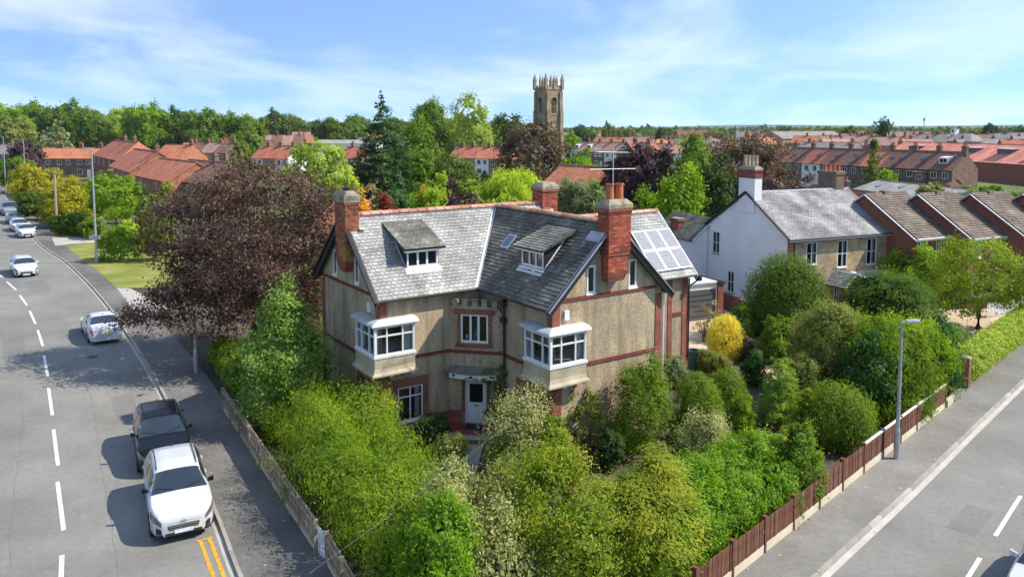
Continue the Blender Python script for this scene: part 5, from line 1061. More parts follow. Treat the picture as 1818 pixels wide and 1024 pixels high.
# wheelie bins
def bin_(px,py,label,rz,op=False):
    g = G(px,py); T = thing('wheelie_bin', label, 'bin', (g[0],g[1],.1), rz, 'blue wheelie bins'); mb = MB(); mb.hexa([(-.24,-.25,.06),(.24,-.25,.06),(.24,.28,.06),(-.24,.28,.06),(-.29,-.33,1.0),(.29,-.33,1.0),(.29,.36,1.0),(-.29,.36,1.0)]); mb.build('body', M['plasticblue'], T)
    mb = MB(); mb.hexa([(-.31,-.36,1.005),(.31,-.36,1.005),(.31,.40,1.005),(-.31,.40,1.005),(-.28,-.3,1.09),(.28,-.3,1.09),(.28,.40,1.09),(-.28,.40,1.09)]); mb.build('lid', M['plasticblue'], T)
    for s in (-1,1): mb = MB(); mb.lathe([(0,0),(.1,0),(.1,.05),(0,.05)],10,Matrix.Translation((s*.27-.025,.28,.1)) @ Matrix.Rotation(R(90),4,'Z'),axis='y'); mb.build('wheel', M['rubber'], T)
    mb = MB(); mb.bar((-.25,.43,.98),(.25,.43,.98),.03,.03); mb.build('handle', M['plasticblue'], T)
bin_(24,366,'blue wheelie bin nearest the parked van on the left pavement',.3); bin_(34,367,'blue wheelie bin standing nearer the garden hedge',-.2)
# overhead cable from the right bay down across the garden
ca = Vector((-1.3687+.829*1.1+.559*5.7, 32.7756+.559*1.1-.829*5.7, 4.0)); d = ray(548,1018); cb = Vector((0,0,CAM_H))+Vector(d)*15.5
mb = MB(); pts = [ca.lerp(cb,t)+Vector((0,0,-.25*math.sin(math.pi*t))) for t in [i/16 for i in range(17)]]; mb.tube(pts,.0018,5); tag(mb.build('overhead_cable', M['steel']), 'thin grey cable slanting from the right bay down over the front garden', 'cable')
# curved concrete path to the door
sheet('garden_path', [G(*p,.05)[:2] for p in [(800,790),(858,790),(850,820),(838,870),(800,1000),(760,1000),(815,850),(826,815)]], 0.058, M['concrete'])
# ------------------------------------------------------------------ neighbours
def pot(par, x, y, z, h=.55, r=.13, mat='pot'):
    mb = MB(); mb.lathe([(0,z),(r,z),(r*.85,z+h-.08),(r*1.1,z+h-.06),(r*1.1,z+h),(r*.7,z+h),(0,z+h-.2)],10,Matrix.Translation((x,y,0))); return mb.build('chimney_pot', M[mat], par, smooth='auto')
def stack(par, x0,y0,x1,y1,z0,z1,mat='brick',pots=2,pm='pot',capm='stone',axis='x'):
    mb = MB(); mb.box((x0,y0,z0),(x1,y1,z1-.25)); c = mb.build('chimney', M[mat], par); mb = MB(); mb.box((x0-.06,y0-.06,z1-.25),(x1+.06,y1+.06,z1-.08)); mb.build('corbel', M[mat], c); mb = MB(); mb.box((x0-.03,y0-.03,z1-.08),(x1+.03,y1+.03,z1)); mb.build('chimney_cap', M[capm], c)
    for i in range(pots):
        t = (i+.5)/pots; pot(c, x0+(x1-x0)*(t if axis == 'x' else .5), y0+(y1-y0)*(t if axis == 'y' else .5), z1, .5, min(.14,(x1-x0 if axis == 'x' else y1-y0)/pots*.38), pm)
    return c
def white_house():
    Hh = thing('white_house', 'white rendered house with buff brick front and pale slate roof beside the corner house', 'house', (18.3,51.15,0), R(22.8))
    L, W_, ZE, ZR, BR = 9.3, 8.5, 5.3, 8.0, 4.2; FF = frame((0,0,0),(1,0,0),(0,-1,0)); FG = frame((0,0,0),(0,1,0),(-1,0,0)); top = lambda b: min(ZE+b*(ZR-ZE)/BR, ZE+(W_-b)*(ZR-ZE)/(W_-BR))-.06
    wins = [(1.62,3.35,2.55,4.85),(4.38,2.98,5.27,4.85),(7.05,3.0,7.98,4.85),(1.62,.8,2.7,2.3),(6.9,.8,8.1,2.3)]
    w = MB(); wall(w, FF, [0,L], lambda x: ZE, wins); w.build('front_wall', M['brick_b'], Hh)
    gw = [(7.1,3.12,7.95,4.78),(5.35,.5,6.1,2.06)]
    w = MB(); wall(w, FG, [0,BR,W_], top, gw); w.build('gable_wall', M['render'], Hh)
    w = MB(); wall(w, frame((L,0,0),(0,1,0),(1,0,0)), [0,BR,W_], top); wall(w, frame((0,W_,0),(1,0,0),(0,1,0)), [0,L], lambda x: ZE); w.build('rear_wall', M['brick_b'], Hh)
    for o in wins: window(Hh, FF, *o, cols=(1,1), rows=(1,1), fw=.06, bar=.045, curtain='r', glass=M['glass'], room=True); mb = MB(); mb.box((o[0]-.12,-.01,o[3]),(o[2]+.12,.025,o[3]+.3),FF); mb.build('brick_arch', M['brick_o'], Hh)
    for o in gw: window(Hh, FG, *o, cols=(1,1), rows=(1,1), fw=.06, bar=.045, glass=M['dark_glass'], sill=M['stone'])
    for x0, x1 in ((-.02,.4),(L-.4,L+.02)): mb = MB(); mb.box((x0,-.01,0),(x1,.03,ZE-.1),FF); mb.build('brick_quoin', M['brick_o'], Hh)
    S1 = [(-.12,-.3,ZE-.12),(L+.2,-.3,ZE-.12),(L+.2,BR,ZR),(-.12,BR,ZR)]; S2 = [(L+.2,W_+.3,ZE-.12),(-.12,W_+.3,ZE-.12),(-.12,BR,ZR),(L+.2,BR,ZR)]
    d = MB(); roof_deck(d,S1); roof_deck(d,S2); ro = d.build('roof', M['deck'], Hh); slates('slates', S1, ro, M['slate_pale'], .3, .18, .009, streak=.5); slates('slates', S2, ro, M['slate'], .3, .3)
    ridge_run((-.12,BR,ZR+.02),(L+.2,BR,ZR+.02),ro,M['lead'],.5,.1)
    mb = MB(); mb.bar((-.12,-.32,ZE-.2),(L+.2,-.32,ZE-.2),.06,.18); mb.build('fascia', M['white'], Hh); mb = MB(); mb.tube([(-.12,-.4,ZE-.14),(L+.2,-.4,ZE-.14)],.06,6); mb.build('gutter', M['iron'], Hh)
    mb = MB(); mb.tube([(.5,-.08,ZE-.2),(.5,-.08,.1)],.045,6); mb.build('downpipe', M['iron'], Hh)
    mb = MB(); mb.bar((-.14,-.3,ZE-.1),(-.14,BR,ZR+.03),.08,.14,up=(1,0,0)); mb.build('verge', M['iron'], Hh); mb = MB(); mb.bar((-.14,W_+.3,ZE-.1),(-.14,BR,ZR+.03),.08,.14,up=(1,0,0)); mb.build('verge', M['iron'], Hh)
    # chimneys
    mb = MB(); mb.box((-.08,3.3,6.6),(.55,5.0,9.0)); c = mb.build('chimney', M['render'], Hh); mb = MB(); mb.box((-.1,3.28,9.0),(.57,5.02,9.5)); mb.box((-.16,3.22,9.5),(.63,5.08,9.62)); mb.build('brick_head', M['brick'], c); mb = MB(); mb.hexa([(-.16,3.22,9.625),(.63,3.22,9.625),(.63,5.08,9.625),(-.16,5.08,9.625),(0,3.4,9.85),(.45,3.4,9.85),(.45,4.9,9.85),(0,4.9,9.85)]); mb.build('chimney_cap', M['stone'], c)
    for i in range(4): pot(c,.23,3.55+i*.4,9.8,.8,.12,'pot_b')
    stack(Hh, L-1.2,BR-.2,L-.4,BR+1.6,7.4,9.3,'brick_d',4,axis='y')
    # rear wing
    a0, b0 = -1.3, 8.55; w = MB(); wall(w, frame((a0,0,0),(0,1,0),(-1,0,0)),[b0,14],lambda x:4.1); wall(w, frame((0,b0,0),(1,0,0),(0,-1,0)),[a0,.6,2.5],lambda x:min(4.1+(x-a0)*.84,4.1+(2.5-x)*.84)); w.build('wing_wall', M['render'], Hh)
    S3 = [(a0-.2,14,4.0),(a0-.2,b0-.1,4.0),(.6,b0-.1,5.65),(.6,14,5.65)]; d = MB(); roof_deck(d,S3); S4 = [(2.7,b0-.1,4.0),(2.7,14,4.0),(.6,14,5.65),(.6,b0-.1,5.65)]; roof_deck(d,S4); r2 = d.build('wing_roof', M['deck'], Hh); slates('slates',S3,r2,M['slate_dark'],.3,.22)
    mb = MB(); mb.bar((a0-.2,b0-.12,4.0),(.6,b0-.12,5.68),.06,.12,up=(0,1,0)); mb.build('verge', M['white'], Hh)
    stack(Hh, -.9,11.2,-.3,12.2,4.3,5.4,'brick',0)
    # porch
    FP = frame((3.5,-1.6,0),(1,0,0),(0,-1,0)); pw, pe, pz = 1.7, 2.05, 2.85; w = MB(); wall(w, FP, [0,pw/2,pw], lambda x: pe+(pw/2-abs(x-pw/2))*(pz-pe)/(pw/2), [(.4,.1,1.3,2.05)]); wall(w, frame((3.5,-1.6,0),(0,1,0),(-1,0,0)),[0,1.6],lambda x:pe,[(.5,.7,.95,1.9)]); wall(w, frame((3.5+pw,-1.6,0),(0,1,0),(1,0,0)),[0,1.6],lambda x:pe); po = w.build('porch', M['brick_o'], Hh)
    window(po, frame((3.5,-1.6,0),(0,1,0),(-1,0,0)), .5,.7,.95,1.9, cols=(1,1), rows=(1,1), fw=.05, bar=.03)
    x0, x1 = 3.3, 3.7+pw; xm = 3.5+pw/2; A1 = [(x0,.02,pe-.1),(x0,-1.8,pe-.1),(xm,-1.8,pz),(xm,.02,pz)]; A2 = [(x1,-1.8,pe-.1),(x1,.02,pe-.1),(xm,.02,pz),(xm,-1.8,pz)]
    d = MB(); roof_deck(d,A1,.06); roof_deck(d,A2,.06); pr = d.build('porch_roof', M['deck'], po); slates('slates',A1,pr,M['slate'],.25,.2); slates('slates',A2,pr,M['slate'],.25,.2); mb = MB(); mb.lathe([(0,pz),(.06,pz),(.03,pz+.2),(.07,pz+.3),(0,pz+.5)],8,Matrix.Translation((xm,-1.8,0))); mb.build('finial', M['pot'], po)
    mb = MB(); mb.bar((x0,-1.84,pe-.1),(xm,-1.84,pz+.02),.05,.12,up=(0,1,0)); mb.build('bargeboard', M['white'], po); mb = MB(); mb.bar((x1,-1.84,pe-.1),(xm,-1.84,pz+.02),.05,.12,up=(0,1,0)); mb.build('bargeboard', M['white'], po)
    mb = MB(); mb.hexa([(5.5,-1.3,.1),(8.6,-1.3,.1),(8.6,-.02,.1),(5.5,-.02,.1),(5.5,-1.3,2.2),(8.6,-1.3,2.2),(8.6,-.02,2.6),(5.5,-.02,2.6)]); mb.build('lean_to', M['white'], Hh)
white_house()
def tile_house(i, label):
    o = np.array([27.48,52.79]) + np.array([3.93,.16])*i; T = thing('brick_terrace_house', label, 'house', (*o,0), R(26.3), 'stepped brick terrace houses'); L, W_, ZE, ZR, BR = 4.05, 7.8, 5.2, 7.75, 3.9
    FF = frame((0,0,0),(1,0,0),(0,-1,0)); FG = frame((0,0,0),(0,1,0),(-1,0,0)); top = lambda b: min(ZE+b*(ZR-ZE)/BR, ZE+(W_-b)*(ZR-ZE)/(W_-BR))-.05
    wins = [(.45,3.55,1.35,4.85),(2.45,3.55,3.3,4.85),(.6,.9,3.0,2.2)]; w = MB(); wall(w,FF,[0,L],lambda x:ZE,wins); w.build('front_wall', M['brick_r'], T); w = MB(); wall(w,FG,[0,BR,W_],top); wall(w,frame((L,0,0),(0,1,0),(1,0,0)),[0,BR,W_],top); wall(w,frame((0,W_,0),(1,0,0),(0,1,0)),[0,L],lambda x:ZE); w.build('side_wall', M['brick_r'], T)
    for k, q in enumerate(wins): window(T, FF, *q, cols=(1,1,1) if k < 2 else (1,1), rows=(1,1,1) if k < 2 else (1,), fw=.06, bar=.035)
    g = .15; S1 = [(-g,-.35,ZE-.2),(L+g*.4,-.35,ZE-.2),(L+g*.4,BR,ZR),(-g,BR,ZR)]; S2 = [(L+g*.4,W_+.3,ZE-.2),(-g,W_+.3,ZE-.2),(-g,BR,ZR),(L+g*.4,BR,ZR)]
    d = MB(); roof_deck(d,S1); roof_deck(d,S2); ro = d.build('roof', M['deck'], T); slates('tiles',S1,ro,M['tile_t'],.3,.25,.03,rnd=random.Random(i),streak=.25); slates('tiles',S2,ro,M['tile_t'],.33,.32,.035,rnd=random.Random(i+9))
    ridge_run((-g,BR,ZR+.02),(L+g*.4,BR,ZR+.02),ro,M['tile_t'],.45,.12)
    for y0, nm in ((-.38,'bargeboard'),): 
        mb = MB(); mb.bar((-g-.02,-.4,ZE-.3),(-g-.02,BR,ZR-.04),.05,.24,up=(1,0,0)); mb.build('bargeboard', M['white'], T); mb = MB(); mb.bar((-g-.02,W_+.3,ZE-.3),(-g-.02,BR,ZR-.04),.05,.24,up=(1,0,0)); mb.build('bargeboard', M['white'], T)
    mb = MB(); mb.bar((-g,-.36,ZE-.3),(L+.05,-.36,ZE-.3),.05,.2); mb.build('fascia', M['white'], T); mb = MB(); mb.tube([(-g,-.44,ZE-.24),(L+.05,-.44,ZE-.24)],.06,6); mb.build('gutter', M['alu'], T); mb = MB(); mb.tube([(L-.08,-.1,ZE-.3),(L-.08,-.1,.1)],.045,6); mb.build('downpipe', M['white'], T)
    mb = MB(); mb.box((L*.4,BR-.25,ZR-.1),(L*.4+.5,BR+.25,ZR+.18)); mb.build('vent', M['tile_t'], T)
for i, l in enumerate(('brown tiled red brick terrace house nearest the white house','brown tiled red brick terrace house, middle of the stepped row','brown tiled red brick terrace house, third from the white house','brown tiled red brick terrace house cut off by the right edge')): tile_house(i, l)
def garage():
    g = G(1283,566); T = thing('garage', 'flat roofed garage with dark grey door and white fascia between the two houses', 'garage', (g[0],g[1],0), R(24)); w = 3.3
    for x0, x1 in ((-.42,0),(-w-.3,-w)): mb = MB(); mb.box((x0,-.02,0),(x1,.5,2.35)); mb.build('brick_pier', M['brick'], T)
    mb = MB(); mb.box((-w,.12,2.05),(-.42,.2,2.45)); mb.build('fascia', M['white'], T); dm = MB(); dm.box((-w,.14,0.02),(-.5,.18,2.05)); d_ = dm.build('garage_door', M['garage_door'], T)
    for k in range(1,6): mb = MB(); mb.box((-w,.118,k*.34-.01),(-.5,.138,k*.34+.01)); mb.build('door_rib', M['iron'], d_)
    mb = MB(); mb.box((-.5,.1,0),(-.43,.2,2.05)); mb.build('door_post', M['white'], T)
    mb = MB(); mb.box((-w-.35,.0,2.46),(-.45,6.2,2.56)); mb.build('flat_roof', M['lead_w'], T); mb = MB(); mb.hexa([(-.45,-.1,2.36),(.1,-.1,2.36),(.1,6.3,2.36),(-.45,6.3,2.36),(-.45,-.1,2.62),(.1,-.1,2.5),(.1,6.3,2.5),(-.45,6.3,2.62)]); mb.build('roof_edge', M['iron'], T)
    mb = MB(); mb.box((-.12,.5,0),(-.02,6.1,2.35)); mb.box((-w-.3,.5,0),(-w-.2,6.1,2.35)); mb.box((-w-.3,6.1,0),(-.02,6.2,2.35)); mb.build('side_wall', M['brick'], T)
garage()
bw0, bw1 = G(1284,548), G(1400,600); mb = MB(); mb.bar((bw0[0],bw0[1],.6),(bw1[0],bw1[1],.6),.22,1.2); o = mb.build('boundary_wall', M['brick_d']); tag(o, 'dark red brick garden wall at the foot of the white gable', 'wall')
T = thing('picket_fence', 'white picket fence at the right edge behind the cherry tree', 'fence', (*G(1752,566)[:2],.05), R(28))
for k in range(26): mb = MB(); x = k*.17; mb.hexa([(x,0,.05),(x+.1,0,.05),(x+.1,.02,.05),(x,.02,.05),(x,0,.95),(x+.1,0,.95),(x+.1,.02,.95),(x,.02,.95)]); mb.face([(x,0,.95),(x+.1,0,.95),(x+.05,0,1.03)]); mb.build('picket', M['white'], T)
for z in (.3,.75): mb = MB(); mb.box((0,.022,z),(4.4,.06,z+.08)); mb.build('rail', M['white'], T)

# ------------------------------------------------------------------ the town: each house its own thing
WM = {}
def far_window(par, F_, x, z, w, h, two=True):
    key = (round(w,2), round(h,2), two)
    if key not in WM:
        f = MB(); t = .09; f.box((0,0,0),(w,.05,t)); f.box((0,0,h-t),(w,.05,h)); f.box((0,0,t),(t,.05,h-t)); f.box((w-t,0,t),(w,.05,h-t))
        if two: f.box((w/2-.04,0,t),(w/2+.04,.045,h-t))
        else: f.box((t,0,h*.5-.04),(w-t,.045,h*.5+.04))
        p = MB(); p.face([(t,.02,t),(w-t,.02,t),(w-t,.02,h-t),(t,.02,h-t)][::-1]); WM[key] = (f.mesh('window',M['white']), p.mesh('pane',M['dark_glass']))
    o = link('window', WM[key][0], par); o.matrix_local = F_ @ Matrix.Translation((x,0,z)); q = link('pane', WM[key][1], o); return o
def house(label, p0, p1, dep, ze, zr, wallm='brick_d', roofm='pan_r', wins=None, chim=((.5,2),), name='terraced_house', group=None, hip=False, sky=(), dorm=(), gwin=(), cm='brick_d', cat='house', lower=True, ov=.15):
    p0 = np.array(p0[:2], float); p1 = np.array(p1[:2], float); d = p1-p0; L = np.linalg.norm(d); T = thing(name, label, cat, (*p0,-.05), math.atan2(d[1],d[0]), group)
    BR = dep/2; top = lambda b: (min(ze+b*(zr-ze)/BR, ze+(dep-b)*(zr-ze)/BR)-.05) if not hip else ze
    FF = frame((0,0,0),(1,0,0),(0,-1,0)); w = MB(); wall(w,FF,[0,L],lambda x:ze); wall(w,frame((0,0,0),(0,1,0),(-1,0,0)),[0,BR,dep],top); wall(w,frame((L,0,0),(0,1,0),(1,0,0)),[0,BR,dep],top); wall(w,frame((0,dep,0),(1,0,0),(0,1,0)),[0,L],lambda x:ze); w.build('wall', M[wallm], T)
    k = (zr-ze)/BR; e = .25; r_ = MB(); h0 = BR*.9 if hip else 0; z_ = ze-e*k; xa, xb = -ov, L+ov
    roof_deck(r_,[(xa,-e,z_),(xb,-e,z_),(xb-h0,BR,zr),(xa+h0,BR,zr)],.12); roof_deck(r_,[(xb,dep+e,z_),(xa,dep+e,z_),(xa+h0,BR,zr),(xb-h0,BR,zr)],.12)
    if hip: roof_deck(r_,[(xa,dep+e,z_),(xa,-e,z_),(xa+h0,BR,zr)],.12); roof_deck(r_,[(xb,-e,z_),(xb,dep+e,z_),(xb-h0,BR,zr)],.12)
    ro = r_.build('roof', M[roofm], T); mb = MB(); mb.tube([(xa+h0,BR,zr),(xb-h0,BR,zr)],.13,6); mb.build('ridge', M['ridge'], ro)
    if wins is None: wins = [(L*.16,ze-1.75,1.15,1.2),(L*.62,ze-1.75,1.0,1.2)]
    for x, z, ww, hh in wins: far_window(T,FF,x,z,ww,hh)
    if lower and ze > 4.5:
        far_window(T,FF,L*.14,.8,1.4,1.3); mb = MB(); mb.box((L*.64,-.01,.05),(L*.64+.9,.05,2.05),FF); mb.build('door', M['white' if len(label) % 3 else 'shed'], T)
    FG = frame((L,0,0),(0,1,0),(1,0,0))
    for x, z, ww, hh in gwin: far_window(T,FG,x,z,ww,hh)
    for t, n in chim:
        x = L*t; stack(T, x-.45,BR-.3,x+.45,BR+.3,zr-.6,zr+1.05,cm,n)
    for t, s in sky:
        x = L*t; y = BR*s; z = ze+y*k; mb = MB(); q = .45; mb.hexa([(x,y,z),(x+.7,y,z),(x+.7,y+q*1.5,z+q*1.5*k),(x,y+q*1.5,z+q*1.5*k),(x,y,z+.12),(x+.7,y,z+.12),(x+.7,y+q*1.5,z+q*1.5*k+.12),(x,y+q*1.5,z+q*1.5*k+.12)]); mb.build('roof_light', M['lamp_clear'], ro)
    for t in dorm:
        x = L*t; y = BR*.3; z = ze+y*k; mb = MB(); mb.hexa([(x,y,z),(x+1.7,y,z),(x+1.7,y+1.6,z),(x,y+1.6,z),(x,y,z+1.1),(x+1.7,y,z+1.1),(x+1.7,y+1.8,z+1.35),(x,y+1.8,z+1.35)]); do = mb.build('dormer', M['white'], T); far_window(do, FF @ Matrix.Translation((0,-y,0)), x+.1, z+.15, 1.5, .85)
    return T
def P(px, D): return (xat(px,D), D)
def row(x0, D0, x1, D1, n, dep, ze, zr, walls, roofs, labels, group, **kw):
    a, b = np.array(P(x0,D0)), np.array(P(x1,D1)); out = []
    for i in range(n):
        k = {q: (v[i % len(v)] if isinstance(v, list) else v) for q, v in kw.items()}
        out.append(house(labels(i), a+(b-a)*i/n, a+(b-a)*(i+1)/n, dep, ze, zr, walls[i % len(walls)], roofs[i % len(roofs)], group=group, ov=0.0, **k))
    return out
RN = {'pan_o':'orange','pan_r':'red','pan_b':'brown','pan_p':'pinkish','pan_g':'grey'}
# terrace beyond the white house, seen from behind
tr = ['pan_b','pan_r','pan_b','pan_r','pan_b','pan_b','pan_o','pan_b','pan_b','pan_b']; tw = ['brick_d','brick_d','brick_d','render','brick_d','brick_d','brick_d','brick_d','brick_d','brick_d']
row(1335,182,1690,139,10,7.5,5.2,8.3,tw,tr,lambda i: '%s roofed terrace house%s, %s from the left of the long right row' % (RN[tr[i]], ' with white walls' if tw[i]=='render' else '', ordinal(i+1)), 'long brick terrace on the right', chim=[((.95,3),)], sky=[((.4,.5),),((.5,.45),),((.3,.5),),((.5,.5),),((.5,.5),),((.4,.6),),((.45,.5),),((.2,.5),(.6,.5)),((.5,.5),),()], dorm=[(),(),(),(),(),(),(),(),(),(.3,)])
for i, (px, D, w_, h_) in enumerate(((1500,166,4,2.6),(1575,156,3.5,2.6),(1620,150,3,4.6),(1655,146,4,2.6))):
    a = np.array(P(px,D-5)); house('small lean-to outhouse with tiled roof, %s from the left behind the long terrace' % ordinal(i+1), a, a+np.array([w_*.5,-w_*.75])*.9, 4, h_, h_+1, 'brick_d', 'pan_b', wins=[(.6,h_-1.5,1.1,1.0)], chim=(), name='outhouse', group='terrace outhouses', lower=False)
# large red roofed building
a, b = P(1560,232), P(1905,160); T = house('huge red sheet roofed brick building behind the long terrace', a, b, 16, 4.6, 8.6, 'brick_r', 'redsheet', wins=[(60+i*5,2.6,3.2,1.1) for i in range(7)]+[(60+i*5,.6,3.2,1.1) for i in range(7)], chim=(), name='factory_building', cat='building', lower=False)
for t in (.12,.45,.62,.78):
    L_ = math.hypot(b[0]-a[0],b[1]-a[1]); mb = MB(); x = L_*t; mb.box((x,3.6,5.5),(x+4.2,6.2,7.6)); v = mb.build('roof_turret', M['garage_door'], T); mb = MB(); mb.box((x-.3,3.2,7.61),(x+4.5,6.6,7.8)); mb.build('turret_cap', M['lead_w'], v)
house('long low grey corrugated shed with skylights below the long terrace', P(1515,128), P(1672,108), 9, 2.6, 4.0, 'apron', 'corr', wins=[], chim=(), name='workshop_shed', cat='shed', lower=False, sky=((.15,.4),(.4,.5),(.7,.4),(.85,.5)))
house('small red pantiled cottage behind the white house', P(1408,104), P(1545,88), 6, 2.6, 5.0, 'brick_d', 'pan_r', wins=[], chim=((.45,1),), name='cottage', lower=False)
house('red tiled garden building behind the rear chimney', P(962,106), P(1052,98), 7, 5.0, 7.5, 'brick', 'pan_o', wins=[], chim=(), name='coach_house', lower=False)
# middle rows
row(1012,262,1138,240,6,8,5.0,8.0,['render','brick_o','brick_d'],['pan_p','pan_p','pan_p'],lambda i: 'pinkish roofed terrace house, %s from the left of the row right of the church tower' % ordinal(i+1),'row right of the church', chim=[((.95,2),)], dorm=[(.2,),(.3,),(),(),(.2,),()])
row(796,208,892,200,4,8,4.9,7.6,['render','brick_d','render','brick_o'],['pan_r','pan_r','pan_o','pan_r'],lambda i: 'red roofed cottage, %s from the left of the row below the tall trees' % ordinal(i+1),'row below the tall trees', chim=[((.5,2),),((.3,2),)])
row(596,206,642,200,2,8,4.9,7.6,['render','brick_d'],['pan_r'],lambda i: 'red roofed cottage %s the big cedar' % ('furthest left of' if i == 0 else 'next to'),'cottages beside the cedar', chim=[((.5,3),)])
row(446,206,512,200,3,8,4.9,7.8,['render','brick_o','render'],['pan_r'],lambda i: 'red roofed cottage behind the copper beech, %s from the left' % ordinal(i+1),'cottages behind the beech', chim=[((.6,2),)])
row(462,350,540,352,4,9,5.2,9.5,['brick_d'],['pan_p','pan_b'],lambda i: '%s roofed house, %s from the left below the long orange hall' % (('pinkish','brown')[i%2], ordinal(i+1)),'far row below the orange hall', chim=[((.5,2),)], lower=False)
house('long orange roofed hall with arched dormers far behind the beech', P(474,462), P(553,455), 16, 8.2, 13.6, 'brick_o', 'pan_o', wins=[], chim=((.1,2),), name='hall', dorm=(.6,.72,.9), lower=False, cat='building')
house('flat pale grey roofed shed left of the cedar', P(556,330), P(668,325), 14, 6.2, 7.6, 'render', 'corr', wins=[], chim=(), name='warehouse', lower=False, cat='building')
house('white modern building right of the church tower', P(1012,520), P(1056,515), 14, 8.5, 10.6, 'render', 'corr', wins=[(2,5,2,1.6),(7,5,2,1.6),(12,5,2,1.6)], chim=(), name='modern_building', lower=False, cat='building')
# left rows
row(62,199,168,199,3,8,5.0,7.5,['brick_d'],['pan_o'],lambda i: 'orange pantiled brick cottage, %s from the left behind the golden conifers' % ordinal(i+1),'orange cottages on the left', chim=[((.98,2),)])
house('hipped red brown roofed brick house left of the gabled brick house', P(166,190), P(212,158), 9, 6.2, 9.7, 'brick_r', 'pan_r', hip=True, chim=((.5,3),(.8,3)), wins=[(3,4.2,1.2,1.5),(10,4.2,1.2,1.5),(18,4.2,1.2,1.5),(26,4.2,1.2,1.5)], name='detached_house')
T = house('orange brick gabled house with red brown roof left of the copper beech', P(196,152), P(232,130), 9, 5.4, 8.6, 'brick_o', 'pan_r', gwin=((3.2,4.0,1.2,1.2),), chim=((.95,5),), cm='brick_d', name='detached_house')
house('orange pantiled house right of the gabled brick house', P(272,186), P(324,182), 8, 5.6, 8.6, 'brick_o', 'pan_o', name='detached_house', chim=((.9,2),))
house('low red roofed house, left of two behind the copper beech', P(240,128), P(300,112), 8, 5.0, 7.6, 'brick_o', 'pan_r', name='detached_house', chim=()); house('low brown roofed house, right of two behind the copper beech', P(290,120), P(356,108), 8, 5.0, 7.7, 'brick_d', 'pan_b', name='detached_house', chim=((.7,1),))
row(312,246,402,238,4,8,5.2,8.0,['brick_o','brick_d'],['pan_p','pan_b'],lambda i: '%s roofed house with skylight, %s from the left above the copper beech' % (('pinkish','brown')[i%2], ordinal(i+1)),'row above the copper beech', sky=[((.4,.5),)], chim=[((.95,2),)])
row(252,400,425,395,8,9,5.4,9.0,['brick_d','brick_o'],['pan_g','pan_p','pan_o','pan_g'],lambda i: '%s roofed house, %s from the left in the back row before the left trees' % (('grey','pinkish','orange','grey')[i%4], ordinal(i+1)),'back row before the left trees', chim=[((.95,2),)], lower=False)
row(138,430,206,430,3,9,5.6,9.4,['render','brick_o'],['pan_o'],lambda i: 'orange roofed house, %s from the left just under the left treeline' % ordinal(i+1),'orange houses under the treeline', chim=[((.95,2),)], dorm=[(.2,),()], lower=False)
house('grey roofed house at the far left edge', P(-20,235), P(22,230), 8, 5.0, 7.6, 'brick_d', 'pan_g', name='detached_house')
# scattered houses of the far town on the right
rg = random.Random(21); cnt = {}; far = []
for k in range(150):
    D = rg.choice([250,290,330,380,440,520,620])*rg.uniform(.95,1.05); px = rg.uniform(1045,1850) if k > 62 else rg.uniform(230,1000)
    if 1440 < px and D < 280: continue
    if px < 1000 and D < 300: D *= 1.4
    far.append((px,D,rg.random()))
far.sort()
for px, D, t in far:
    rm = rg.choice(['pan_o','pan_r','pan_p','pan_p','pan_g','pan_b','pan_g']); wm = rg.choice(['brick_d','brick_o','brick_b','render','brick_d']); L_ = rg.uniform(8,20); a = np.array(P(px,D)); ang = rg.uniform(-.7,.5); b = a+np.array([math.cos(ang),math.sin(ang)])*L_
    ze = rg.uniform(4.8,6.6)*(1.0 if D < 400 else 1.15); cnt[rm] = cnt.get(rm,0)+1
    house('%s roofed building in the far town, %s from the left of its colour' % (RN[rm], ordinal(cnt[rm])), a, b, rg.uniform(7,10), ze, ze+rg.uniform(2.4,4), wm, rm, chim=((rg.uniform(.1,.4),2),(rg.uniform(.6,.9),2)), name='town_house', group='far town', lower=False, hip=rg.random() < .2)
house('long brick factory with grey roof on the skyline right of centre', P(1388,330), P(1500,345), 14, 8.2, 11.2, 'brick_b', 'pan_g', wins=[(1+i*2.6,5.2,1.3,1.6) for i in range(9)], chim=(), name='factory_building', cat='building', lower=False)
T = house('grey roofed stable block with a white clock cupola on the right skyline', P(1662,345), P(1722,330), 12, 7.0, 10.4, 'brick_d', 'pan_g', chim=(), name='stable_block', cat='building', lower=False, hip=True)
mb = MB(); mb.box((2.2,4.5,9.5),(4.6,7,12.3)); c = mb.build('cupola', M['white'], T); mb = MB(); mb.lathe([(1.9,12.3),(0,13.6)],4,Matrix.Translation((3.4,5.75,0))); mb.build('cupola_roof', M['pan_g'], c); mb = MB(); mb.lathe([(0,0),(.55,0),(.55,.06),(0,.06)],14,Matrix.Translation((3.4,4.45,11.4)),axis='y'); mb.build('clock_face', M['iron'], c)
def mast(px,D,ytop,label):
    z = zat(px,ytop,D); T = thing('mast', label, 'mast', P(px,D)); mb = MB(); mb.tube([(0,0,0),(0,0,z)],[.35,.2],8); mb.build('shaft', M['steel'], T); mb = MB(); mb.lathe([(0,z-2.2),(.55,z-2.2),(.55,z-.6),(0,z-.6)],8); mb.build('antenna', M['steel'], T)
mast(1636,420,208,'thin telecom mast rising above the right skyline')
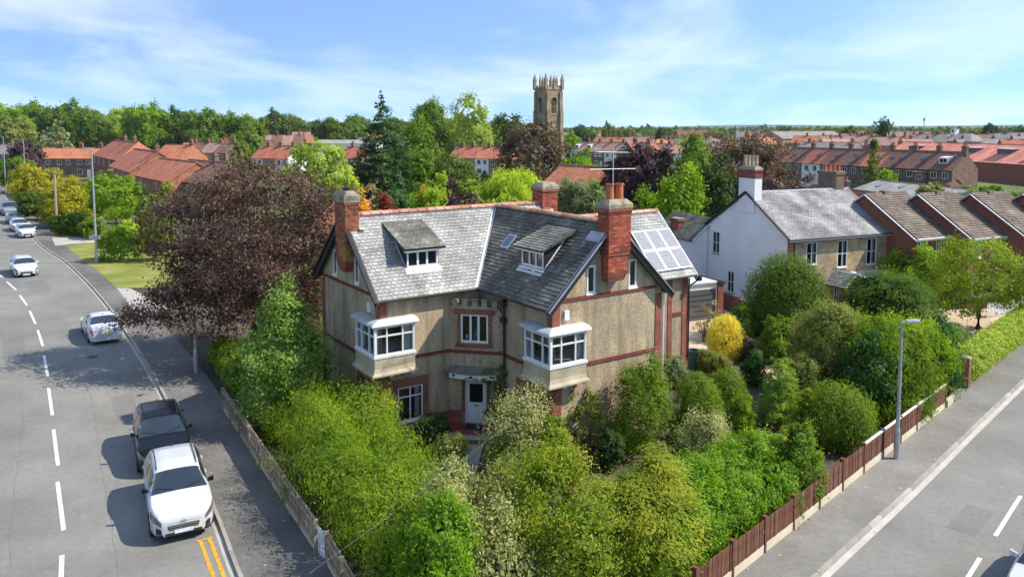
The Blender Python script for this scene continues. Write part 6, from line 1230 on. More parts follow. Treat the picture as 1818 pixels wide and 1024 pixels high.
# church tower
def church():
    D = 290; g = P(973,D); T = thing('church_tower', 'tall square stone church tower with pinnacles and clock above the town', 'church tower', (*g,0), R(32)); s = 3.65; ZT = zat(973,154,D)
    OP = [(-1.1,ZT-9.8,1.1,ZT-4.2)]; w = MB()
    FR = [frame((0,-s,0),(1,0,0),(0,-1,0)), frame((-s,0,0),(0,1,0),(-1,0,0)), frame((s,0,0),(0,1,0),(1,0,0)), frame((0,s,0),(1,0,0),(0,1,0))]
    for F_ in FR: wall(w,F_,[-s,s],lambda x:ZT-1.2,OP,.5)
    w.face([(-s,-s,ZT-1.2),(s,-s,ZT-1.2),(s,s,ZT-1.2),(-s,s,ZT-1.2)]); w.build('wall', M['tower'], T)
    for F_ in FR[:2]:
        lb = MB()
        for k in range(14): z = ZT-9.7+k*.4; lb.hexa([(-1.1,-.45,z),(1.1,-.45,z),(1.1,-.3,z-.1),(-1.1,-.3,z-.1),(-1.1,-.45,z+.1),(1.1,-.45,z+.1),(1.1,-.3,z),(-1.1,-.3,z)],F_)
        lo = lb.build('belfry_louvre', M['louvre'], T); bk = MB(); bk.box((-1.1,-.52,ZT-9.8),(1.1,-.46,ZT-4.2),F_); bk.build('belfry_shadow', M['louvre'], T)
        mu = MB()
        for x in (-.4,.4): mu.box((x-.09,-.25,ZT-9.8),(x+.09,-.02,ZT-5.4),F_)
        mu.box((-1.1,-.25,ZT-7.4),(1.1,-.03,ZT-7.2),F_)
        n = 8
        for sgn in (-1,1):
            for i in range(n):
                a0 = math.pi/2*i/n; a1 = math.pi/2*(i+1)/n; q = lambda a: (sgn*1.12*math.cos(a)**.8 if math.cos(a) > 0 else 0, ZT-6.0+1.8*math.sin(a))
                x0,z0 = q(a0); x1,z1 = q(a1); mu.face([(x0,-.02,z0),(sgn*1.12,-.02,z0),(sgn*1.12,-.02,z1),(x1,-.02,z1)],F_)
        mu.build('tracery', M['tower'], T)
        hd = MB(); hd.tube([F_ @ Vector((1.35*math.cos(t),.06,ZT-6.0+2.1*math.sin(t))) for t in [math.pi*i/10 for i in range(11)]],.14,6); hd.build('hood_mould', M['tower'], T)
        ck = MB(); ck.lathe([(1.05,0),(1.35,0),(1.35,.1),(1.05,.1)],20,F_ @ Matrix.Translation((0,.02,ZT-14)),axis='y'); co = ck.build('clock', M['louvre'], T)
        ck = MB(); ck.box((-.05,.05,ZT-14),(.05,.1,ZT-13.1),F_); ck.box((-.6,.05,ZT-14.05),(0,.1,ZT-13.95),F_); ck.build('clock_hand', M['gold'], co)
        ck = MB()
        for i in range(12): a = math.pi*i/6; ck.box((1.2*math.cos(a)-.07,.11,ZT-14+1.2*math.sin(a)-.07),(1.2*math.cos(a)+.07,.14,ZT-14+1.2*math.sin(a)+.07),F_)
        ck.build('clock_numerals', M['gold'], co)
    for z, o in ((ZT-1.3,.22),(ZT-10.6,.16),(ZT-17,.16)): mb = MB(); mb.box((-s-o,-s-o,z),(s+o,s+o,z+.35)); mb.build('string_course', M['tower'], T)
    for sx in (-1,1):
        for sy in (-1,1):
            mb = MB(); b0, b1 = .55, 1.15
            for z0, z1, e in ((0,ZT-17,1.1),(ZT-17,ZT-9,.8),(ZT-9,ZT-2,.5)):
                x = sx*s; y = sy*s; mb.box((min(x,x+sx*e),min(y-sy*.2,y-sy*1.3),z0),(max(x,x+sx*e),max(y-sy*.2,y-sy*1.3),z1)); mb.box((min(x-sx*.2,x-sx*1.3),min(y,y+sy*e),z0),(max(x-sx*.2,x-sx*1.3),max(y,y+sy*e),z1))
            mb.build('buttress', M['tower'], T)
    def pin(x,y,b,h): mb = MB(); mb.box((x-b,y-b,ZT-1.2),(x+b,y+b,ZT+h*.45)); mb.hexa([(x-b*1.2,y-b*1.2,ZT+h*.45),(x+b*1.2,y-b*1.2,ZT+h*.45),(x+b*1.2,y+b*1.2,ZT+h*.45),(x-b*1.2,y+b*1.2,ZT+h*.45),(x-.06,y-.06,ZT+h),(x+.06,y-.06,ZT+h),(x+.06,y+.06,ZT+h),(x-.06,y+.06,ZT+h)]); mb.build('pinnacle', M['tower'], T)
    for sx in (-1,1):
        for sy in (-1,1): pin(sx*s,sy*s,.5,4.6)
    for sx, sy in ((0,-1),(0,1),(1,0),(-1,0)): pin(sx*s,sy*s,.36,4.0)
    for F_ in FR:
        mb = MB(); mb.box((-s,-.35,ZT-1.2),(s,-.02,ZT-.3),F_); mb.build('parapet', M['tower'], T)
        for i in range(5): mb = MB(); x = -s+.5+i*1.62; mb.box((x,-.35,ZT-.3),(x+.85,-.02,ZT+.35),F_); mb.build('merlon', M['tower'], T)
church()
# ------------------------------------------------------------------ trees of the gardens and the town
def mid(name, label, mat, x0, x1, ytop, D, shape='dome', cat='tree', leafk=.0034, asp=.7, mode='out', dens=2.2, nmax=11000, lo=None, **kw):
    xm = (x0+x1)/2; w = (x1-x0)*D/F_PX; h = zat(xm,ytop,D); tr = kw.pop('trunk', max(.06,h*.018)); L = leafk*D
    return plant(name, label, cat, mat, (xat(xm,D),D,-.05), w, h, shape, leaf=(L,L*asp), dens=dens, mode=mode, trunk=tr if cat == 'tree' else None, crown_name='crown' if cat == 'tree' else 'foliage', nmax=nmax, lo=(h*.12 if cat == 'tree' else .05) if lo is None else lo, rough=kw.pop('rough',.28), **kw)
mid('pale_tree','pale cream green tree directly above the left chimney','lightg',505,622,246,92,'tree')
cb_ = []; hC = zat(680,168,105)
for k in range(15):
    t = k/14; z = hC*(.10+.88*t); rad = 5.6*(1-t)**.85+.3; n_ = 6 if t < .5 else 4 if t < .85 else 1
    for j in range(n_): a_ = k*1.1+j*6.283/n_; q_ = .85+.3*math.sin(k*5+j*3); cb_.append((math.cos(a_)*rad*.55*q_, math.sin(a_)*rad*.55*q_, z-.1*rad, rad*.45+.25, rad*.45+.25, .62))
    cb_.append((0,0,z,rad*.5+.15,rad*.5+.15,.8))
plant('cedar_tree','tall dark layered cedar tree rising above the roofs left of centre','tree','cedar',(xat(680,105),105,0),9.4,hC,blobs=cb_,leaf=(.34,.13),dens=2.2,mode='flat',trunk=.3,crown_name='crown',flat=.4,sig=.35,core=.15,rz=.5,lo=1.5,nmax=34000)
mid('round_tree','bright green tree tucked against the right of the cedar','green',700,790,232,112,'dome')
mid('tall_tree','tall full green tree left of the pair before the church','green',728,806,184,232,'dome',rough=.16,dens=3.4,leafk=.0028); mid('tall_tree','tall yellow green tree right of the pair before the church','lightg',798,868,188,226,'dome',rough=.16,dens=3.4,leafk=.0028); mid('tall_tree','dark green tree just left of the church tower','oak',860,938,206,262,'dome')
mid('dark_tree','dark spreading tree behind the golden topiary','oak',750,852,272,98,'dome'); mid('dark_tree','darker green tree right of the golden topiary','darkg',800,870,292,104,'dome')
mid('blue_spruce','small pointed blue green spruce below the cedar','cedar',684,722,282,82,'cone',mode='flat'); mid('garden_tree','mid green garden tree between spruce and topiary','green',712,770,300,90,'dome')
mid('topiary','clipped golden green topiary mound in the rear garden','lime',763,804,313,80,'smooth',cat='shrub'); mid('orange_shrub','orange flowering shrub in the rear garden','orange',736,764,326,76,'loose',cat='shrub'); mid('garden_tree','green shrubs beneath the orange flowers','bright',716,800,340,74,'dome',cat='shrub')
mid('dark_shrub','dense dark rounded shrub right of the left chimney','holly',652,724,334,66,'dome',cat='shrub'); mid('birch_thicket','thin pale birch stems with sparse leaves behind the left chimney','twig',622,668,312,72,'loose',dens=.7,core=.02); mid('golden_shrub','golden green shrub beside the birch stems','lime',600,640,322,76,'dome',cat='shrub')
mid('red_shrub','red leaved shrub just above the left ridge','red',652,716,358,58,'dome',cat='shrub'); mid('orange_shrub','yellow orange shrub behind the left chimney','orange',626,662,360,57,'dome',cat='shrub'); mid('berberis_hedge','dark purple berberis hedge behind the left ridge','purple',778,872,346,60,'dome',cat='shrub'); mid('low_hedge','bright clipped low hedge in the rear garden','bright',800,868,335,72,'dome',cat='shrub')
mid('weeping_willow','golden weeping willow behind the ridge','lime',848,956,294,78,'dome',mode='droop',asp=.2,leafk=.0055,dens=3.4,nmax=22000)
mid('copper_beech_tree','rounded dark copper beech below the church tower','brown',882,1004,221,152,'dome',leafk=.004); mid('green_bush','bright green tree right of the dark copper beech','bright',1002,1054,262,150,'dome'); mid('garden_tree','green tree behind the red tiled garden building','green',1000,1075,285,118,'dome')
mid('grey_willow','grey green willow between the two rear chimneys','willow',988,1084,304,74,'loose',asp=.35,leafk=.0045,dens=3); mid('purple_tree','deep purple leaved tree behind the aerial','purple',1060,1210,254,96,'tree',dens=3,leafk=.0042)
mid('light_green_tree','light green tree above the solar panels','bright',1136,1250,328,76,'dome',rough=.4); mid('cypress_tree','tall mid green cypress right of the purple tree','yew',1190,1266,256,92,'column',mode='droop'); mid('bronze_tree','wide bronze green tree behind the white chimney','brown',1220,1388,243,112,'dome'); mid('dark_tree','dark tree in the gap behind the white chimney','darkg',1236,1306,300,88,'dome'); mid('purple_tree','reddish purple shrub tree above the white house ridge','beech',1332,1438,310,86,'dome')
mid('conifer','tall conifer standing against the long terrace','olive',1528,1572,245,150,'cone',mode='flat'); mid('green_bush','bright green bush in the terrace back gardens','bright',1558,1590,300,137,'dome',cat='shrub'); mid('garden_tree','olive tree above the middle brown tiled house','olive',1622,1680,318,104,'dome'); mid('low_hedge','green shrubs behind the third brown tiled house','bright',1660,1760,342,96,'dome',cat='shrub'); mid('garden_tree','leafy shrub above the brown roofs','bright',1612,1660,342,92,'loose',cat='shrub'); mid('garden_tree','green shrubs at the right edge behind the terrace','green',1780,1850,345,96,'dome',cat='shrub')
mid('dark_tree','dark conifer on the right skyline','darkg',1548,1580,215,352,'column')
mid('golden_willow','golden weeping tree beside the left road','goldcon',26,104,296,118,'dome',mode='droop',asp=.25,leafk=.0042,nmax=16000); mid('golden_conifer','round golden yellow layered conifer beside the left road','goldcon',76,154,314,98,'smooth',mode='flat',leafk=.003,asp=.4,flat=.5,dens=3,nmax=16000); mid('garden_tree','green leafy tree between golden conifer and copper beech','bright',148,258,308,92,'tree'); mid('purple_tree','small dark purple tree at the left by the cottages','purple',16,76,250,178,'dome'); mid('garden_tree','dark green bushy tree at the left edge','green',-10,58,275,150,'dome')
mid('pale_willow','pale green weeping tree before the left treeline','willow',80,122,218,252,'dome',mode='droop'); mid('pale_willow','large pale willow at the left edge','olive',-25,62,206,262,'dome'); mid('garden_tree','rounded green tree among the roofs above the beech','green',415,474,233,262,'dome'); mid('garden_tree','small green tree beside the red cottages','olive',412,446,255,206,'dome')
mid('verge_shrub','bright green arching shrub behind the verge lawn','bright',176,236,398,73,'dome',cat='shrub'); mid('verge_shrub','yellow green shrub between the lawn and the beech','lime',196,262,385,78,'loose',cat='shrub'); mid('verge_shrub','olive shrub under the left of the beech','olive',232,302,340,72,'loose',cat='shrub'); mid('golden_bush','yellow green bush seen behind the left gable','lime',520,572,430,50,'dome',cat='shrub'); mid('golden_bush','dark olive bush beside the left gable','olive',536,566,520,44,'dome',cat='shrub'); mid('golden_bush','golden bush between the brown roofs','gold_yew',280,306,313,100,'dome',cat='shrub')
h0_, h1_ = G(146,428), G(72,392); hedge('dark clipped hedge along the left pavement under the golden conifer', h0_+np.array([1.2,.6,0]), h1_+np.array([1.4,.4,0]), 1.8, 2.2, 'green', (.3,.2), 2.2)
hedge('clipped hedge across the lawn end below the golden conifer', G(150,420), G(105,418), 1.5, 2.3, 'yew_d', (.3,.2), 2.2); h2_, h3_ = G(64,386), G(5,345); hedge('low hedge beside the far blue bins', h2_+np.array([2.5,0,0]), h3_+np.array([3,0,0]), 1.6, 2.0, 'green', (.36,.24), 2)
hedge('green hedge behind the left fence under the beech', G(398,722)+np.array([1.0,.6,0]), G(352,660)+np.array([1.1,.5,0]), 1.4, 1.7, 'yew', (.14,.07), 2.4)
hedge('long dark hedge below the long terrace', P(1455,136)+(0,), P(1660,118)+(0,), 2.0, 2.2, 'yew_d', (.45,.3), 2); hedge('clipped hedge behind the white house ridge', P(1395,118)+(0,), P(1480,112)+(0,), 2.0, 2.4, 'bright', (.42,.3), 2)
sheet('back_garden_lawn', [P(560,60),P(980,60),P(960,150),P(560,150)], -0.02, M['lawn'])
# prototypes for the many far trees; each tree is its own object
protos = []
for k in range(5):
    rg2 = random.Random(50+k); bl = [(0,0,.6,.34,.34,.34)] + [(math.cos(j*2.4)*rg2.uniform(.18,.30), math.sin(j*2.4)*rg2.uniform(.18,.30), .32+.5*j/9, rg2.uniform(.19,.27), rg2.uniform(.19,.27), rg2.uniform(.14,.2)) for j in range(9)]
    if k == 4: bl = [(0,0,.1+.8*t,.38*(1-t)+.05,.38*(1-t)+.05,.12) for t in (0,.2,.4,.6,.8,.98)]
    V, rv = cloud(900+k, bl, 6500, .042, .034, 'out', core=.3, lo=.08, rough=.3); protos.append((quads_mesh('crown',V,rv,LEAF['oak']), limbs(1.0,.028,.38,60+k,5).mesh('trunk',M['bark'])))
def far_tree(label, px, ytop, D, wpx, mat, k=0, group=None, name='tree', h=None):
    h = h or zat(px,ytop,D); w = wpx*D/F_PX; T = thing(name, label, 'tree', (xat(px,D),D,-.05), (px*1.37) % 6.28, group, (w,w,h)); o = link('crown', protos[k][0], T); o.material_slots[0].link = 'OBJECT'; o.material_slots[0].material = LEAF[mat]; link('trunk', protos[k][1], T); return T
TL = [(12,182,330,95,'bright'),(70,178,352,80,'green'),(128,180,345,85,'green'),(168,188,320,75,'green'),(215,190,342,85,'lightg'),(262,180,322,80,'bright'),(318,192,330,70,'oak'),(362,190,322,80,'green'),(410,208,350,60,'olive'),(438,198,330,75,'green'),(492,195,430,60,'oak'),(530,204,440,50,'oak'),(590,208,360,62,'oak'),(560,212,460,60,'darkg'),(628,214,380,60,'green'),(640,202,420,70,'oak'),(860,216,330,60,'oak'),(905,212,400,70,'green'),(1012,235,330,40,'bright'),(1040,228,470,50,'green'),(700,208,440,80,'oak'),(760,206,420,80,'darkg'),(815,205,430,70,'oak')]
for i, (px,yt,D,w,m) in enumerate(TL): far_tree('%s tree of the treeline behind the left town, %s from the left' % ({'bright':'bright green','green':'mid green','oak':'deep green','darkg':'dark green','olive':'olive','lightg':'pale green'}[m], ordinal(i+1)), px, yt, D, w, m, i % 4, 'treeline behind the town', 'woodland_tree')
rg3 = random.Random(77); sk = sorted((rg3.uniform(1020,1850), rg3.uniform(380,900), rg3.random()) for _ in range(46))
for i, (px,D,t) in enumerate(sk): far_tree('%s from left of the small round trees along the right skyline' % ordinal(i+1).capitalize(), px, 0, D, (7+9*t)/D*F_PX, rg3.choice(['oak','green','darkg','oak','olive']), rg3.randrange(4), 'right skyline trees', 'skyline_tree', h=8+8*rg3.random())
def garden_fill(zone, n, p0, p1, d0, d1, seed, hs=(2.5,6.5)):
    r4 = random.Random(seed); L_ = sorted((r4.uniform(p0,p1), r4.uniform(d0,d1)) for _ in range(n))
    for i, (px,D) in enumerate(L_):
        h = r4.uniform(*hs); m = r4.choice(['green','bright','oak','darkg','olive','yew','lightg','holly']); far_tree('leafy garden tree, %s from the left %s' % (ordinal(i+1), zone), px, 0, D, h*r4.uniform(.75,1.15)/D*F_PX, m, r4.randrange(5), zone, 'garden_tree', h=h)
garden_fill('in the gardens behind the corner house', 64, 565, 1240, 112, 188, 1, (2,4.6)); garden_fill('between the white house and the long terrace', 34, 1250, 1800, 96, 132, 2, (1.8,3.6)); garden_fill('among the left cottages', 34, 150, 560, 125, 236, 3, (2,4.2)); garden_fill('in the far town centre', 20, 560, 1400, 225, 400, 4, (3.5,6.5)); garden_fill('at the foot of the huge red roof', 22, 1640, 1850, 108, 150, 9, (1.5,3)); garden_fill('beside the left road', 10, 60, 240, 100, 122, 5, (2,5)); garden_fill('behind the long terrace', 16, 1240, 1800, 220, 380, 6, (3.5,6))
# distant countryside: woods that read as one mass, low hills
gw = np.random.default_rng(8); n = 900; D = gw.uniform(650,2600,n)**1.0; px = gw.uniform(-60,1880,n); bl = np.stack([(px-909)/F_PX*D, D, gw.uniform(1,4,n), gw.uniform(14,60,n), gw.uniform(10,30,n), gw.uniform(4,8,n)+D*.0010],1)
V, rv = cloud(99, bl, 70000, 5.0, 4.5, 'out', clump=16000, sig=1.2, core=0, lo=0, rough=.05); o = link('distant_woods', quads_mesh('distant_woods',V,rv,LEAF['far'])); tag(o,'distant band of dark green woodland along the horizon','woodland',kind='stuff')
hm = MB(); m_hill = m_mott('hill_fields', [(0.3,(0.045,0.075,0.035)), (0.55,(0.08,0.11,0.045)), (0.75,(0.17,0.17,0.09))], 0.004, 0.05, 0.95, 0.1, 0.3)
hx = np.linspace(-5200,5200,80); rows_ = [(2600,0),(3300,1),(4200,2),(5200,3)]
hz = lambda x, k: (k > 0)*(4+7*k+ (3.5*k)*math.sin(x*.0011+k*1.7)+2*k*math.sin(x*.0031+k))
for (d0,k0),(d1,k1) in zip(rows_[:-1],rows_[1:]):
    for a, b in zip(hx[:-1],hx[1:]): hm.face([(a,d0,hz(a,k0)-1),(b,d0,hz(b,k0)-1),(b,d1,hz(b,k1)-1),(a,d1,hz(a,k1)-1)])
tag(hm.build('hills', m_hill, smooth=True), kind='structure')
house('orange tiled outbuilding behind the left gable', P(545,70), P(600,66), 6, 3.6, 6.2, 'brick_o', 'pan_o', wins=[], chim=(), name='outbuilding', lower=False)
T = thing('summer_house', 'pale grey roofed summer house in the rear garden', 'summer house', (*P(748,64),0), .2); mb = MB(); mb.box((-1.3,-1,0),(1.3,1,2.3)); mb.build('wall', M['wood_grey'], T); mb = MB(); mb.hexa([(-1.7,-1.4,2.3),(1.7,-1.4,2.3),(1.7,1.4,2.3),(-1.7,1.4,2.3),(-.5,-.1,3.3),(.5,-.1,3.3),(.5,.1,3.3),(-.5,.1,3.3)]); mb.build('roof', M['lead'], T)

# thin summer haze over the whole place
hz_ = MB(); hz_.box((-5600,-60,-2),(5600,5400,60)); m_h = bpy.data.materials.new('haze_air'); m_h.use_nodes = True; nt_ = m_h.node_tree; nt_.nodes.clear(); o_ = nt_.nodes.new('ShaderNodeOutputMaterial'); pv = nt_.nodes.new('ShaderNodeVolumePrincipled'); pv.inputs['Density'].default_value = 0.00006; pv.inputs['Color'].default_value = (0.80,0.88,1.0,1); nt_.links.new(pv.outputs[0], o_.inputs['Volume'])
hzo = hz_.build('haze', m_h); tag(hzo, 'thin pale blue haze over the distant town', 'haze', kind='stuff')
# ------------------------------------------------------------------ vehicles (local x forward, y left, z up; origin under the middle)
def interp(x, pts): return float(np.interp(x, [p[0] for p in pts], [p[1] for p in pts]))
def smooth_interp(x, pts, e=.06): return (interp(x-e,pts)+interp(x,pts)*2+interp(x+e,pts))/4
CARS = {
 'suv': dict(L=4.48,W=1.86,wb=2.67,fa=.90,wr=.345,zs=.24,top=[(0,.66),(.04,.86),(.25,.98),(1.12,1.12),(1.92,1.57),(2.5,1.655),(3.5,1.63),(4.12,1.50),(4.40,1.10),(4.46,.95),(4.48,.75)],belt=[(0,.66),(.04,.84),(.3,.94),(1.2,1.02),(4.0,1.14),(4.3,1.08),(4.48,.75)],plan=[(0,.62),(.06,.76),(.25,.90),(.6,.985),(1.2,1),(3.7,1),(4.2,.96),(4.42,.88),(4.48,.8)],roof=.70,ws=(1.16,1.90),rs=(4.13,4.38),sw=(1.62,3.98),rails=True,clad=True),
 'saloon': dict(L=4.83,W=1.86,wb=2.74,fa=.95,wr=.33,zs=.20,top=[(0,.58),(.05,.74),(.3,.84),(1.3,.98),(2.15,1.40),(2.7,1.49),(3.3,1.45),(4.25,1.12),(4.65,1.06),(4.79,.95),(4.83,.7)],belt=[(0,.58),(.05,.72),(.3,.8),(1.3,.90),(4.2,1.02),(4.7,.95),(4.83,.7)],plan=[(0,.62),(.06,.76),(.3,.9),(.7,.985),(1.3,1),(3.8,1),(4.4,.94),(4.75,.86),(4.83,.78)],roof=.66,ws=(1.36,2.12),rs=(3.42,4.20),sw=(1.8,3.7),rails=False,clad=False),
 'estate': dict(L=4.75,W=1.84,wb=2.8,fa=.92,wr=.33,zs=.19,top=[(0,.58),(.05,.74),(.3,.84),(1.25,.98),(2.05,1.38),(2.6,1.46),(3.9,1.42),(4.3,1.34),(4.66,.98),(4.72,.9),(4.75,.7)],belt=[(0,.58),(.05,.72),(.3,.8),(1.3,.90),(4.2,1.0),(4.6,.95),(4.75,.7)],plan=[(0,.62),(.06,.76),(.3,.9),(.7,.985),(1.3,1),(3.8,1),(4.4,.95),(4.7,.86),(4.75,.78)],roof=.68,ws=(1.3,2.02),rs=(4.32,4.64),sw=(1.75,4.15),rails=True,clad=False),
 'hatch': dict(L=4.25,W=1.80,wb=2.61,fa=.88,wr=.32,zs=.19,top=[(0,.6),(.05,.76),(.3,.86),(1.1,1.0),(1.95,1.42),(2.5,1.50),(3.4,1.46),(3.8,1.38),(4.15,1.02),(4.22,.9),(4.25,.7)],belt=[(0,.6),(.05,.74),(.3,.82),(1.2,.93),(3.8,1.04),(4.1,.98),(4.25,.7)],plan=[(0,.62),(.06,.76),(.3,.9),(.65,.985),(1.2,1),(3.4,1),(3.9,.95),(4.2,.86),(4.25,.78)],roof=.67,ws=(1.14,1.92),rs=(3.82,4.12),sw=(1.65,3.65),rails=False,clad=False),
 'van': dict(L=5.2,W=1.95,wb=3.1,fa=.95,wr=.34,zs=.24,top=[(0,.7),(.05,.95),(.3,1.08),(.95,1.2),(1.75,1.82),(2.2,1.93),(4.6,1.93),(5.05,1.88),(5.17,1.3),(5.2,.8)],belt=[(0,.7),(.05,.9),(.3,1.0),(1.0,1.1),(4.9,1.2),(5.2,.8)],plan=[(0,.66),(.06,.8),(.3,.93),(.6,.99),(1.2,1),(4.4,1),(5.0,.98),(5.17,.94),(5.2,.9)],roof=.84,ws=(.98,1.74),rs=(5.06,5.15),sw=(1.25,2.3),rails=False,clad=False)}
ROWT = [0,.12,.30,.5,.7,.88,1.0]
def car(kind, label, paint, loc, heading, plate='front', rimm='rim', emblem=False, group=None, name='parked_car', black_mirror=False, detail=True):
    c = CARS[kind]; L, W_ = c['L'], c['W']; hw = W_/2; T = thing(name, label, 'van' if kind == 'van' else 'car', (loc[0],loc[1],0), heading, group)
    def section(x):
        zt = smooth_interp(x,c['top']); zb = min(interp(x,c['belt']), zt-.015); w = hw*smooth_interp(x,c['plan'],.03); zs = c['zs'] + (.06 if x < .1 or x > L-.1 else 0)
        cab = max(0,min(1,(zt-zb-.04)/.42)); wr = w*(.93*(1-cab)+c['roof']*cab) if cab < 1 else w*c['roof']
        P_ = [(w*.80,zs-.02)]
        for t in ROWT: P_.append((w*(.955+.045*math.sin(math.pi*min(1,t*1.15))**.6 if t < .87 else .985-.012*(t-.88)/.12), zs+(zb-zs)*t))
        e = (w*.972, zb); rf = (wr, zt-.05*cab-.004)
        for t in (.10,.5,.90): P_.append((e[0]+(rf[0]-e[0])*t+.025*math.sin(math.pi*t)*cab, e[1]+(rf[1]-e[1])*t))
        P_ += [rf, (wr*.86, zt-.012*cab), (wr*.45, zt+.012), (0, zt+.018)]
        return P_
    ns = 84 if detail else 52; xs = [0.0]+[L*(.5-.5*math.cos(math.pi*(i/(ns-1)))*(.35)-0)+0 for i in range(0)]
    xs = sorted(set([round(L*i/(ns-1),4) for i in range(ns)]+[c['ws'][0],c['ws'][1],c['rs'][0],c['rs'][1],c['sw'][0],c['sw'][1],.03,.06,L-.03,L-.015]))
    S_ = [section(x) for x in xs]; nr = len(S_[0]); ax = [c['fa'], c['fa']+c['wb']]; ar = c['wr']+.045; zc = c['wr']
    def pt(i, j, s):
        x = xs[i]; y, z = S_[i][j]
        if j <= 6:
            for a in ax:
                d = math.hypot(x-a, z-zc)
                if abs(d-ar) < .05 and d > 1e-6: x, z = a+(x-a)*ar/d, zc+(z-zc)*ar/d
        return (L/2-x, s*y, max(z,.12))
    B_, gl = MB(), {'windscreen':MB(),'rear_window':MB(),'side_window':[],'trim':MB()}
    mids = (c['sw'][0]+c['sw'][1])/2; pill = .045; sideb = {(s,k):MB() for s in (1,-1) for k in (0,1)}
    for i in range(len(xs)-1):
        xm = (xs[i]+xs[i+1])/2
        for j in range(nr-1):
            z = (S_[i][j][1]+S_[i][j+1][1]+S_[i+1][j][1]+S_[i+1][j+1][1])/4
            if j <= 5 and any(math.hypot(xm-a, z-zc) < ar-.004 for a in ax): continue
            for s in (1,-1):
                q = [pt(i,j,s),pt(i+1,j,s),pt(i+1,j+1,s),pt(i,j+1,s)]
                if s > 0: q.reverse()
                zt = S_[i][nr-1][1]; zb = S_[i][7][1]
                if j in (8,9) and c['sw'][0] < xm < c['sw'][1] and abs(xm-mids) > pill: sideb[(s, 0 if xm < mids else 1)].face(q)
                elif j >= 11 and c['ws'][0] < xm < c['ws'][1]: gl['windscreen'].face(q)
                elif j >= 11 and c['rs'][0] < xm < c['rs'][1]: gl['rear_window'].face(q)
                else: B_.face(q, mi=1 if (j == 0 or (c['clad'] and j == 1)) or (j in (8,9) and c['sw'][0] < xm < c['sw'][1]) else 0)
    for i, rev in ((0,False),(len(xs)-1,True)):
        ring = [pt(i,j,1) for j in range(nr)]+[pt(i,j,-1) for j in range(nr-2,-1,-1)]; B_.face(ring if rev else ring[::-1])
    body = B_.build('body', [M[paint],M['car_trim']], T, smooth='auto', weld=True)
    gl['windscreen'].build('windscreen', M['car_glass'], T, smooth=True, weld=True); gl['rear_window'].build('rear_window', M['car_glass'], T, smooth=True, weld=True)
    for b in sideb.values():
        if b.f: b.build('side_window', M['car_glass'], T, smooth=True, weld=True)
    ub = MB(); ub.box((-L/2+.25,-hw*.86,.2),(L/2-.25,hw*.86,c['zs']+.42)); ub.build('underbody', M['car_trim'], T)
    cab = MB(); cab.box((L/2-c['rs'][0]-.0,-hw*.6,.7),(L/2-c['ws'][1]+.2,hw*.6,1.02)); cab.build('seats', M['interior'], T)
    def surf(x, r, s, off=.012):
        i = float(np.interp(x, xs, range(len(xs)))); i0 = min(int(i), len(xs)-2); t = i-i0; j0 = min(int(r), nr-2); u = r-j0
        a = np.array(S_[i0][j0])*(1-t)*(1-u)+np.array(S_[i0+1][j0])*t*(1-u)+np.array(S_[i0][j0+1])*(1-t)*u+np.array(S_[i0+1][j0+1])*t*u
        return (L/2-x+(off if x < .4 else -off if x > L-.4 else 0), s*(a[0]+off), a[1]+ (off*.4 if r > 6 else 0))
    def patch_(nm, mat, x0, x1, r0, r1, s, n=5, parent=None, off=.012, skew=0):
        m_ = MB()
        for a in range(n):
            for b in range(3):
                f = lambda p, q_: surf(x0+(x1-x0)*p/n+skew*q_/3, r0+(r1-r0)*q_/3, s, off); q = [f(a,b),f(a+1,b),f(a+1,b+1),f(a,b+1)]; m_.face(q if s < 0 else q[::-1])
        return m_.build(nm, M[mat], parent or T, smooth=True, weld=True)
    for s in (1,-1):
        patch_('headlight','lamp_clear',.02,.52,4.9,6.75,s,7); patch_('tail_light','lamp_red',L-.32,L-.02,5.2,6.9,s); patch_('fog_lamp','car_trim',.012,.14,2.2,4.0,s)
        mm = MB(); mx = L/2-c['sw'][0]+.02; mz = interp(c['sw'][0],c['belt'])+.10; mm.hexa([(mx-.05,s*(hw*.95),mz-.07),(mx+.07,s*(hw*.95),mz-.05),(mx+.03,s*(hw+.13),mz-.06),(mx-.06,s*(hw+.13),mz-.06),(mx-.05,s*(hw*.95),mz+.03),(mx+.04,s*(hw*.95),mz+.05),(mx+.01,s*(hw+.13),mz+.08),(mx-.06,s*(hw+.13),mz+.08)]); mm.build('wing_mirror', M['car_black' if black_mirror else paint], T)
        for x in (mids-.22, min(c['sw'][1]+.0, mids+.9)):
            hb_ = MB(); p = surf(x,6.4,s,.02); hb_.box((p[0]-.1,p[1]-.015,p[2]-.02),(p[0]+.1,p[1]+.015,p[2]+.02)); hb_.build('door_handle', M[paint], T)
        for x in (c['sw'][0]-.02, mids, min(ax[1]-.1,c['sw'][1]-.1)):
            db = MB(); n = 6
            for k in range(n): a, b = surf(x,1.2+5.4*k/n,s,.004), surf(x,1.2+5.4*(k+1)/n,s,.004); db.face([(a[0]-.006,a[1],a[2]),(a[0]+.006,a[1],a[2]),(b[0]+.006,b[1],b[2]),(b[0]-.006,b[1],b[2])])
            db.build('door_seam', M['car_trim'], T)
        if c['rails']:
            rb = MB(); pts = []
            for k in range(9): x = c['ws'][1]+.15+(c['rs'][0]-c['ws'][1]-.35)*k/8; p = surf(x,11.6,s,0); pts.append((p[0],p[1],p[2]+(.05 if 0 < k < 8 else .0)))
            rb.tube(pts,.018,6); rb.build('roof_rail', M['car_trim' if emblem or paint == 'car_black' else 'chrome'], T)
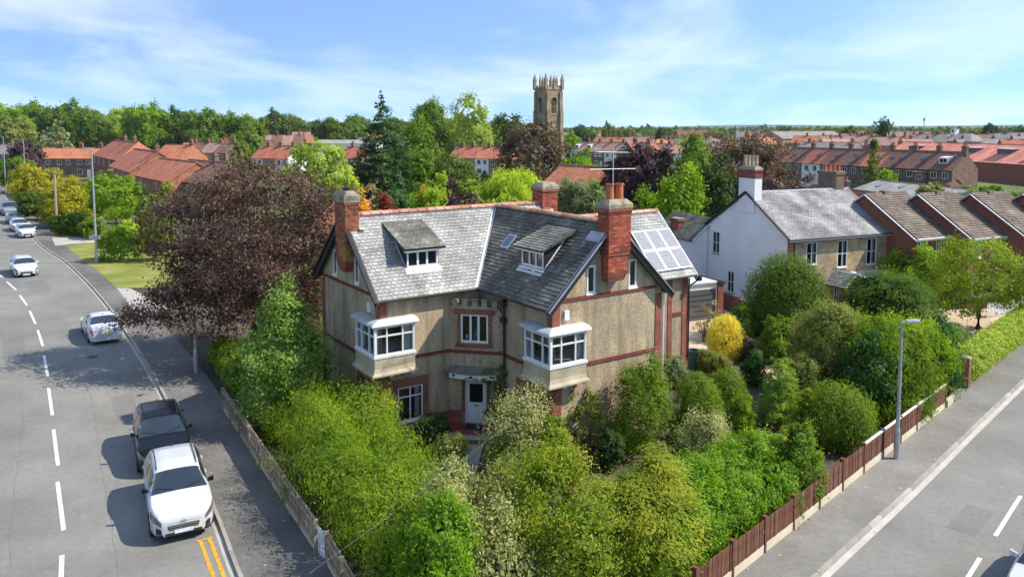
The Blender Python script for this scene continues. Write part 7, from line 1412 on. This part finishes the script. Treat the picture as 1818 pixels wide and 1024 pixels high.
        for a in ax:
            wx = L/2-a; Mw = Matrix.Translation((wx, s*(hw-.125), c['wr'])) @ (Matrix.Rotation(math.pi,4,'Z') if s < 0 else Matrix.Identity(4)); r = c['wr']; tb = MB(); tb.lathe([(r*.62,-.1),(r*.93,-.1),(r,-.06),(r,.07),(r*.94,.11),(r*.68,.115),(r*.64,.09)],24,Mw,axis='y'); wo = tb.build('wheel', M['rubber'], T, smooth='auto')
            rb = MB(); rb.lathe([(r*.66,.10),(r*.62,.085),(r*.58,.03),(0,.03)],20,Mw,axis='y')
            for k in range(5):
                an = k*2*math.pi/5; rb.hexa([(math.cos(an-.13)*r*.15,.05,math.sin(an-.13)*r*.15),(math.cos(an+.13)*r*.15,.05,math.sin(an+.13)*r*.15),(math.cos(an+.17)*r*.6,.05,math.sin(an+.17)*r*.6),(math.cos(an-.17)*r*.6,.05,math.sin(an-.17)*r*.6),(math.cos(an-.13)*r*.15,.1,math.sin(an-.13)*r*.15),(math.cos(an+.13)*r*.15,.1,math.sin(an+.13)*r*.15),(math.cos(an+.17)*r*.6,.095,math.sin(an+.17)*r*.6),(math.cos(an-.17)*r*.6,.095,math.sin(an-.17)*r*.6)],Mw)
            rb.build('rim', M[rimm], wo)
    # front: grille, lower intake, plate, emblem; rear: plate
    fx = L/2; g = MB(); zt = interp(.03,c['top']); gw = hw*.56
    g.hexa([(fx-.05,-gw*.78,zt-.36),(fx+.012,-gw*.78,zt-.36),(fx+.012,gw*.78,zt-.36),(fx-.05,gw*.78,zt-.36),(fx-.1,-gw,zt-.10),(fx-.012,-gw,zt-.10),(fx-.012,gw,zt-.10),(fx-.1,gw,zt-.10)]); gr_ = g.build('grille', M['car_trim'], T)
    for k in range(4): m_ = MB(); z = zt-.33+k*.06; t = k/4; m_.box((fx+.012-.024*t-.004,-gw*(.78+.2*t)*.96,z),(fx+.02-.024*t,gw*(.78+.2*t)*.96,z+.014)); m_.build('grille_bar', M['rim_d' if not emblem else 'chrome'], gr_)
    m_ = MB(); m_.box((fx-.08,-gw*1.0,c['zs']+.04),(fx+.010,gw*1.0,c['zs']+.13)); m_.build('lower_intake', M['car_trim'], T)
    m_ = MB(); m_.box((fx+.0,-.26,zt-.47),(fx+.026,.26,zt-.36)); m_.build('number_plate', M['plate_w'], T); m_ = MB(); rz_ = interp(L-.03,c['top']); m_.box((-fx-.03,-.26,rz_-.34),(-fx-.0,.26,rz_-.22)); m_.build('number_plate', M['plate_y'], T)
    e = MB(); ez = zt-.13
    if emblem:      # an oval ring round a slanted letter
        n = 16; oy = lambda t: (.10*math.cos(t), .05*math.sin(t)); f = fx+.014
        for k in range(n):
            a, b = 2*math.pi*k/n, 2*math.pi*(k+1)/n; (y0,z0),(y1,z1) = oy(a), oy(b); e.face([(f,y0,ez+z0),(f,y1,ez+z1),(f,y1*.8,ez+z1*.76),(f,y0*.8,ez+z0*.76)])
        for y in (-.035,.035): e.face([(f,y-.018,ez-.03),(f,y-.002,ez-.03),(f,y+.018,ez+.03),(f,y+.002,ez+.03)])
        e.face([(f,-.035,ez-.006),(f,.035,ez-.012),(f,.035,ez+.006),(f,-.035,ez+.012)])
    else: e.lathe([(0,0),(.045,0),(.04,.012),(0,.016)],12,Matrix.Translation((fx-.008,0,ez)) @ Matrix.Rotation(R(-90),4,'Z'),axis='y')
    e.build('badge', M['chrome'], gr_)
    for s in (1,-1):
        wb_ = MB(); a, b = surf(c['ws'][0]+.04,12.6,s,.012), surf(c['ws'][0]+.30,11.5+.5*(s>0),s,.012); wb_.bar((a[0],a[1]*.3,a[2]+.01),(b[0]+.12,b[1],b[2]-.02),.012,.012); wb_.build('wiper', M['car_trim'], T)
    if detail:
        an = MB(); p = surf(c['rs'][0]-.25,13.9,1,0); an.hexa([(p[0]-.1,-.025,p[2]),(p[0]+.06,-.02,p[2]),(p[0]+.06,.02,p[2]),(p[0]-.1,.025,p[2]),(p[0]-.1,-.008,p[2]+.06),(p[0]-.06,-.006,p[2]+.06),(p[0]-.06,.006,p[2]+.06),(p[0]-.1,.008,p[2]+.06)]); an.build('roof_aerial', M['car_trim'], T)
    return T
def hd(dx, dy): return math.atan2(dy, dx)
car('suv','white family SUV with black roof rails parked at the left kerb facing the camera','car_white',(-11.0,24.6),hd(.47,-.883),emblem=True,rimm='rim_d',black_mirror=True)
car('suv','glossy black SUV parked close behind the white SUV','car_black',(-13.55,29.1),hd(.47,-.883),rimm='rim_d')
car('saloon','white saloon seen from behind, parked under the copper beech branches','car_white',(-24.9,46.3),hd(-.575,.82))
car('estate','white estate car with roof rails driving towards the camera on the left road','car_white',(-42.3,66.6),hd(.60,-.80),name='moving_car')
car('hatch','white hatchback parked first in the far left line of cars','car_white',(-56.6,89.8),hd(.62,-.785),detail=False,group='parked cars on the far left road')
car('hatch','white car parked second behind the front white hatchback','car_white',(-60.6,95.0),hd(.62,-.785),detail=False,group='parked cars on the far left road')
car('estate','dark grey car parked between white cars and van','car_grey',(-66.0,102.6),hd(.62,-.785),detail=False,group='parked cars on the far left road')
car('van','silver van parked last beside the blue bins','car_silver',(-73.5,113),hd(.60,-.80),detail=False,name='parked_van')
car('hatch','silver car in the drive behind the golden conifer','car_silver',P(160,128),hd(1,.2),detail=False)
car('suv','pale silver car entering at the bottom right corner','car_white',(14.62,19.75),hd(-.707,-.707),name='moving_car')
